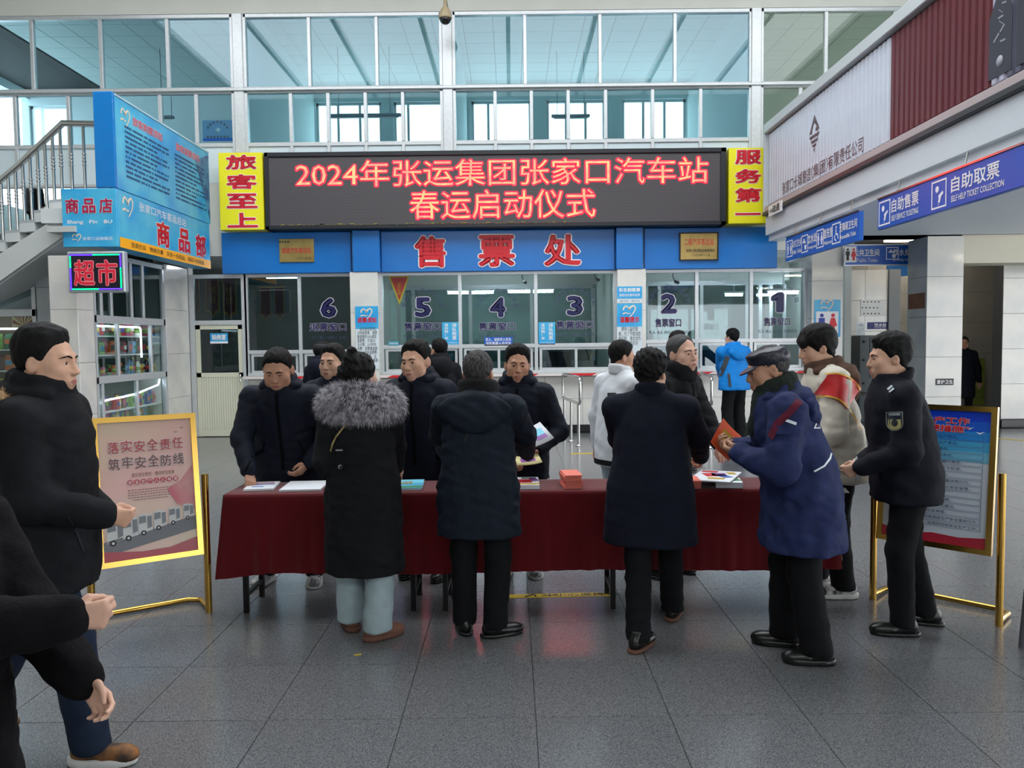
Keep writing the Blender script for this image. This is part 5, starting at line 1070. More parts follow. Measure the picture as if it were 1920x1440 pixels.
struct('trim_10', mat('trim_steel', (196, 202, 204), .4), MB().box(XF-.1, XF+.05, YF1-.02, YF1+.02, zQ-.1, zK))
ad = thing('advert_panel', 'corrugated advert panel in white and maroon with a company name on the balcony front', 'billboard', (XF-.03, 10, zQ))
SW_ = mat('slat_white', (200, 206, 218), .4, var=.06, vscale=3); SM_ = mat('slat_maroon', (96, 24, 36), .4, var=.1, vscale=3); SG_ = mat('slat_slate', (96, 96, 116), .4, var=.3, vscale=3); SL_ = mat('slat_lilac', (168, 168, 186), .4)
MB().box(XF+.0, XF+.048, 6.0, YF1-.03, zQ, zK-.0).build('backing', mat('slat_backing', (34, 34, 38), .6), ad)
pit = .116; yM = PXP(1663, 200, XF-.05).y; yG = PXP(1853, 130, XF-.05).y; yq = YF1-.05; k = 0
while yq-pit > 6.0:
    c = yq-pit/2; m_ = SW_ if c > yM else SM_ if c > yG else SL_ if c > yG-.2 else SG_
    key = 'slat'+m_.name
    if key not in _cache:
        h2 = (zK-zQ-.06)/2; w2 = pit/2-.003; _cache[key] = MB().add([(0, -w2, -h2), (-.03, -w2*.6, -h2), (-.03, w2*.6, -h2), (0, w2, -h2), (0, -w2, h2), (-.03, -w2*.6, h2), (-.03, w2*.6, h2), (0, w2, h2)], [(0, 1, 5, 4), (1, 2, 6, 5), (2, 3, 7, 6), (0, 3, 2, 1), (4, 5, 6, 7)]).mesh('slat', mats=[m_])
    o = bpy.data.objects.new('slat', _cache[key]); COL.objects.link(o); o.parent = ad; o.location = Vector((XF, c, (zQ+zK)/2))-OFF[ad]; yq -= pit
def ADT(s, yc, zc2, wy, hz, m, off=0.0): text(s, ad, (XF-.032, yc, zc2), -EY, EZ, wy, hz, m, off=off, lift=.002)
ya_, yb2 = PXP(1470, 350, XF).y, PXP(1625, 270, XF).y; zt_ = PXP(1545, 313, XF).z; MAR = mat('advert_text', (86, 60, 66), .5)
Lt = ya_-yb2; ADT('张家口长城酿造', ya_-Lt*.21, zt_, Lt*.41, .2, MAR); ADT('（集团）', ya_-Lt*.52, zt_, Lt*.2, .2, MAR); ADT('有限责任公司', ya_-Lt*.81, zt_, Lt*.37, .2, MAR)
lc = PXP(1531, 252, XF); m = MB(); s_ = .19
for pts in ([(0, 1.5), (-1.0, .2), (-.62, .2), (0, 1.0), (.5, .45), (.25, .45), (.25, .2), (1.0, .2)], [(-1, 0), (1, 0), (.85, -.22), (-.85, -.22)], [(-.7, -.4), (.7, -.4), (.55, -.6), (-.55, -.6)], [(-.42, -.75), (.42, -.75), (.28, -.93), (-.28, -.93)], [(-.16, -1.08), (.16, -1.08), (0, -1.35)]):
    m.poly([(XF-.034, lc.y-u*s_, lc.z+v*s_) for u, v in pts], (1, 0, 0), .003)
m.build('diamond_logo', MAR, ad)
for k, (yc, sc) in enumerate(((PXP(1882, 100, XF).y, 1.0), (PXP(1940, 60, XF).y, 1.15))):
    z0_ = zQ+.08; pr = [(.17, 0), (.17, .62), (.06, .82), (.06, 1.1), (.08, 1.12), (.08, 1.2)]; pts = [(XF-.034, yc-r_*sc, z0_+h_*sc*.9) for r_, h_ in pr]+[(XF-.034, yc+r_*sc, z0_+h_*sc*.9) for r_, h_ in pr[::-1]]
    b = MB().poly(pts, (1, 0, 0), .004); b.build('bottle_print', mat('bottle_print', (52, 50, 62), .35), ad)
    for q in range(7): MB().obox((XF-.037, yc+random.uniform(-.06, .06), z0_+.3+.055*q), Vector((0, -.8, random.uniform(-.6, .6))).normalized(), Vector((0, .6, .8)).normalized(), EX, random.uniform(.06, .12), .02, .002).build('brush_mark', mat('bottle_print_pale', (150, 150, 160), .5), ad)
    MB().lathe((XF-.037, yc, z0_+.13), [(.05, 0), (.05, .002)], 14, axis='x').build('seal_print', mat('bottle_print_pale', (150, 150, 160), .5), ad)
tq = PXP(1456, 391, XF-.1); t = thing('small_sign', 'tiny white sign with a black arrow word at the far end of the advert', 'sign', (XF-.13, tq.y, tq.z-.09)); MB().box(XF-.135, XF-.121, tq.y-.35, tq.y+.3, tq.z-.09, tq.z+.08).build('plate', WHT, t); text('→疏通', t, (XF-.136, tq.y, tq.z), -EY, EZ, .5, .12, BLK_P, off=.02)
# hanging blue signs
def pict(mb, O, u, v, s, kind, mi=0):
    O = Vector(O); n = u.cross(v)
    def d(x, y, r): mb.poly([O+u*(x+r*math.cos(q*.6283))*s+v*(y+r*math.sin(q*.6283))*s+n*.002 for q in range(10)], n, .001, mi)
    def p(pts): mb.poly([O+u*x*s+v*y*s+n*.002 for x, y in pts], n, .001, mi)
    if kind == 'man': d(0, .38, .1); p([(-.16, .25), (.16, .25), (.16, -.08), (.1, -.08), (.1, -.48), (-.1, -.48), (-.1, -.08), (-.16, -.08)])
    if kind == 'woman': d(0, .38, .1); p([(-.1, .25), (.1, .25), (.22, -.18), (.1, -.18), (.1, -.48), (-.1, -.48), (-.1, -.18), (-.22, -.18)])
    if kind == 'frame':
        for a in ([(-.5, -.5), (.5, -.5), (.5, -.44), (-.5, -.44)], [(-.5, .44), (.5, .44), (.5, .5), (-.5, .5)], [(-.5, -.44), (-.44, -.44), (-.44, .44), (-.5, .44)], [(.44, -.44), (.5, -.44), (.5, .44), (.44, .44)]): p(a)
    if kind == 'tap': p([(-.35, .2), (.1, .2), (.2, .05), (.1, -.02), (.05, .06), (-.35, .06)]); p([(-.05, -.1), (.35, -.1), (.28, -.4), (.02, -.4)]); p([(-.22, .22), (-.05, .22), (-.05, .34), (-.22, .34)])
    if kind == 'wheel': d(-.02, .34, .08); p([(-.08, .24), (.02, .24), (.02, -.02), (.24, -.02), (.3, -.34), (.22, -.34), (.16, -.1), (-.08, -.1)]); p([(-.28, -.1), (-.2, -.06), (-.16, -.3), (.02, -.38), (.0, -.46), (-.22, -.36)])
    if kind == 'ticket': d(-.14, .22, .14); p([(-.02, -.05), (.3, .1), (.36, -.02), (.2, -.1), (.08, -.38), (-.06, -.34), (.02, -.14), (-.04, -.16)]); p([(-.08, -.42), (.0, -.48), (.02, -.4)])
XSg = XF-.1
def side_sign(lb, pn, pf, yt, yb3, items, px_mid, slope=False):
    yn = PXP(pn, 400, XSg).y; yf = PXP(pf, 450, XSg).y; za = 1.68+yt*XSg; zb4 = 1.68+yb3*XSg; t = thing('hanging_sign', lb, 'sign', (XSg, (yn+yf)/2, zb4)); H = za-zb4
    MB().box(XSg, XSg+.06, yn, yf, zb4, za, 0, .006).build('panel', DBLUE, t); MB().box(XSg-.01, XSg+.07, yn, yf, za, za+.02).build('frame', STEEL, t)
    for q in (.12, .5, .88): y_ = yn+(yf-yn)*q; MB().tube([(XSg+.03, y_, za+.01), (XSg+.07, y_, zFb+.2)], .01, 6).build('hanger', STEEL, t)
    for kind, s, fy, fw, fz, fh in items:   # fy measured from the far end
        O = (XSg, yf-(yf-yn)*fy, zb4+H*fz)
        if kind == 'text': text(s, t, O, -EY, EZ, (yf-yn)*fw, H*fh, WHT, off=.02, lift=.004)
        else:
            m = MB(); pict(m, O, -EY, EZ, H*fh, 'frame')
            if s == 'pair': pict(m, Vector(O)+EY*H*.16, -EY, EZ, H*fh*.7, 'man'); pict(m, Vector(O)-EY*H*.16, -EY, EZ, H*fh*.7, 'woman')
            else: pict(m, O, -EY, EZ, H*fh*.85, s)
            m.build('pictogram', WHT, t)
side_sign('large hanging blue sign for self service ticketing under the balcony edge', 2050, 1645, .372, .291, [('pict', 'ticket', .05, 0, .5, .8), ('text', '自助售票', .185, .17, .63, .42), ('text', 'SELF SERVICE TICKETING', .185, .17, .24, .17), ('pict', 'ticket', .385, 0, .5, .8), ('text', '自助取票', .56, .22, .63, .42), ('text', 'SELF HELP TICKET COLLECTION', .57, .24, .24, .16)], 0)
side_sign('narrow hanging blue sign listing toilets water and washroom below the balcony far end', 1611, 1473, .362, .278, [('pict', 'pair', .07, 0, .5, .7), ('text', '公共卫生间', .19, .15, .64, .3), ('text', 'Public Toilet', .19, .14, .3, .16), ('pict', 'tap', .31, 0, .5, .7), ('text', '饮水处', .42, .13, .62, .36), ('text', 'Drinking water', .42, .13, .27, .14), ('pict', 'pair', .53, 0, .5, .7), ('text', '盥洗室', .635, .12, .62, .36), ('text', 'Washroom', .635, .1, .27, .14), ('pict', 'wheel', .74, 0, .5, .75), ('text', '无障碍卫生间', .88, .2, .64, .3), ('text', 'Accessible Toilet', .88, .18, .3, .15)], 0)
# pillars and walls under the balcony
xp0, xp1 = P(1522, 600, 14.3).x, P(1578, 600, 14.3).x
tiled_pillar('wall_pillar_4', XT(1512), xp1, 14.25, 14.8, zFb, 5, MARB, 'fl', MARB_SHADE)
xq0, xq1 = P(1737, 600, 13.3).x, P(1805, 600, 13.3).x; tiled_pillar('wall_pillar_5', xq0, xq1, 13.3, 13.95, zFb-.02, 5, MARB, 'fl', MARB_SHADE)
struct('wall_beam', CREAM, MB().box(XF+.32, 12, 13.3, 13.9, zFb-.0, zFb+.4).box(xq1, 12, 13.35, 13.9, 2.9, zFb))
rw = struct('wall_right_back', GROUT, MB().box(P(1880, 600, 14.5).x, 12, 14.515, 14.8, 0, zFb)); xw = P(1880, 600, 14.5).x
for i in range(4):
    for j in range(5): tile('marble_tile', rw, (xw+.4+.8*i, 14.506, .16+(zFb-.16)*(j+.5)/5), .796, .016, (zFb-.16)/5-.004, MARB)
struct('baseboard_right', BLACKB, MB().box(xw, 12, 14.47, 14.5, 0, .15, 0, .004))
cb = struct('wall_corridor_back', GROUT, MB().box(6.4, 12, 17.516, 17.8, 0, zFb+.2)); 
for i in range(8):
    for j in range(5): tile('marble_tile', cb, (6.4+.7*i+.35, 17.506, .66*(j+.5)), .696, .016, .656, MARB)
xm0, xm1 = P(1579, 620, 15.6).x, P(1664, 620, 15.6).x; mp = struct('wall_corridor_near', GROUT, MB().box(xm0, xm1, 15.616, 15.8, 0, 3.0))
for i in range(2):
    for j in range(5): tile('marble_tile', mp, (xm0+(xm1-xm0)*(i+.5)/2, 15.606, .6*(j+.5)), (xm1-xm0)/2-.004, .016, .596, MARB)
struct('trim_11', mat('pillar_grey', (118, 122, 124), .5), MB().box(xm1, P(1685, 620, 15.6).x, 15.55, 15.8, 0, 3.0)); struct('ceiling_corridor', WHITE, MB().box(6.33, 12, 14.0, 17.8, zFb+.2, zFb+.3)); struct('wall_far_right', CREAM, MB().box(11.8, 12, 13.2, 17.6, 0, zFb))
for lb, x_, y_, z_ in (('added unseen fill tube in the toilet corridor', 7.6, 15.0, zFb+.2), ('added unseen fill tube deep in the toilet corridor', 8.6, 16.6, zFb+.2), ('added unseen fill tube under the balcony nearer the entrance', 7.6, 8.6, zFb), ('added unseen fill tube under the balcony nearer the tiled pillar', 9.6, 10.4, zFb)):  # fill lamps added out of view to brighten corridor and pillar fronts
    t = thing('added_fill_tube', lb, 'lamp', (x_, y_, z_-.1)); MB().tube([(x_-.6, y_, z_-.09), (x_+.6, y_, z_-.09)], .02, 8).build('tube', FILL_WARM, t); MB().box(x_-.63, x_+.63, y_-.04, y_+.04, z_-.06, z_, 0, .006).build('housing', WHT, t)
# holes panel
hp_ = thing('speaker_grille', 'white wall panel pierced with three rows of small holes near the toilets', 'grille', (P(1640, 578, 15.58).x, 15.59, 2.2)); a = P(1614, 562, 15.59); b = P(1660, 592, 15.59); MB().box(a.x, b.x, 15.585, 15.6, b.z, a.z).build('plate', mat('grille_plate', (214, 218, 216), .5), hp_)
for j in range(3):
    for i in range(5):
        q = P(1620+7*i-(3 if j == 1 else 0), 566+11*j, 15.583); MB().lathe((q.x, 15.583, q.z), [(.013, -.002), (.013, .002)], 8, axis='y').build('hole', BLK_P, hp_)
# signs in the corridor
t = notice('long framed blue toilet and drinking water sign over the corridor', 1585, 459, 1870, 495, 14.15, DBLUE, [('公共卫生间', -.36, .12, .165, .36, WHT, .025), ('Public Toilet', -.355, -.27, .135, .2, WHT, .01), ('饮水处', -.13, .12, .11, .36, WHT, .025), ('Drinking water', -.125, -.27, .12, .2, WHT, .01), ('无障碍卫生间', .42, .14, .15, .3, WHT, .025), ('Accessible Toilet', .42, -.25, .13, .18, WHT, .01)], 'sign', 'corridor_sign', frame=ALU)
a = P(1597, 477, 14.15); m = MB(); m.box(a.x-.13, a.x+.08, 14.142, 14.15, a.z-.14, a.z+.14); m.build('white_square', WHT, t); m = MB(); pict(m, (a.x-.075, 14.14, a.z), EX, EZ, .22, 'man'); m.build('pictogram', BLK_P, t); m = MB(); pict(m, (a.x+.03, 14.14, a.z), EX, EZ, .22, 'woman'); m.build('pictogram', RED, t)
for px, kd in ((1673, 'tap'), (1812, 'wheel')): a = P(px, 475, 14.146); m = MB(); pict(m, a, EX, EZ, .22, 'frame'); pict(m, a, EX, EZ, .19, kd); m.build('pictogram', WHT, t)
for q in (1600, 1860): a = P(q, 457, 14.15); MB().box(a.x-.02, a.x+.02, 14.15, 14.17, a.z, zFb+.22).build('hanger', ALU, t)
t = notice('blue toilet poster with man and woman figures on the pillar by window 1', 1527, 562, 1576, 632, 14.24, BLUE2, [], 'sign', 'toilet_sign'); a = P(1551, 605, 14.235); MB().box(a.x-.2, a.x+.2, 14.232, 14.24, a.z-.2, a.z+.2, 0, .004).build('white_card', WHT, t)
for dx, kd, mm in ((-.1, 'man', mat('figure_blue', (40, 60, 160), .5)), (.1, 'woman', mat('figure_red', (214, 40, 50), .5))): m = MB(); pict(m, (a.x+dx, 14.23, a.z), EX, EZ, .34, kd); m.build('pictogram', mm, t)
a = P(1551, 573, 14.238); m = MB(); logo(m, a, EX, EZ, .22); m.build('emblem', LOGOM, t)
notice('small navy drinking water sign on the corridor wall', 1626, 604, 1664, 617, 15.595, NAVYP, [('饮水处', .15, .08, .6, .5, WHT, .02), ('Drinking water', .15, -.32, .55, .16, WHT, 0)], 'sign'); notice('white sheet of printed notes left of the drinking water sign', 1606, 605, 1622, 630, 15.595, PAP, [('须知', 0, .3, .5, .16, GREYP, 0), ('一二三四\n五六七八\n九十', 0, -.1, .7, .45, GREYP, 0)])
yy_ = PXP(1716, 565, xq0).y; t = thing('wall_plate', 'rusty brown square plate on the side of the tiled pillar', 'plate', (xq0-.01, yy_, 2.2)); zq_ = PXP(1716, 565, xq0).z; MB().box(xq0-.012, xq0, 13.36, 13.9, zq_-.13, zq_+.13, 0, .004).build('plate', mat('rust_plate', (122, 74, 50), .6, var=.3), t)
notice('black strip reading care for hygiene on the tiled pillar', 1755, 710, 1788, 722, 13.29, BLK_P, [('爱护卫生', 0, 0, .9, .6, WHT, .02)], 'sign')
# grey cabinet and blue banner in the corridor
a0, a1 = P(1607, 700, 15.3).x, P(1648, 700, 15.3).x; t = thing('water_boiler', 'dark grey metal water boiler cabinet against the corridor wall', 'cabinet', ((a0+a1)/2, 15.35, 0)); GRC = mat('cabinet_grey', (74, 80, 82), .4, .3)
MB().box(a0, a1, 15.2, 15.58, .05, 1.72, 0, .01).build('body', GRC, t); MB().box(a0+.19, a1-.02, 15.19, 15.2, .9, 1.68, 0, .004).build('door', mat('cabinet_door', (58, 64, 66), .35, .3), t)
for zz in (1.6, 1.25, .8): MB().lathe((a0+.08, 15.2, zz), [(.02, -.02), (.02, 0)], 10, axis='y').build('knob', BLK_P, t)
MB().box(a0, a1, 15.1, 15.2, .6, .64).build('drip_tray', STEEL, t); MB().box(a0+.03, a1-.03, 15.22, 15.56, 0, .05).build('plinth', BLK_P, t)
t = thing('blue_banner', 'blue hanging banner strip deep in the toilet corridor', 'banner', (P(1640, 515, 16.2).x, 16.2, 2.9)); q = [P(1579, 527, 16.2), P(1664, 512, 16.2), P(1664, 526, 16.2), P(1579, 535, 16.2)]; MB().poly(q[::-1], (0, 1, 0), .02).build('cloth', BLUE, t); q = [P(1663, 497, 16.2), P(1702, 497, 16.2), P(1702, 517, 16.2), P(1663, 522, 16.2)]; MB().poly(q[::-1], (0, 1, 0), .02).build('sign_cloth', BLUE, t); MB().tube([P(1590, 526, 16.2), P(1590, 440, 16.2)], .01, 6).tube([P(1690, 497, 16.2), P(1690, 430, 16.2)], .01, 6).build('hanger', STEEL, t)
t = notice('tall yellow green poster with a figure behind the far doorway', 1826, 672, 1846, 760, 17.4, mat('poster_yellow_green', (196, 204, 90), .6, var=.5, vscale=3, col2=(90, 150, 70)), [], 'poster', 'wall_poster')
# bench end at the right edge
t = thing('bench', 'grey metal bench end cut off by the right edge', 'bench', (3.05, 4.25, 0)); b = G(1917, 1213); MB().tube([(b.x, b.y, 0), (b.x+.03, b.y, .42)], .02, 8).build('leg', GREYP, t); MB().tube([(b.x, b.y-.45, 0), (b.x+.03, b.y-.4, .42)], .02, 8).build('leg', GREYP, t); MB().box(b.x+.01, b.x+1.0, b.y-.45, b.y+.02, .42, .45, 0, .008).build('seat', mat('bench_steel', (150, 152, 154), .3, .8), t); MB().tube([(b.x+.9, b.y, 0), (b.x+.9, b.y, .42)], .02, 8).build('leg', GREYP, t); MB().tube([(b.x+.9, b.y-.4, 0), (b.x+.9, b.y-.4, .42)], .02, 8).build('leg', GREYP, t)
# ------------------------------------------------------------------ red table
TZ = .752; YA, YBk = 4.85, 5.26; RC = mat('red_cloth', (94, 3, 14), .85, 0, .2, .1, 60, .15, 6, sheen=.3)
xL, xR = G(428, 925, TZ).x, G(1562, 917, TZ).x
seg = (xR-xL)/3; TL = mat('table_leg_black', (22, 22, 24), .4, .4); TTOP = mat('table_top_grey', (170, 165, 155), .5)
for k, nm in enumerate(('left', 'middle', 'right')):
    a = xL+.02+seg*k; b = xL-.02+seg*(k+1); t = thing('folding_table', 'narrow folding table under the red cloth, %s one of three' % nm, 'table', ((a+b)/2, (YA+YBk)/2, 0), 0, 'folding tables under the red cloth')
    MB().box(a, b, YA+.01, YBk-.01, TZ-.03, TZ-.004, 0, .005).build('table_top', TTOP, t)
    for x_ in (a+.08, b-.08):
        for y_ in (YA+.05, YBk-.05): MB().box(x_-.016, x_+.016, y_-.016, y_+.016, 0, TZ-.03, 0, .003).build('leg', TL, t)
        MB().box(x_-.012, x_+.012, YA+.05, YBk-.05, .1, .125).build('crossbar', TL, t)
# cloth: top sheet with hanging folds
def cloth_sheet():
    nx = 200; hem = .265; vs = []; fs = []; prof = []
    path = [(YBk+.012, .60), (YBk+.012, TZ-.01), (YBk+.004, TZ+.004)]+[(YBk-(YBk-YA)*q/6, TZ+.006) for q in range(7)]+[(YA-.006, TZ+.002), (YA-.014, TZ-.012)]+[(YA-.016, TZ-.012-(TZ-.012-hem)*q/10) for q in range(1, 11)]
    for i in range(nx+1):
        u = i/nx; x = xL+(xR-xL)*u
        for j, (y, z) in enumerate(path):
            hang = max(0, (TZ-z)/(TZ-hem)) if j > 11 else 0; fold = hang*(.016*math.sin(x*21+1.3*math.sin(x*4))+.010*math.sin(x*47+2))
            xx = x+(-.06*hang if i < 6 else 0)*(1-i/6)+(.05*hang if i > nx-6 else 0)*(1-(nx-i)/6); zz = z+(hang**3)*(.008*math.sin(x*3)-.035*max(0, 1-u*14))
            vs.append((xx, y-abs(fold)*.9-hang*.012, zz))
    m = len(path)
    for i in range(nx):
        for j in range(m-1): fs.append((i*m+j, i*m+j+1, (i+1)*m+j+1, (i+1)*m+j))
    for side, i0 in ((-1, 0), (1, nx)):   # end drops
        base = len(vs); n = 14; hemz = .29
        for q in range(9):
            for w in range(n+1):
                y = YBk+.004+(YA-.012-YBk)*w/n; h_ = q/8; z = TZ+.004-(TZ-hemz)*h_; x = (xL if side < 0 else xR)+side*(.006+.07*h_+.014*h_*math.sin(w*1.7)); vs.append((x, y, z))
        for q in range(8):
            for w in range(n): f = (base+q*(n+1)+w, base+q*(n+1)+w+1, base+(q+1)*(n+1)+w+1, base+(q+1)*(n+1)+w); fs.append(f if side < 0 else f[::-1])
    return MB().add(vs, fs, 0, True)
solid('tablecloth', RC, 'long dark red tablecloth draped over the row of tables', 'tablecloth', cloth_sheet())
# printed matter on the table
def sheet_stack(name, lb, cat, px0, py0, px1, py1, h_, m, skew=0.0, art=(), txt=(), n=1, z=TZ+.008, edge=None, cover=None):
    a = G(px0, py1, z); b = G(px1, py1, z); c = G((px0+px1)/2, py0, z); y0, y1 = a.y, max(c.y, a.y+.08); y1 = min(y1, YBk-.02); w_ = b.x-a.x; t = thing(name, lb, cat, ((a.x+b.x)/2, (y0+y1)/2, z))
    O = Vector(((a.x+b.x)/2, (y0+y1)/2, z)); ang = skew; u = Vector((math.cos(ang), math.sin(ang), 0)); v = Vector((-math.sin(ang), math.cos(ang), 0)); d_ = y1-y0
    for k in range(n):
        zz = h_*(k+.5)/n; j = Vector((random.uniform(-.008, .008), random.uniform(-.006, .006), 0)) if n > 1 else Vector(); MB().obox(O+j+EZ*zz, u, v, EZ, w_, d_, h_/n*.92).build('page_block' if n == 1 else 'bundle', edge or m, t)
    if cover is not None or art:
        MB().obox(O+EZ*(h_+.0008), u, v, EZ, w_, d_, .0014).build('cover', cover or m, t)
    for (cx, cy, ww, hh, mm, an) in art:
        uu = (u*math.cos(an)+v*math.sin(an)); vv = u.cross(v).cross(uu); MB().obox(O+u*cx*w_+v*cy*d_+EZ*(h_+.002), uu, vv, EZ, ww*w_, hh*d_, .0012).build('print_patch', mm, t)
    for s, cx, cy, fw, fh, mm in txt: text(s, t, O+u*cx*w_+v*cy*d_+EZ*(h_+.003), u, v, fw*w_, fh*d_, mm, off=.015, lift=.001)
    return t
WP = mat('paper_white', (226, 230, 236), .6); OC = mat('card_coral', (226, 120, 104), .6); PRED = mat('print_red', (200, 40, 50), .5); PYEL = mat('print_gold', (196, 160, 50), .4); PVIO = mat('print_violet', (130, 70, 150), .5); PGRN = mat('print_green', (70, 130, 90), .5); PBLU = mat('print_blue', (60, 90, 170), .5)
sheet_stack('leaflet_stack', 'stack of white leaflets with blue swoosh at the left table end', 'leaflets', 452, 907, 506, 921, .012, WP, .12, [(0, .1, .8, .1, PBLU, .1), (0, .3, .7, .1, PINKP, .06), (-.1, -.2, .4, .08, PBLU, -.1)])
sheet_stack('paper_stack', 'white loose paper sheets on the table left of the woman', 'papers', 521, 905, 597, 922, .01, WP, .05, [(0.0, 0, .98, .98, WP, 0)])
pa, pb = G(505, 918, TZ+.014), G(519, 906, TZ+.014); t = thing('pen', 'dark pen lying between the leaflets and the white papers', 'pen', pa); MB().tube([pa, pa+(pb-pa)*.85], .006, 8).build('barrel', BLK_P, t); MB().tube([pa+(pb-pa)*.85, pb], [.006, .002], 8).build('tip', STEEL, t)
sheet_stack('booklet', 'sky blue booklet with gold title right of the woman', 'booklet', 734, 903, 788, 920, .012, WP, 0.06, [(0, .28, .98, .4, SKYP, 0), (0, -.34, .98, .2, PGRN, 0)], [('春运指南', -.15, .12, .5, .34, PYEL)], cover=mat('cover_sky', (96, 180, 214), .3))
sheet_stack('booklet', 'pale booklet edge showing left of the grey haired customer', 'booklet', 824, 904, 850, 921, .03, WP, .1, [(-.1, 0, .5, .5, PVIO, .2)])
sheet_stack('magazine_stack', 'low stack of magazines with a red car cover right of the grey haired customer', 'magazines', 964, 902, 1012, 918, .025, WP, 0, [(-.1, .0, .6, .4, PRED, .1), (.3, .2, .3, .4, PVIO, .2), (.1, -.35, .8, .15, PYEL, 0), (.1, .38, .6, .12, BLK_P, 0)])
sheet_stack('card_stack', 'tall coral stack of folded cards in the table middle', 'cards', 1057, 905, 1090, 917, .085, OC, .08, n=9)
sheet_stack('card_stack', 'shorter coral stack of folded cards beside the navy coat', 'cards', 1282, 906, 1316, 917, .05, OC, -.06, n=6)
sheet_stack('magazine_stack', 'thick stack of magazines at the table edge by the capped man', 'magazines', 1352, 892, 1402, 916, .035, WP, -.15, [(0, .1, .8, .4, PRED, .3), (.2, -.2, .5, .3, PGRN, .2), (-.3, .3, .3, .3, PVIO, .5)])
sheet_stack('magazine', 'open colourful magazine fanned out over the stack by the capped man', 'magazine', 1318, 872, 1398, 905, .006, WP, -.45, [(-.15, .05, .3, .3, PRED, .5), (.05, .12, .35, .25, PVIO, .3), (.2, .0, .25, .3, PBLU, .8), (.1, -.25, .4, .14, PYEL, .1), (-.25, .35, .4, .14, PRED, 0), (.3, .3, .2, .2, PYEL, .4)], z=TZ+.05)
# ------------------------------------------------------------------ poster stands
def poster_stand(lb, Lb, Rb, zlo, zhi, tilt, art):
    Lb = Vector(Lb); Rb = Vector(Rb); u = (Rb-Lb).normalized(); W = (Rb-Lb).length; t = thing('poster_stand', lb, 'poster stand', (Lb+Rb)/2); n0 = u.cross(EZ)      # towards the viewer
    v = (EZ-n0*tilt).normalized(); n = u.cross(v); H = (zhi-zlo); C0 = (Lb+Rb)/2+EZ*(zlo+zhi)/2; f = MB(); e = .032
    f.obox(C0+v*(H/2-e/2), u, v, n, W, e, .035).obox(C0-v*(H/2-e/2), u, v, n, W, e, .035).obox(C0-u*(W/2-e/2), u, v, n, e, H-2*e, .035).obox(C0+u*(W/2-e/2), u, v, n, e, H-2*e, .035); f.build('frame', GOLD, t)
    sheet = MB().obox(C0-n*.004, u, v, n, W-2*e, H-2*e, .01); art(t, C0+n*.002, u, v, n, W-2*e, H-2*e, sheet)
    for sg in (-1, 1):
        b = (Lb+Rb)/2+u*sg*(W/2+.035); MB().tube([b, b+EZ*(zlo+H*.56)], .021, 10).build('upright', GOLD, t); back = b-n0*.26-u*sg*.07
        MB().tube([b+EZ*.03, b-n0*.2-u*sg*.0+EZ*.022, back+EZ*.022, (Lb+Rb)/2-n0*.26+EZ*.022], .017, 10).build('foot_bar', GOLD, t); MB().lathe(b+EZ*(zlo+H*.42), [(.012, -.03), (.012, .03)], 8).build('pivot', GOLD, t)
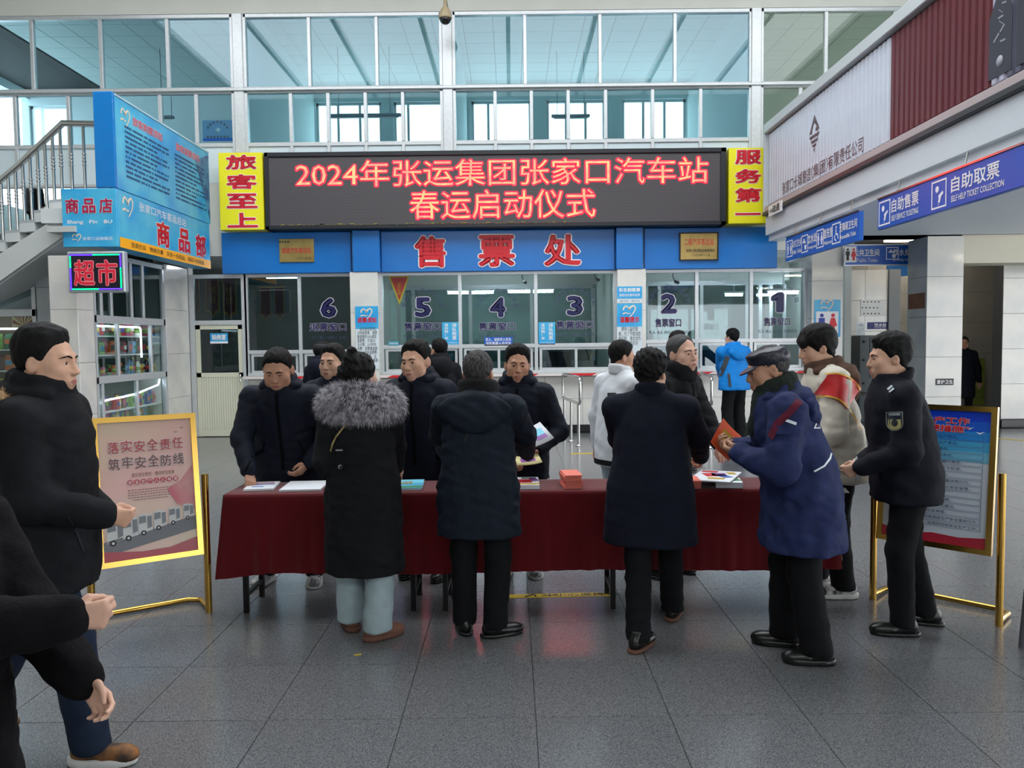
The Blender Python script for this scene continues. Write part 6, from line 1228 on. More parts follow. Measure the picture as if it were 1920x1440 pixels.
def art_left(t, C, u, v, n, W, H, sheet):
    pm = mat('poster_mist', (222, 168, 162), .25, 0, .5, var=.6, vscale=1.6, col2=(200, 190, 156)); sheet.build('print', pm, t)
    o = lambda x, y, l=.003: C+u*x*W+v*y*H+n*(.001+l)
    cl = MB().poly([o(.5, .15), o(.5, -.2), o(.3, -.14), (o(.2, -.02)), o(.36, .04)], n, .001).build('red_cloud', mat('cloud_red', (204, 96, 116), .35, var=.3, vscale=6, col2=(206, 150, 146)), t)
    for s, y, m_ in (('落实安全责任', .315, mat('poster_red', (176, 60, 60), .4)), ('筑牢安全防线', .195, mat('poster_brown', (120, 70, 64), .4))):
        for k, ch in enumerate(s): text(ch, t, o(-.345+.138*k, y+.006*(k % 2)), u, v, W*.115, H*.085, WHT, off=.05, lift=.001); text(ch, t, o(-.345+.138*k, y+.006*(k % 2)), u, v, W*.115, H*.085, m_, off=.02, lift=.003)
    text('落实安全责任　推动安全发展', t, o(.06, .105), u, v, W*.46, H*.03, mat('poster_brown', (120, 70, 64), .4), lift=.001)
    for k, ch in enumerate('安全生产人人有责'):
        q = o(-.19+.07*k, .053); m = MB(); m.poly([q+(u*math.cos(a*.5236)+v*math.sin(a*.5236))*W*.031 for a in range(12)], n, .001); m.build('red_disc', mat('poster_disc', (190, 60, 70), .4), t); text(ch, t, q, u, v, W*.042, W*.042, WHT, lift=.003)
    pr = MB(); rr = random.Random(2)
    for k in range(5):
        x = -.22+.05*(k > 3); 
        while x < .34-.14*(k > 3): w_ = rr.uniform(.012, .03); pr.obox(o(x+w_/2, -.005-.018*k, .002), u, v, n, w_*W, .005*H, .001); x += w_+.008
    pr.build('small_print', mat('poster_brown', (120, 70, 64), .4), t, kind='stuff')
    # coaches in a row
    BW = mat('coach_white', (206, 206, 206), .4); BG = mat('coach_glass', (96, 104, 112), .3)
    MB().poly([o(-.5, -.36, .001), o(.5, -.24, .001), o(.5, -.34, .001), o(-.5, -.46, .001)], n, .0005).build('road', mat('road_grey', (120, 122, 128), .5), t)
    for k in range(6):
        x0 = -.46+.165*k; w_ = .175-.012*k; y0 = -.375+.024*k; h_ = .17-.012*k
        MB().poly([o(x0, y0, .001+.0006*k), o(x0+w_, y0+.02, .001+.0006*k), o(x0+w_, y0+h_*.92, .001+.0006*k), o(x0+w_*.5, y0+h_, .001+.0006*k), o(x0, y0+h_*.95, .001+.0006*k)], n, .0005).build('coach', BW, t)
        MB().poly([o(x0+w_*.05, y0+h_*.5, .002+.0006*k), o(x0+w_*.55, y0+h_*.54, .002+.0006*k), o(x0+w_*.55, y0+h_*.88, .002+.0006*k), o(x0+w_*.08, y0+h_*.86, .002+.0006*k)], n, .0005).build('coach_window', BG, t)
        MB().poly([o(x0+w_*.64, y0+h_*.22, .002+.0006*k), o(x0+w_*.96, y0+h_*.3, .002+.0006*k), o(x0+w_*.96, y0+h_*.86, .002+.0006*k), o(x0+w_*.64, y0+h_*.84, .002+.0006*k)], n, .0005).build('coach_window', BG, t)
        q = o(x0+w_*.35, y0+.005, .003+.0006*k); MB().poly([q+(u*math.cos(a*.5236)+v*math.sin(a*.5236))*W*.034*(1-.07*k) for a in range(12)], n, .0006).build('wheel', BLK_P, t); MB().poly([q+n*.0008+(u*math.cos(a*.5236)+v*math.sin(a*.5236))*W*.016*(1-.07*k) for a in range(12)], n, .0004).build('hub', BW, t)
    MB().poly([o(-.5, -.5, .002), o(.5, -.5, .002), o(.5, -.40, .002), o(.2, -.45, .002), o(-.1, -.455, .002), o(-.5, -.425, .002)], n, .0006).build('red_ribbon', mat('poster_ribbon', (170, 40, 60), .3), t)
    for x, y in ((.33, .4), (.4, .43), (.3, -.02), (.38, -.03), (.34, -.05)): MB().poly([o(x-.03, y+.008, .002), o(x, y-.004, .002), o(x+.03, y+.012, .002), o(x, y+.004, .002)], n, .0005).build('bird', mat('bird_grey', (120, 110, 110), .5), t)
def art_right(t, C, u, v, n, W, H, sheet):
    sheet.build('print', mat('poster_sheet_pale', (196, 204, 214), .25), t); o = lambda x, y, l=.003: C+u*x*W+v*y*H+n*(.001+l)
    for k, c in enumerate(((20, 60, 190), (30, 90, 200), (40, 130, 205), (70, 160, 205), (110, 176, 206))): MB().poly([o(-.5, .5-.075*(k+1), .001), o(.5, .5-.075*(k+1), .001), o(.5, .5-.075*k, .001), o(-.5, .5-.075*k, .001)], n, .0005).build('sky_band', mat('poster_band_%d' % k, c, .3), t)
    for s, y in (('“安全生产工作', .425), ('十五条硬措施”', .365)): text(s, t, o(-.06, y), u, v, W*.72, H*.05, WHT, off=.06, lift=.001); text(s, t, o(-.06, y), u, v, W*.72, H*.05, RED, off=.03, lift=.003)
    items = ['严格落实地方党委安全生产责任。', '严格落实地方政府安全生产责任。', '严格落实部门安全监管责任。', '严肃追究领导责任和监管责任。', '企业主要负责人必须严格履行责任。', '立即深入扎实开展安全生产大检查。', '牢牢守住项目审批安全红线。', '严厉查处违法分包转包和挂靠资质行为。', '切实加强劳务派遣和灵活用工安全管理。', '重拳出击开展打非治违。', '坚决整治执法检查宽松软问题。', '着力加强安全监管执法队伍建设。', '重奖激励安全生产隐患举报。', '严肃查处瞒报谎报迟报漏报生产安全事故行为。', '统筹做好经济发展、疫情防控和安全生产工作。']
    BXM = mat('poster_box_line', (90, 110, 150), .4); BT = mat('poster_body_text', (36, 50, 90), .5)
    for k, s in enumerate(items):
        y = .305-.0475*k; m = MB()
        for yy in (-.019, .019): m.obox(o(0, y+yy, .002), u, v, n, W*.88, H*.0022, .0006)
        for xx in (-.44, .44): m.obox(o(xx, y, .002), u, v, n, W*.004, H*.038, .0006)
        m.build('row_box', BXM, t); w_ = min(.84, .042*len(s)); text(s, t, o(-.42+w_/2, y), u, v, W*w_, H*.024, BT, off=.01, lift=.001, res=1)
    MB().poly([o(-.5, -.5, .002), o(.5, -.5, .002), o(.5, -.42, .002), o(.25, -.44, .002), o(0, -.43, .002), o(-.3, -.46, .002), o(-.5, -.42, .002)], n, .0006).build('red_ribbon', mat('poster_ribbon', (170, 40, 60), .3), t)
    for x, y in ((.4, .34), (.3, .37)): MB().poly([o(x-.04, y+.012, .002), o(x, y-.006, .002), o(x+.05, y+.016, .002), o(x, y+.004, .002)], n, .0005).build('dove', WHT, t)
a, b = P(171, 785, 4.58), P(369, 776, 4.9)
poster_stand('gold framed poster stand about safety duty with a row of coaches at left', (a.x, 4.58, 0), (b.x, 4.9, 0), .385, 1.26, .14, art_left)
a, b = P(1652, 775, 5.0), P(1869, 768, 4.55)
poster_stand('gold framed poster stand listing fifteen blue boxed measures behind the guard at right', (a.x, 5.0, 0), (b.x, 4.55, 0), .41, 1.27, .10, art_right)
# ------------------------------------------------------------------ the crowd
NAVY = cloth('navy_down', (20, 25, 40), .7, .15, 25, .2); NAVY2 = cloth('dark_navy_wool', (22, 25, 40), .9, .2, 120); BLKC = cloth('black_coat', (22, 23, 27), .85); SLATE = cloth('slate_navy', (25, 33, 46), .8); CHARC = cloth('charcoal_parka', (24, 25, 29), .85)
TRB = cloth('black_trousers', (16, 17, 20), .85, .1, 60, .15); JEAN = cloth('dark_jeans', (30, 42, 62), .85); LJEAN = cloth('pale_jeans', (162, 180, 186), .85, .15, 90, .12); BLUEC = cloth('bright_blue_shell', (18, 130, 214), .6, .1, 30, .12); WHITEC = cloth('white_shell', (222, 226, 232), .6, .04, 30, .05); OLDB = cloth('work_coat_blue', (36, 46, 88), .75, .15, 30, .25); CREAMP = cloth('cream_puffer', (206, 200, 186), .6, .1, 20, .08); GUARD = cloth('guard_navy', (18, 21, 32), .8); BRHOOD = cloth('brown_hoodie', (92, 70, 58), .9)
SHL = mat('black_leather', (15, 15, 16), .3, 0, .5, .1, 60); SHB = mat('brown_suede', (112, 74, 56), .8); SHT = mat('tan_boot', (140, 92, 46), .7, var=.5, vscale=14, col2=(50, 36, 24)); SNK = mat('sneaker_black', (28, 28, 32), .6, var=.6, vscale=22, col2=(190, 190, 190)); SOLW = mat('sole_white', (206, 206, 204), .6); SOLB = mat('sole_black', (18, 18, 18), .7); SNW = mat('sneaker_monogram', (206, 204, 200), .6, var=.9, vscale=26, col2=(30, 30, 40), detail=1)
REFL = mat('reflective_tape', (206, 216, 226), .35); MARO = cloth('maroon_lining', (96, 28, 50), .8)
METAL = mat('metal_trim', (200, 200, 206), .25, 1.0); ZIP = mat('zip_dark', (9, 10, 13), .8, 0, .1)
def L3(p, w_): d = np.array(w_, float); a = -p.root.rotation_euler.z; ca, sa = math.cos(a), math.sin(a); return V3(d[0]*ca-d[1]*sa, d[0]*sa+d[1]*ca, d[2])
def cdecal(p, name, px, py, wpx, hpx, m, shape='rect', parent=None, lift=.004, n=8, bvh=None, rot=0):
    Y = p.root.location.y; o = p.toL(P(px, py, Y-.7)); d = L3(p, P(px, py, Y)-P(px, py, Y-.7)); u = L3(p, (math.cos(rot), 0, math.sin(rot))); return decal(p, name, o, d, u, wpx/F*Y, hpx/F*Y, m, shape, n, lift, bvh, parent)
def cribbon(p, name, pts, wpx, m, parent=None, lift=.005, bvh=None, cols=3, smooth=0):
    Y = p.root.location.y; o = [p.toL(P(a, b, Y-.7)) for a, b in pts]; d = L3(p, P(pts[0][0], pts[0][1], Y)-P(pts[0][0], pts[0][1], Y-.7)); q = V3(pts[-1][0]-pts[0][0], 0, -(pts[-1][1]-pts[0][1])); q = unit(V3(-q[2], 0, q[0])); wv = L3(p, q)*wpx/F*Y/p.s; return ribbon(p, name, o, d, wv, m, lift, bvh, 10, parent, cols, smooth)
def front_details(p, zip_=True, pockets=True):
    "zip placket and pocket welts on the front of a jacket"
    if zip_: ribbon(p, 'zip_placket', [(.0, .8, 1.44), (.0, .8, .86)], (0, -1, 0), (.022, 0, 0), ZIP, .004)
    if pockets:
        for sx in (-1, 1): ribbon(p, 'pocket_welt', [(sx*.12, .8, 1.06), (sx*.17, .8, .90)], (0, -1, 0), (.016, 0, 0), ZIP, .003)
# 1 staff man reading, far left of table
p = person('stocky man in navy down jacket bowing his head with one hand on the table end', (-1.57, 5.55), 1.67, 178, lean=20, head=(0, 24, 0), hands=(P(577, 868, 5.32), P(466, 884, 5.12)), palms=((1, 0, -.2), (0, .3, -1)), poses=('relax', 'point'), hints=((-.9, -.5, 0), (.9, -.5, 0)), feet=((-.17, .04, -10), (.19, .0, 12)), jk=dict(mat=NAVY, hem=.74, w=1.12, d=1.12, sleeve=1.15, collar='highhood', quilt=0), tr=dict(mat=TRB), sh=dict(mat=SNK, sole=SOLW, kind='sneaker'), hair=dict(wide=1.1, top=.014, side=.005, eyes=.55, hs=1.06), skin=SKIN2); front_details(p)
# 2 staff man behind the fur hood
p = person('man with dark hair looking over the fur hood in black jacket', (-1.31, 5.9), 1.655, 190, lean=4, head=(6, 4, 0), jk=dict(mat=NAVY, hem=.76, collar='stand', w=1.0), tr=dict(mat=TRB), sh=dict(mat=SHL), hair=dict(top=.022, side=.006, hs=1.02, recede=.004), skin=SKIN, hands=(P(655, 890, 5.6), P(600, 878, 5.5)), poses=('relax', 'relax')); front_details(p)
# 3 smiling staff man
p = person('smiling man in black hooded down jacket turning left behind the table', (-.625, 5.65), 1.675, 198, lean=11, head=(8, 6, 4), hands=(P(850, 880, 5.35), P(742, 880, 5.3)), poses=('relax', 'relax'), jk=dict(mat=NAVY, hem=.74, w=1.1, d=1.08, sleeve=1.12, collar='highhood'), tr=dict(mat=TRB), sh=dict(mat=SHL), hair=dict(wide=1.06, top=.024, side=.006, hs=1.08), skin=SKIN); front_details(p)
# 4 older staff man
p = person('older man with swept back dark hair holding leaflets behind the table middle', (.045, 5.68), 1.63, 184, lean=7, head=(-8, 4, -3), hands=(P(1008, 845, 5.4), P(960, 862, 5.35)), palms=((.3, 0, 1), (-.3, 0, 1)), poses=('grip', 'grip'), jk=dict(mat=NAVY, hem=.74, w=1.06, d=1.05, sleeve=1.1, collar='highhood'), tr=dict(mat=TRB), sh=dict(mat=SNK, sole=SOLW, kind='sneaker'), hair=dict(top=.030, side=.006, wr=1, hs=1.04, recede=.006), skin=SKIN2); front_details(p)
# 5 tall staff man at right
p = person('tall balding man in black padded jacket smiling and reaching over the table', (1.08, 5.62), 1.71, 132, lean=12, head=(16, 0, 3), hands=(P(1352, 842, 5.3), P(1265, 880, 5.3)), palms=((0, .2, -1), (0, 0, -1)), poses=('grip', 'relax'), jk=dict(mat=CHARC, hem=.74, w=1.05, d=1.05, sleeve=1.12, collar='fur', quilt=.17), tr=dict(mat=TRB), sh=dict(mat=SHL), hair=dict(top=.008, side=.005, hs=1.03, recede=.03, mat=mat('hair_cropped', (58, 57, 59), .7)), skin=SKIN3); front_details(p)
# 6 woman with fur hood, back view
wm = person('woman seen from behind in long black coat with silver fur hood and pale jeans', (-.86, 4.5), 1.60, 6, head=(18, -4, 0), hands=(P(622, 870, 4.70), P(742, 878, 4.85)), palms=((1, 0, 0), (-1, 0, 0)), poses=('relax', 'relax'), hints=((.1, -1, -.2), (.5, -.8, -.3)), feet=((-.12, .10, -28), (.09, -.06, 48)), jk=dict(mat=BLKC, hem=.40, w=1.03, d=1.06, sleeve=1.05, collar='stand', flare=.02, wr=.006), tr=dict(mat=LJEAN, w=1.0, knee=1.12, cuff=1.45), sh=dict(mat=SHB, sole=mat('sole_brown', (96, 62, 48), .7), kind='boot'), hair=dict(line=[(-.12, -.09), (-.08, -.085), (-.03, -.06), (.0, -.03), (.03, .02), (.06, .06), (.12, .08)], top=.022, side=.014, mess=2, blobs=[((-.005, -.075, .11), (.045, .045, .05), .02), ((-.05, -.10, .035), (.035, .03, .04), .02), ((.03, -.1, .05), (.035, .03, .035), .02), ((0, -.07, .16), (.028, .03, .02), .01)]), skin=SKIN3)
g = Grid(V3(-.36, -.36, 1.2), V3(.36, .3, 1.62), .013); pr = None
for q in range(0, 361, 20):
    a = math.radians(q); c = math.cos(a); pt = wm.nb+V3(math.sin(a)*.165, .015+c*.12, -.03-.025*c); rr = .076+.018*max(0, -c)
    if pr is not None: g.cone(pr, pt, rr, rr, .02)
    pr = pt
v, f = g.extract(2); v = v*wm.s; FURB = mat('fur_base', (70, 68, 72), .9, bump=.8, bscale=120, var=.5, vscale=30); FURM = mat('fur_silver', (226, 222, 230), .6, var=.85, vscale=38, col2=(70, 66, 74))
ho = wm.put('fur_hood', npmesh('fur_hood', [(v, f, 0)], [FURB])); nn = np.zeros_like(v); fn = np.cross(v[f[:, 1]]-v[f[:, 0]], v[f[:, 2]]-v[f[:, 0]])
for q in range(4): np.add.at(nn, f[:, q], fn)
ix = RNG.choice(len(v), 24000); fo = fur(wm, 'fur_tufts', [(v[i]+RNG.normal(size=3)*.004, unit(nn[i])) for i in ix], FURM, .05, .0011, parent=ho, droop=.75, jit=.35); fo['kind'] = 'stuff'
cribbon(wm, 'bag_chain', [(655, 788), (640, 806), (626, 824), (618, 840), (614, 856)], 3.2, mat('chain_gold', (190, 170, 120), .3, .9), lift=.008)
cribbon(wm, 'belt', [(618, 866), (640, 864), (680, 864), (712, 858)], 15, BLKC, lift=.010); cdecal(wm, 'belt_loop', 638, 860, 13, 34, BLKC, lift=.016); cdecal(wm, 'buckle', 636, 844, 13, 3, METAL, lift=.02); cdecal(wm, 'grommet', 638, 876, 8, 9, METAL, 'disc', lift=.02); cdecal(wm, 'grommet_hole', 638, 876, 5, 5.5, BLK_P, 'disc', lift=.022)
# 7 grey haired customer, back view
p = person('grey haired man seen from behind in dark slate parka with hood down', (-.20, 4.5), 1.615, 8, lean=5, head=(8, 2, 0), hands=(P(838, 862, 5.05), P(992, 858, 4.98)), palms=((0, 0, 1), (0, 0, 1)), poses=('grip', 'grip'), feet=((-.10, .02, -20), (.10, -.03, 62)), jk=dict(mat=SLATE, hem=.62, w=1.12, d=1.1, sleeve=1.15, collar='hood', hoodw=1.2, flare=.01, wr=.008), tr=dict(mat=TRB, w=1.08, cuff=1.1), sh=dict(mat=SHL), hair=dict(top=.012, side=.008, mat=HAIRG, hs=1.02), skin=SKIN2)
g = Grid(p.nb-.2, p.nb+.2, .011); pr = None
for z in (-.005, .03, .06):
    pr = None
    for q in range(0, 361, 20):
        a = math.radians(q); pt = p.nb+V3(math.sin(a)*.1, .012+math.cos(a)*.1, z-.02*math.cos(a)); 
        if pr is not None: g.cone(pr, pt, .026, .026, .015)
        pr = pt
v, f = g.extract(1); p.put('fur_collar', npmesh('fur_collar', [(v*p.s, f, 0)], [mat('black_fleece', (12, 12, 14), .95, bump=.8, bscale=140)]))
cribbon(p, 'hood_strap', [(905, 770), (880, 800), (866, 836)], 5, mat('strap_dark', (16, 20, 28), .7), lift=.01)
# 8 navy wool coat, back view
p = person('man seen from behind in plain navy wool coat with thick black hair', (.77, 4.44), 1.61, 14, lean=8, head=(16, 8, 0), hands=(P(1190, 880, 5.0), P(1318, 872, 4.9)), palms=((1, 0, 0), (-1, 0, 0)), poses=('grip', 'grip'), feet=((-.05, -.24, 22), (.12, .34, 8)), jk=dict(mat=NAVY2, hem=.58, w=1.12, d=1.12, sleeve=1.16, collar='stand', flare=.035, wr=.0035), tr=dict(mat=TRB, w=1.05, cuff=1.1), sh=dict(mat=SHL, sole=mat('sole_brown', (96, 62, 48), .7)), hair=dict(line=[(-.12, -.095), (-.08, -.085), (-.03, -.045), (-.012, .0), (.012, -.015), (.025, .0), (.05, .05), (.085, .075), (.12, .085)], top=.028, side=.016, mess=1.6), skin=SKIN)
# 9 white jacket
p = person('man in white shell jacket behind the navy coat facing right', (.845, 6.4), 1.66, 55, head=(22, 10, 0), lean=4, jk=dict(mat=WHITEC, hem=.70, collar='stand', w=1.02, sleeve=1.1, wr=.004), tr=dict(mat=LJEAN), sh=dict(mat=SNK, sole=SOLW, kind='sneaker'), hair=dict(top=.02, side=.007), skin=SKIN2, hands=(None, P(1215, 850, 6.6)))
cdecal(p, 'arm_patch', 1147, 743, 16, 13, BLK_P); ribbon(p, 'hem_band', [(x, -.8, .735) for x in (-.2, -.1, 0, .1, .2)], (0, 1, 0), (0, 0, .045), BLKC, .006)
# 10 old man in cap
om = person('old man in dark blue work coat and peaked cap reading a leaflet', (1.53, 4.15), 1.655, 282, lean=15, head=(-6, 14, 0), hands=(P(1388, 852, 4.08), P(1376, 838, 4.35)), palms=((.6, 0, .6), (-.6, 0, .6)), poses=('grip', 'grip'), hints=((-.75, -.6, -.6), (.5, -.7, -.5)), feet=((-.12, -.06, -4), (.12, .08, 4)), jk=dict(mat=OLDB, hem=.62, w=1.2, d=1.24, sleeve=1.3, collar='hood', flare=.04, wr=.010, belly=.02), tr=dict(mat=TRB, w=1.18, cuff=1.15), sh=dict(mat=SHL, kind='boot'), hair=dict(top=.004, side=.004, mat=HAIRG, wr=1, hs=1.02), skin=SKIN2)
def cap(p, m):
    C, R, s = p.C, p.R, p.s; pl = lambda q: ((q*1.03)@R.T+C)*s
    g = Grid(V3(-.13, -.16, -.02), V3(.13, .2, .18), .007); g.ell((0, -.02, .052), (.094, .112, .052), .02).ell((0, -.012, .088), (.094, .11, .032), .03).cut((0, .18, -1), -.028).ell((0, -.02, .02), (.072, .09, .05), .01, sub=True); g.wrinkle(.0025, .05, 4)
    v, f = g.extract(2); o = p.put('cap', npmesh('cap', [(pl(v), f, 0)], [m]))
    g = Grid(V3(-.12, .0, -.03), V3(.12, .22, .09), .006); g.ell((0, .082, .03), (.072, .075, .011), .01, R=np.array(Matrix.Rotation(-.32, 3, 'X'))).ell((0, -.02, .03), (.085, .108, .09), .0, sub=True)
    v, f = g.extract(1); p.put('brim', npmesh('brim', [(pl(v), f, 0)], [mat('cap_brim', (52, 56, 74), .3)]), o)
cap(om, mat('cap_leather', (26, 28, 44), .38, 0, .5, .3, 30))
g = Grid(om.nb-.24, om.nb+.24, .011)
for z, r0 in ((-.035, .105), (.0, .1), (.035, .092), (.06, .086)):
    pr = None
    for q in range(0, 361, 20):
        a = math.radians(q); pt = om.nb+V3(math.sin(a)*r0, .02+math.cos(a)*r0, z-.03*math.cos(a))
        if pr is not None: g.cone(pr, pt, .026, .026, .012)
        pr = pt
g.cone(om.nb+V3(-.05, .1, -.05), om.nb+V3(-.06, .17, -.30), .045, .035, .03); g.wrinkle(.003, .04, 2); v, f = g.extract(1); om.put('scarf', npmesh('scarf', [(v*om.s, f, 0)], [cloth('scarf_green', (38, 46, 42), .9)]))
cribbon(om, 'lining', [(1505, 745), (1478, 776), (1452, 800), (1436, 830)], 13, MARO, lift=.012); cribbon(om, 'chest_stripe', [(1462, 784), (1480, 790), (1497, 796)], 5, REFL, lift=.010); cribbon(om, 'arm_stripe', [(1562, 840), (1556, 862), (1544, 878), (1522, 890)], 3.5, REFL, lift=.006); cribbon(om, 'shoulder_stripe', [(1572, 772), (1574, 790), (1572, 808)], 4, REFL, lift=.008)
cdecal(om, 'badge', 1536, 792, 19, 22, WHT, 'tri', lift=.008); cdecal(om, 'badge_inner', 1536, 794, 13, 14, mat('badge_blue', (40, 50, 90), .5), 'tri', lift=.010); cdecal(om, 'pocket_flap', 1478, 806, 40, 16, OLDB, lift=.012)
# 11 young man with sash
ym = person('young man with sash over cream puffer jacket and brown hood', (2.15, 5.2), 1.755, 278, lean=11, head=(-4, 14, 0), hands=(P(1500, 860, 4.95), P(1490, 850, 5.3)), poses=('grip', 'grip'), hints=((-.5, -.7, -.5), (.5, -.7, -.5)), feet=((-.13, .0, -5), (.12, .1, 5)), jk=dict(mat=CREAMP, hem=.74, w=1.1, d=1.12, sleeve=1.3, collar='hood', cmat=BRHOOD, quilt=.15, wr=.006), tr=dict(mat=TRB, w=1.0, cuff=1.15), sh=dict(mat=SNW, sole=SOLW, kind='sneaker'), hair=dict(line=[(-.12, -.085), (-.08, -.08), (-.03, -.045), (-.01, -.005), (.012, -.03), (.03, -.02), (.06, .02), (.09, .03), (.12, .035)], top=.03, side=.018, mess=1.0, blobs=[((0, .075, .06), (.065, .03, .03), .02), ((-.03, .085, .045), (.04, .022, .03), .015)]), skin=SKIN)
SASH = mat('sash_red', (206, 16, 26), .5, sheen=.2); SASHG = mat('sash_gold', (226, 170, 50), .5)
sp = [(1538, 722), (1562, 720), (1588, 728), (1606, 746), (1620, 766), (1632, 790)]
cribbon(ym, 'sash', sp, 46, SASH, lift=.022, bvh=ym.all, cols=9, smooth=6); cribbon(ym, 'sash_edge', [(a-8, b+22) for a, b in sp], 3, SASHG, lift=.03, bvh=ym.all, smooth=6); cribbon(ym, 'sash_edge', [(a+9, b-21) for a, b in sp], 3, SASHG, lift=.03, bvh=ym.all, smooth=6)
cdecal(ym, 'sash_emblem', 1602, 708, 10, 12, SASHG, 'disc', lift=.02); cdecal(ym, 'trouser_logo', 1584, 919, 16, 10, WHT, 'tri', lift=.004, bvh=ym.tbvh)
# 12 guard
gd = person('guard in dark navy uniform jacket with arm badge standing at the right', (2.255, 4.5), 1.685, 284, lean=9, head=(-6, 4, 0), hands=(P(1614, 876, 4.42), P(1616, 868, 4.65)), palms=((.8, 0, 0), (-.8, 0, 0)), poses=('grip', 'grip'), hints=((-.5, -.8, -.4), (.5, -.8, -.4)), feet=((-.11, .04, -6), (.11, -.14, 10)), jk=dict(mat=GUARD, hem=.775, w=1.08, d=1.22, sleeve=1.15, collar='lapel', wr=.005), tr=dict(mat=TRB, w=1.04), sh=dict(mat=SHL), hair=dict(line=[(-.12, -.075), (-.08, -.068), (-.03, -.035), (-.012, .008), (.008, -.008), (.022, .0), (.032, .03), (.05, .052), (.085, .062), (.12, .07)], top=.032, side=.013, mess=1.5), skin=SKIN)
b1 = cdecal(gd, 'arm_badge', 1677, 790, 28, 34, mat('badge_rim', (140, 140, 130), .5), 'shield', lift=.007); cdecal(gd, 'badge_field', 1677, 790, 25, 31, mat('badge_navy', (26, 34, 52), .5), 'shield', lift=.009); cdecal(gd, 'badge_lower', 1677, 796, 21, 18, mat('badge_gold', (176, 170, 110), .5), 'shield', lift=.011); cdecal(gd, 'badge_crest', 1677, 793, 11, 13, mat('badge_dark', (36, 40, 46), .5), 'disc', lift=.013); cdecal(gd, 'badge_title', 1677, 777, 18, 4, mat('badge_text', (150, 160, 160), .5), lift=.011)
cribbon(gd, 'rank_tab', [(1664, 730), (1674, 722)], 4, REFL, lift=.010); cribbon(gd, 'rank_tab', [(1667, 735), (1677, 727)], 3, REFL, lift=.010); cdecal(gd, 'hem_button', 1698, 938, 4, 5, PINKP, 'disc', bvh=gd.tbvh)
# 13 left walker
lw = person('man in black parka with fur trimmed hood walking past the left poster', (-1.92, 3.2), 1.74, 84, lean=3, head=(4, 4, 0), hands=(P(190, 955, 3.35), P(196, 965, 3.08)), palms=((1, 0, 0), (-1, 0, 0)), poses=('fist', 'fist'), hints=((-.5, -.8, -.5), (.5, -.8, -.5)), feet=((-.09, -.36, -4, .06), (.10, .20, 6)), jk=dict(mat=CHARC, hem=.70, w=1.1, d=1.18, sleeve=1.22, collar='highhood', wr=.006), tr=dict(mat=JEAN, w=1.14), sh=dict(mat=SHT, sole=SOLW, kind='boot'), hair=dict(top=.026, side=.008, hs=1.03), skin=SKIN)
g = Grid(lw.nb-.34, lw.nb+.3, .013); pr = None
for q in range(100, 261, 20):
    a = math.radians(q); pt = lw.nb+V3(math.sin(a)*.2, -.03+math.cos(a)*.2, .0)
    if pr is not None: g.cone(pr, pt, .035, .035, .02)
    pr = pt
v, f = g.extract(1); v = v*lw.s; FT = mat('fur_tan', (196, 164, 120), .8, var=.5, vscale=30, col2=(120, 92, 62)); ho = lw.put('fur_trim', npmesh('fur_trim', [(v, f, 0)], [FT])); nn = np.zeros_like(v); fn = np.cross(v[f[:, 1]]-v[f[:, 0]], v[f[:, 2]]-v[f[:, 0]])
for q in range(4): np.add.at(nn, f[:, q], fn)
fo = fur(lw, 'fur_tufts', [(v[i], nn[i]) for i in RNG.choice(len(v), 3000)], FT, .035, .0016, parent=ho, droop=.1); fo['kind'] = 'stuff'
cribbon(lw, 'pocket_flap', [(128, 968), (150, 1010), (165, 1050)], 4, mat('strap_dark', (16, 20, 28), .7), lift=.006)
# 14 near passer-by cut off by the left edge
person('passer-by in black coat cut off by the left edge with swinging fists', (-1.46, 1.9), 1.50, 94, lean=4, hands=(P(168, 1290, 2.02), P(126, 1160, 1.75)), palms=((1, 0, 0), (-1, 0, 0)), poses=('relax', 'fist'), hints=((-.3, -.9, 0), (.3, -.9, 0)), feet=((-.1, .22, -4), (.1, -.3, 4, .08)), jk=dict(mat=cloth('black_plush', (13, 12, 16), .95, .4, 70), hem=.55, w=1.08, d=1.15, sleeve=1.4, collar='highhood', flare=.03, wr=.006), tr=dict(mat=TRB, w=1.1), sh=dict(mat=SHL), hair=dict(top=.03, side=.016, mess=1.6), skin=SKIN3)
# 15.. people at the windows and further away
p = person('man in black cap and dark coat at window 6 seen from behind', (-2.28, 9.6), 1.68, 25, head=(35, 6, 0), jk=dict(mat=NAVY2, hem=.7, collar='highhood', w=1.08), tr=dict(mat=TRB), sh=dict(mat=SHL), lod=1.5, hair=dict(top=.02, side=.012), skin=SKIN2); cap(p, mat('cap_black', (18, 18, 22), .7))
person('person in black hooded coat half hidden behind the smiling man', (-.86, 9.4), 1.70, 340, head=(-20, 0, 0), jk=dict(mat=BLKC, hem=.7, collar='highhood', w=1.05), tr=dict(mat=TRB), sh=dict(mat=SHL), lod=1.5, skin=SKIN2)
gp = person('dark haired person with glasses behind the tall smiling man', (2.12, 10.1), 1.77, 75, head=(10, 0, 0), jk=dict(mat=BLKC, hem=.75, collar='stand'), tr=dict(mat=TRB), sh=dict(mat=SHL), lod=1.5, skin=SKIN)
def glasses(p):
    s = p.s; pl = lambda q: Vector(((np.array(q)@p.R.T+p.C)*s).tolist()); m = MB()
    for sx in (-1, 1): m.tube([pl((sx*.031+.02*math.cos(a*.628), .105, .002+.016*math.sin(a*.628))) for a in range(10)], .002, 5, closed=True); m.tube([pl((sx*.05, .103, .004)), pl((sx*.082, .0, .006))], .002, 5)
    m.tube([pl((-.011, .106, .004)), pl((.011, .106, .004))], .002, 5); o = m.build('glasses', BLK_P, p.root, world=False)
glasses(gp)
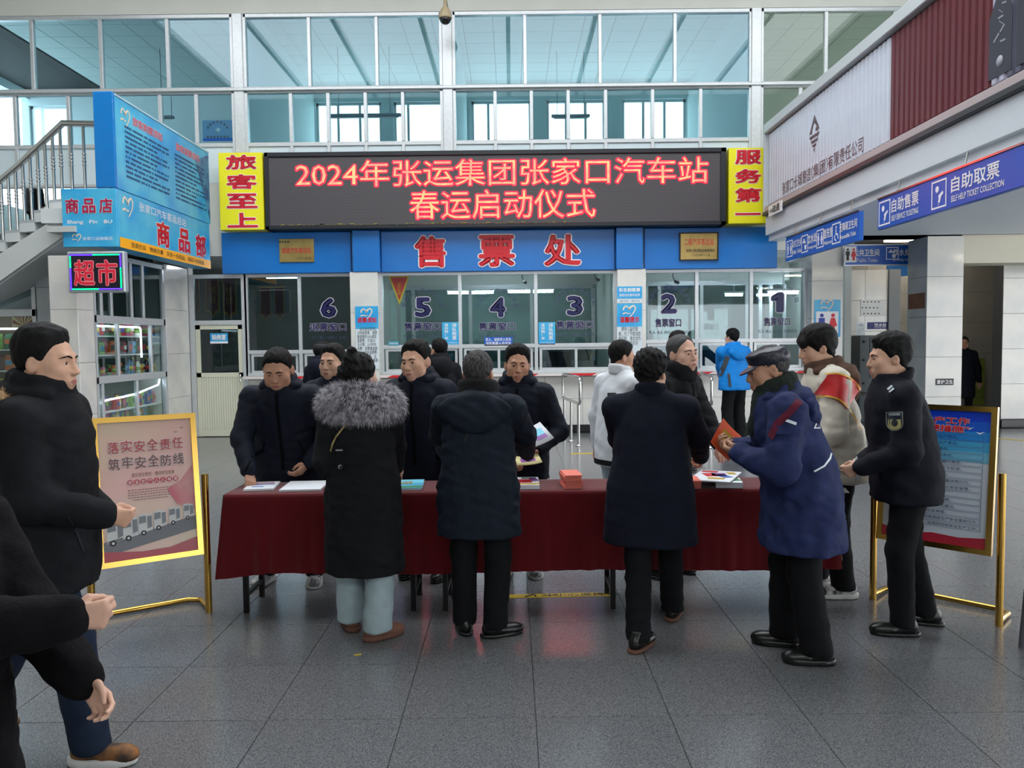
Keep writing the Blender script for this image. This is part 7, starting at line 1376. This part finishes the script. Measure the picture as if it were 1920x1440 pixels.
bj = person('man in bright blue hooded jacket with black trousers at the far ticket window', (3.65, 13.0), 1.83, 340, lean=6, head=(-12, 6, 0), hands=(P(1352, 712, 13.45), P(1420, 700, 13.5)), jk=dict(mat=BLUEC, hem=.80, collar='hood', w=1.14, d=1.05, sleeve=1.2, flare=.01), tr=dict(mat=TRB, w=1.2, cuff=1.2), sh=dict(mat=SHL), lod=1.4, hair=dict(top=.025, side=.012, mess=1.5), skin=SKIN); glasses(bj)
DG = mat('panel_charcoal', (56, 60, 66), .7); cribbon(bj, 'sleeve_panel', [(1365, 668), (1356, 690), (1348, 706)], 9, DG, lift=.01); cribbon(bj, 'back_panel', [(1366, 700), (1369, 726)], 5, DG, lift=.01)
person('person in dark uniform half hidden behind the tiled pillar at the far right', (8.75, 15.4), 1.66, 200, jk=dict(mat=GUARD, hem=.5, collar='stand'), tr=dict(mat=TRB), sh=dict(mat=SHL), lod=1.7, hair=dict(top=.02, side=.01), skin=SKIN2)
person('dark figure behind the stair railing on the upper floor at left', (-9.72, 16.4), 1.60, 30, z0=UZ, jk=dict(mat=BLKC, hem=.7, collar='hood'), tr=dict(mat=TRB), sh=dict(mat=SHL), lod=1.8, skin=SKIN2)
# leaflets in hands
def leaflet(lb, c, u, v, w_, h_, m, art=(), bend=.15):
    c = Vector(c); u = Vector(u).normalized(); v = Vector(v); v = (v-u*v.dot(u)).normalized(); n = u.cross(v); t = thing('leaflet', lb, 'leaflet', c); vs = []; N = 8
    for off in (0, .003):
        for i in range(N+1):
            a = i/N-.5; b = c+u*a*w_+n*(bend*(a*a*4-.3)*w_*.3+off); vs += [b-v*h_/2, b+v*h_/2]
    fs = []
    for k in (0, 1):
        o_ = k*2*(N+1)
        for i in range(N): f = (o_+2*i, o_+2*i+2, o_+2*i+3, o_+2*i+1); fs.append(f if k else f[::-1])
    k = 2*(N+1); fs += [(2*i, 2*i+2, k+2*i+2, k+2*i) for i in range(N)]+[(2*i+1, k+2*i+1, k+2*i+3, 2*i+3) for i in range(N)]
    MB().add(vs, fs, 0, True).build('page', m, t)
    for cx, cy, ww, hh, mm in art: MB().obox(c+u*cx*w_+v*cy*h_+n*(.006+bend*(cx*cx*4-.3)*w_*.3), u, v, n, ww*w_, hh*h_, .001).build('print_patch', mm, t)
leaflet('blue and white leaflet held by the older man behind the table', P(1006, 816, 5.28), (.9, .3, .35), (-.2, .8, .5), .16, .2, WP, [(0, 0, .7, .5, SKYP), (.1, -.2, .5, .2, PVIO)])
leaflet('yellowish magazine held flat by the grey haired customer', P(990, 863, 5.12), (1, .1, .1), (0, 1, .15), .16, .2, mat('page_yellowed', (196, 186, 130), .6), [(0, 0, .6, .4, PVIO)])
leaflet('orange folded leaflet held by the old man in the cap', P(1360, 824, 4.42), (.75, .1, -.75), (.4, .5, .5), .15, .2, mat('leaflet_orange', (214, 84, 40), .5), [(0, 0, .5, .5, PYEL)])
leaflet('small white paper in the hand of the guard', P(1606, 880, 4.5), (.4, .6, .2), (0, .2, 1), .09, .12, WP)
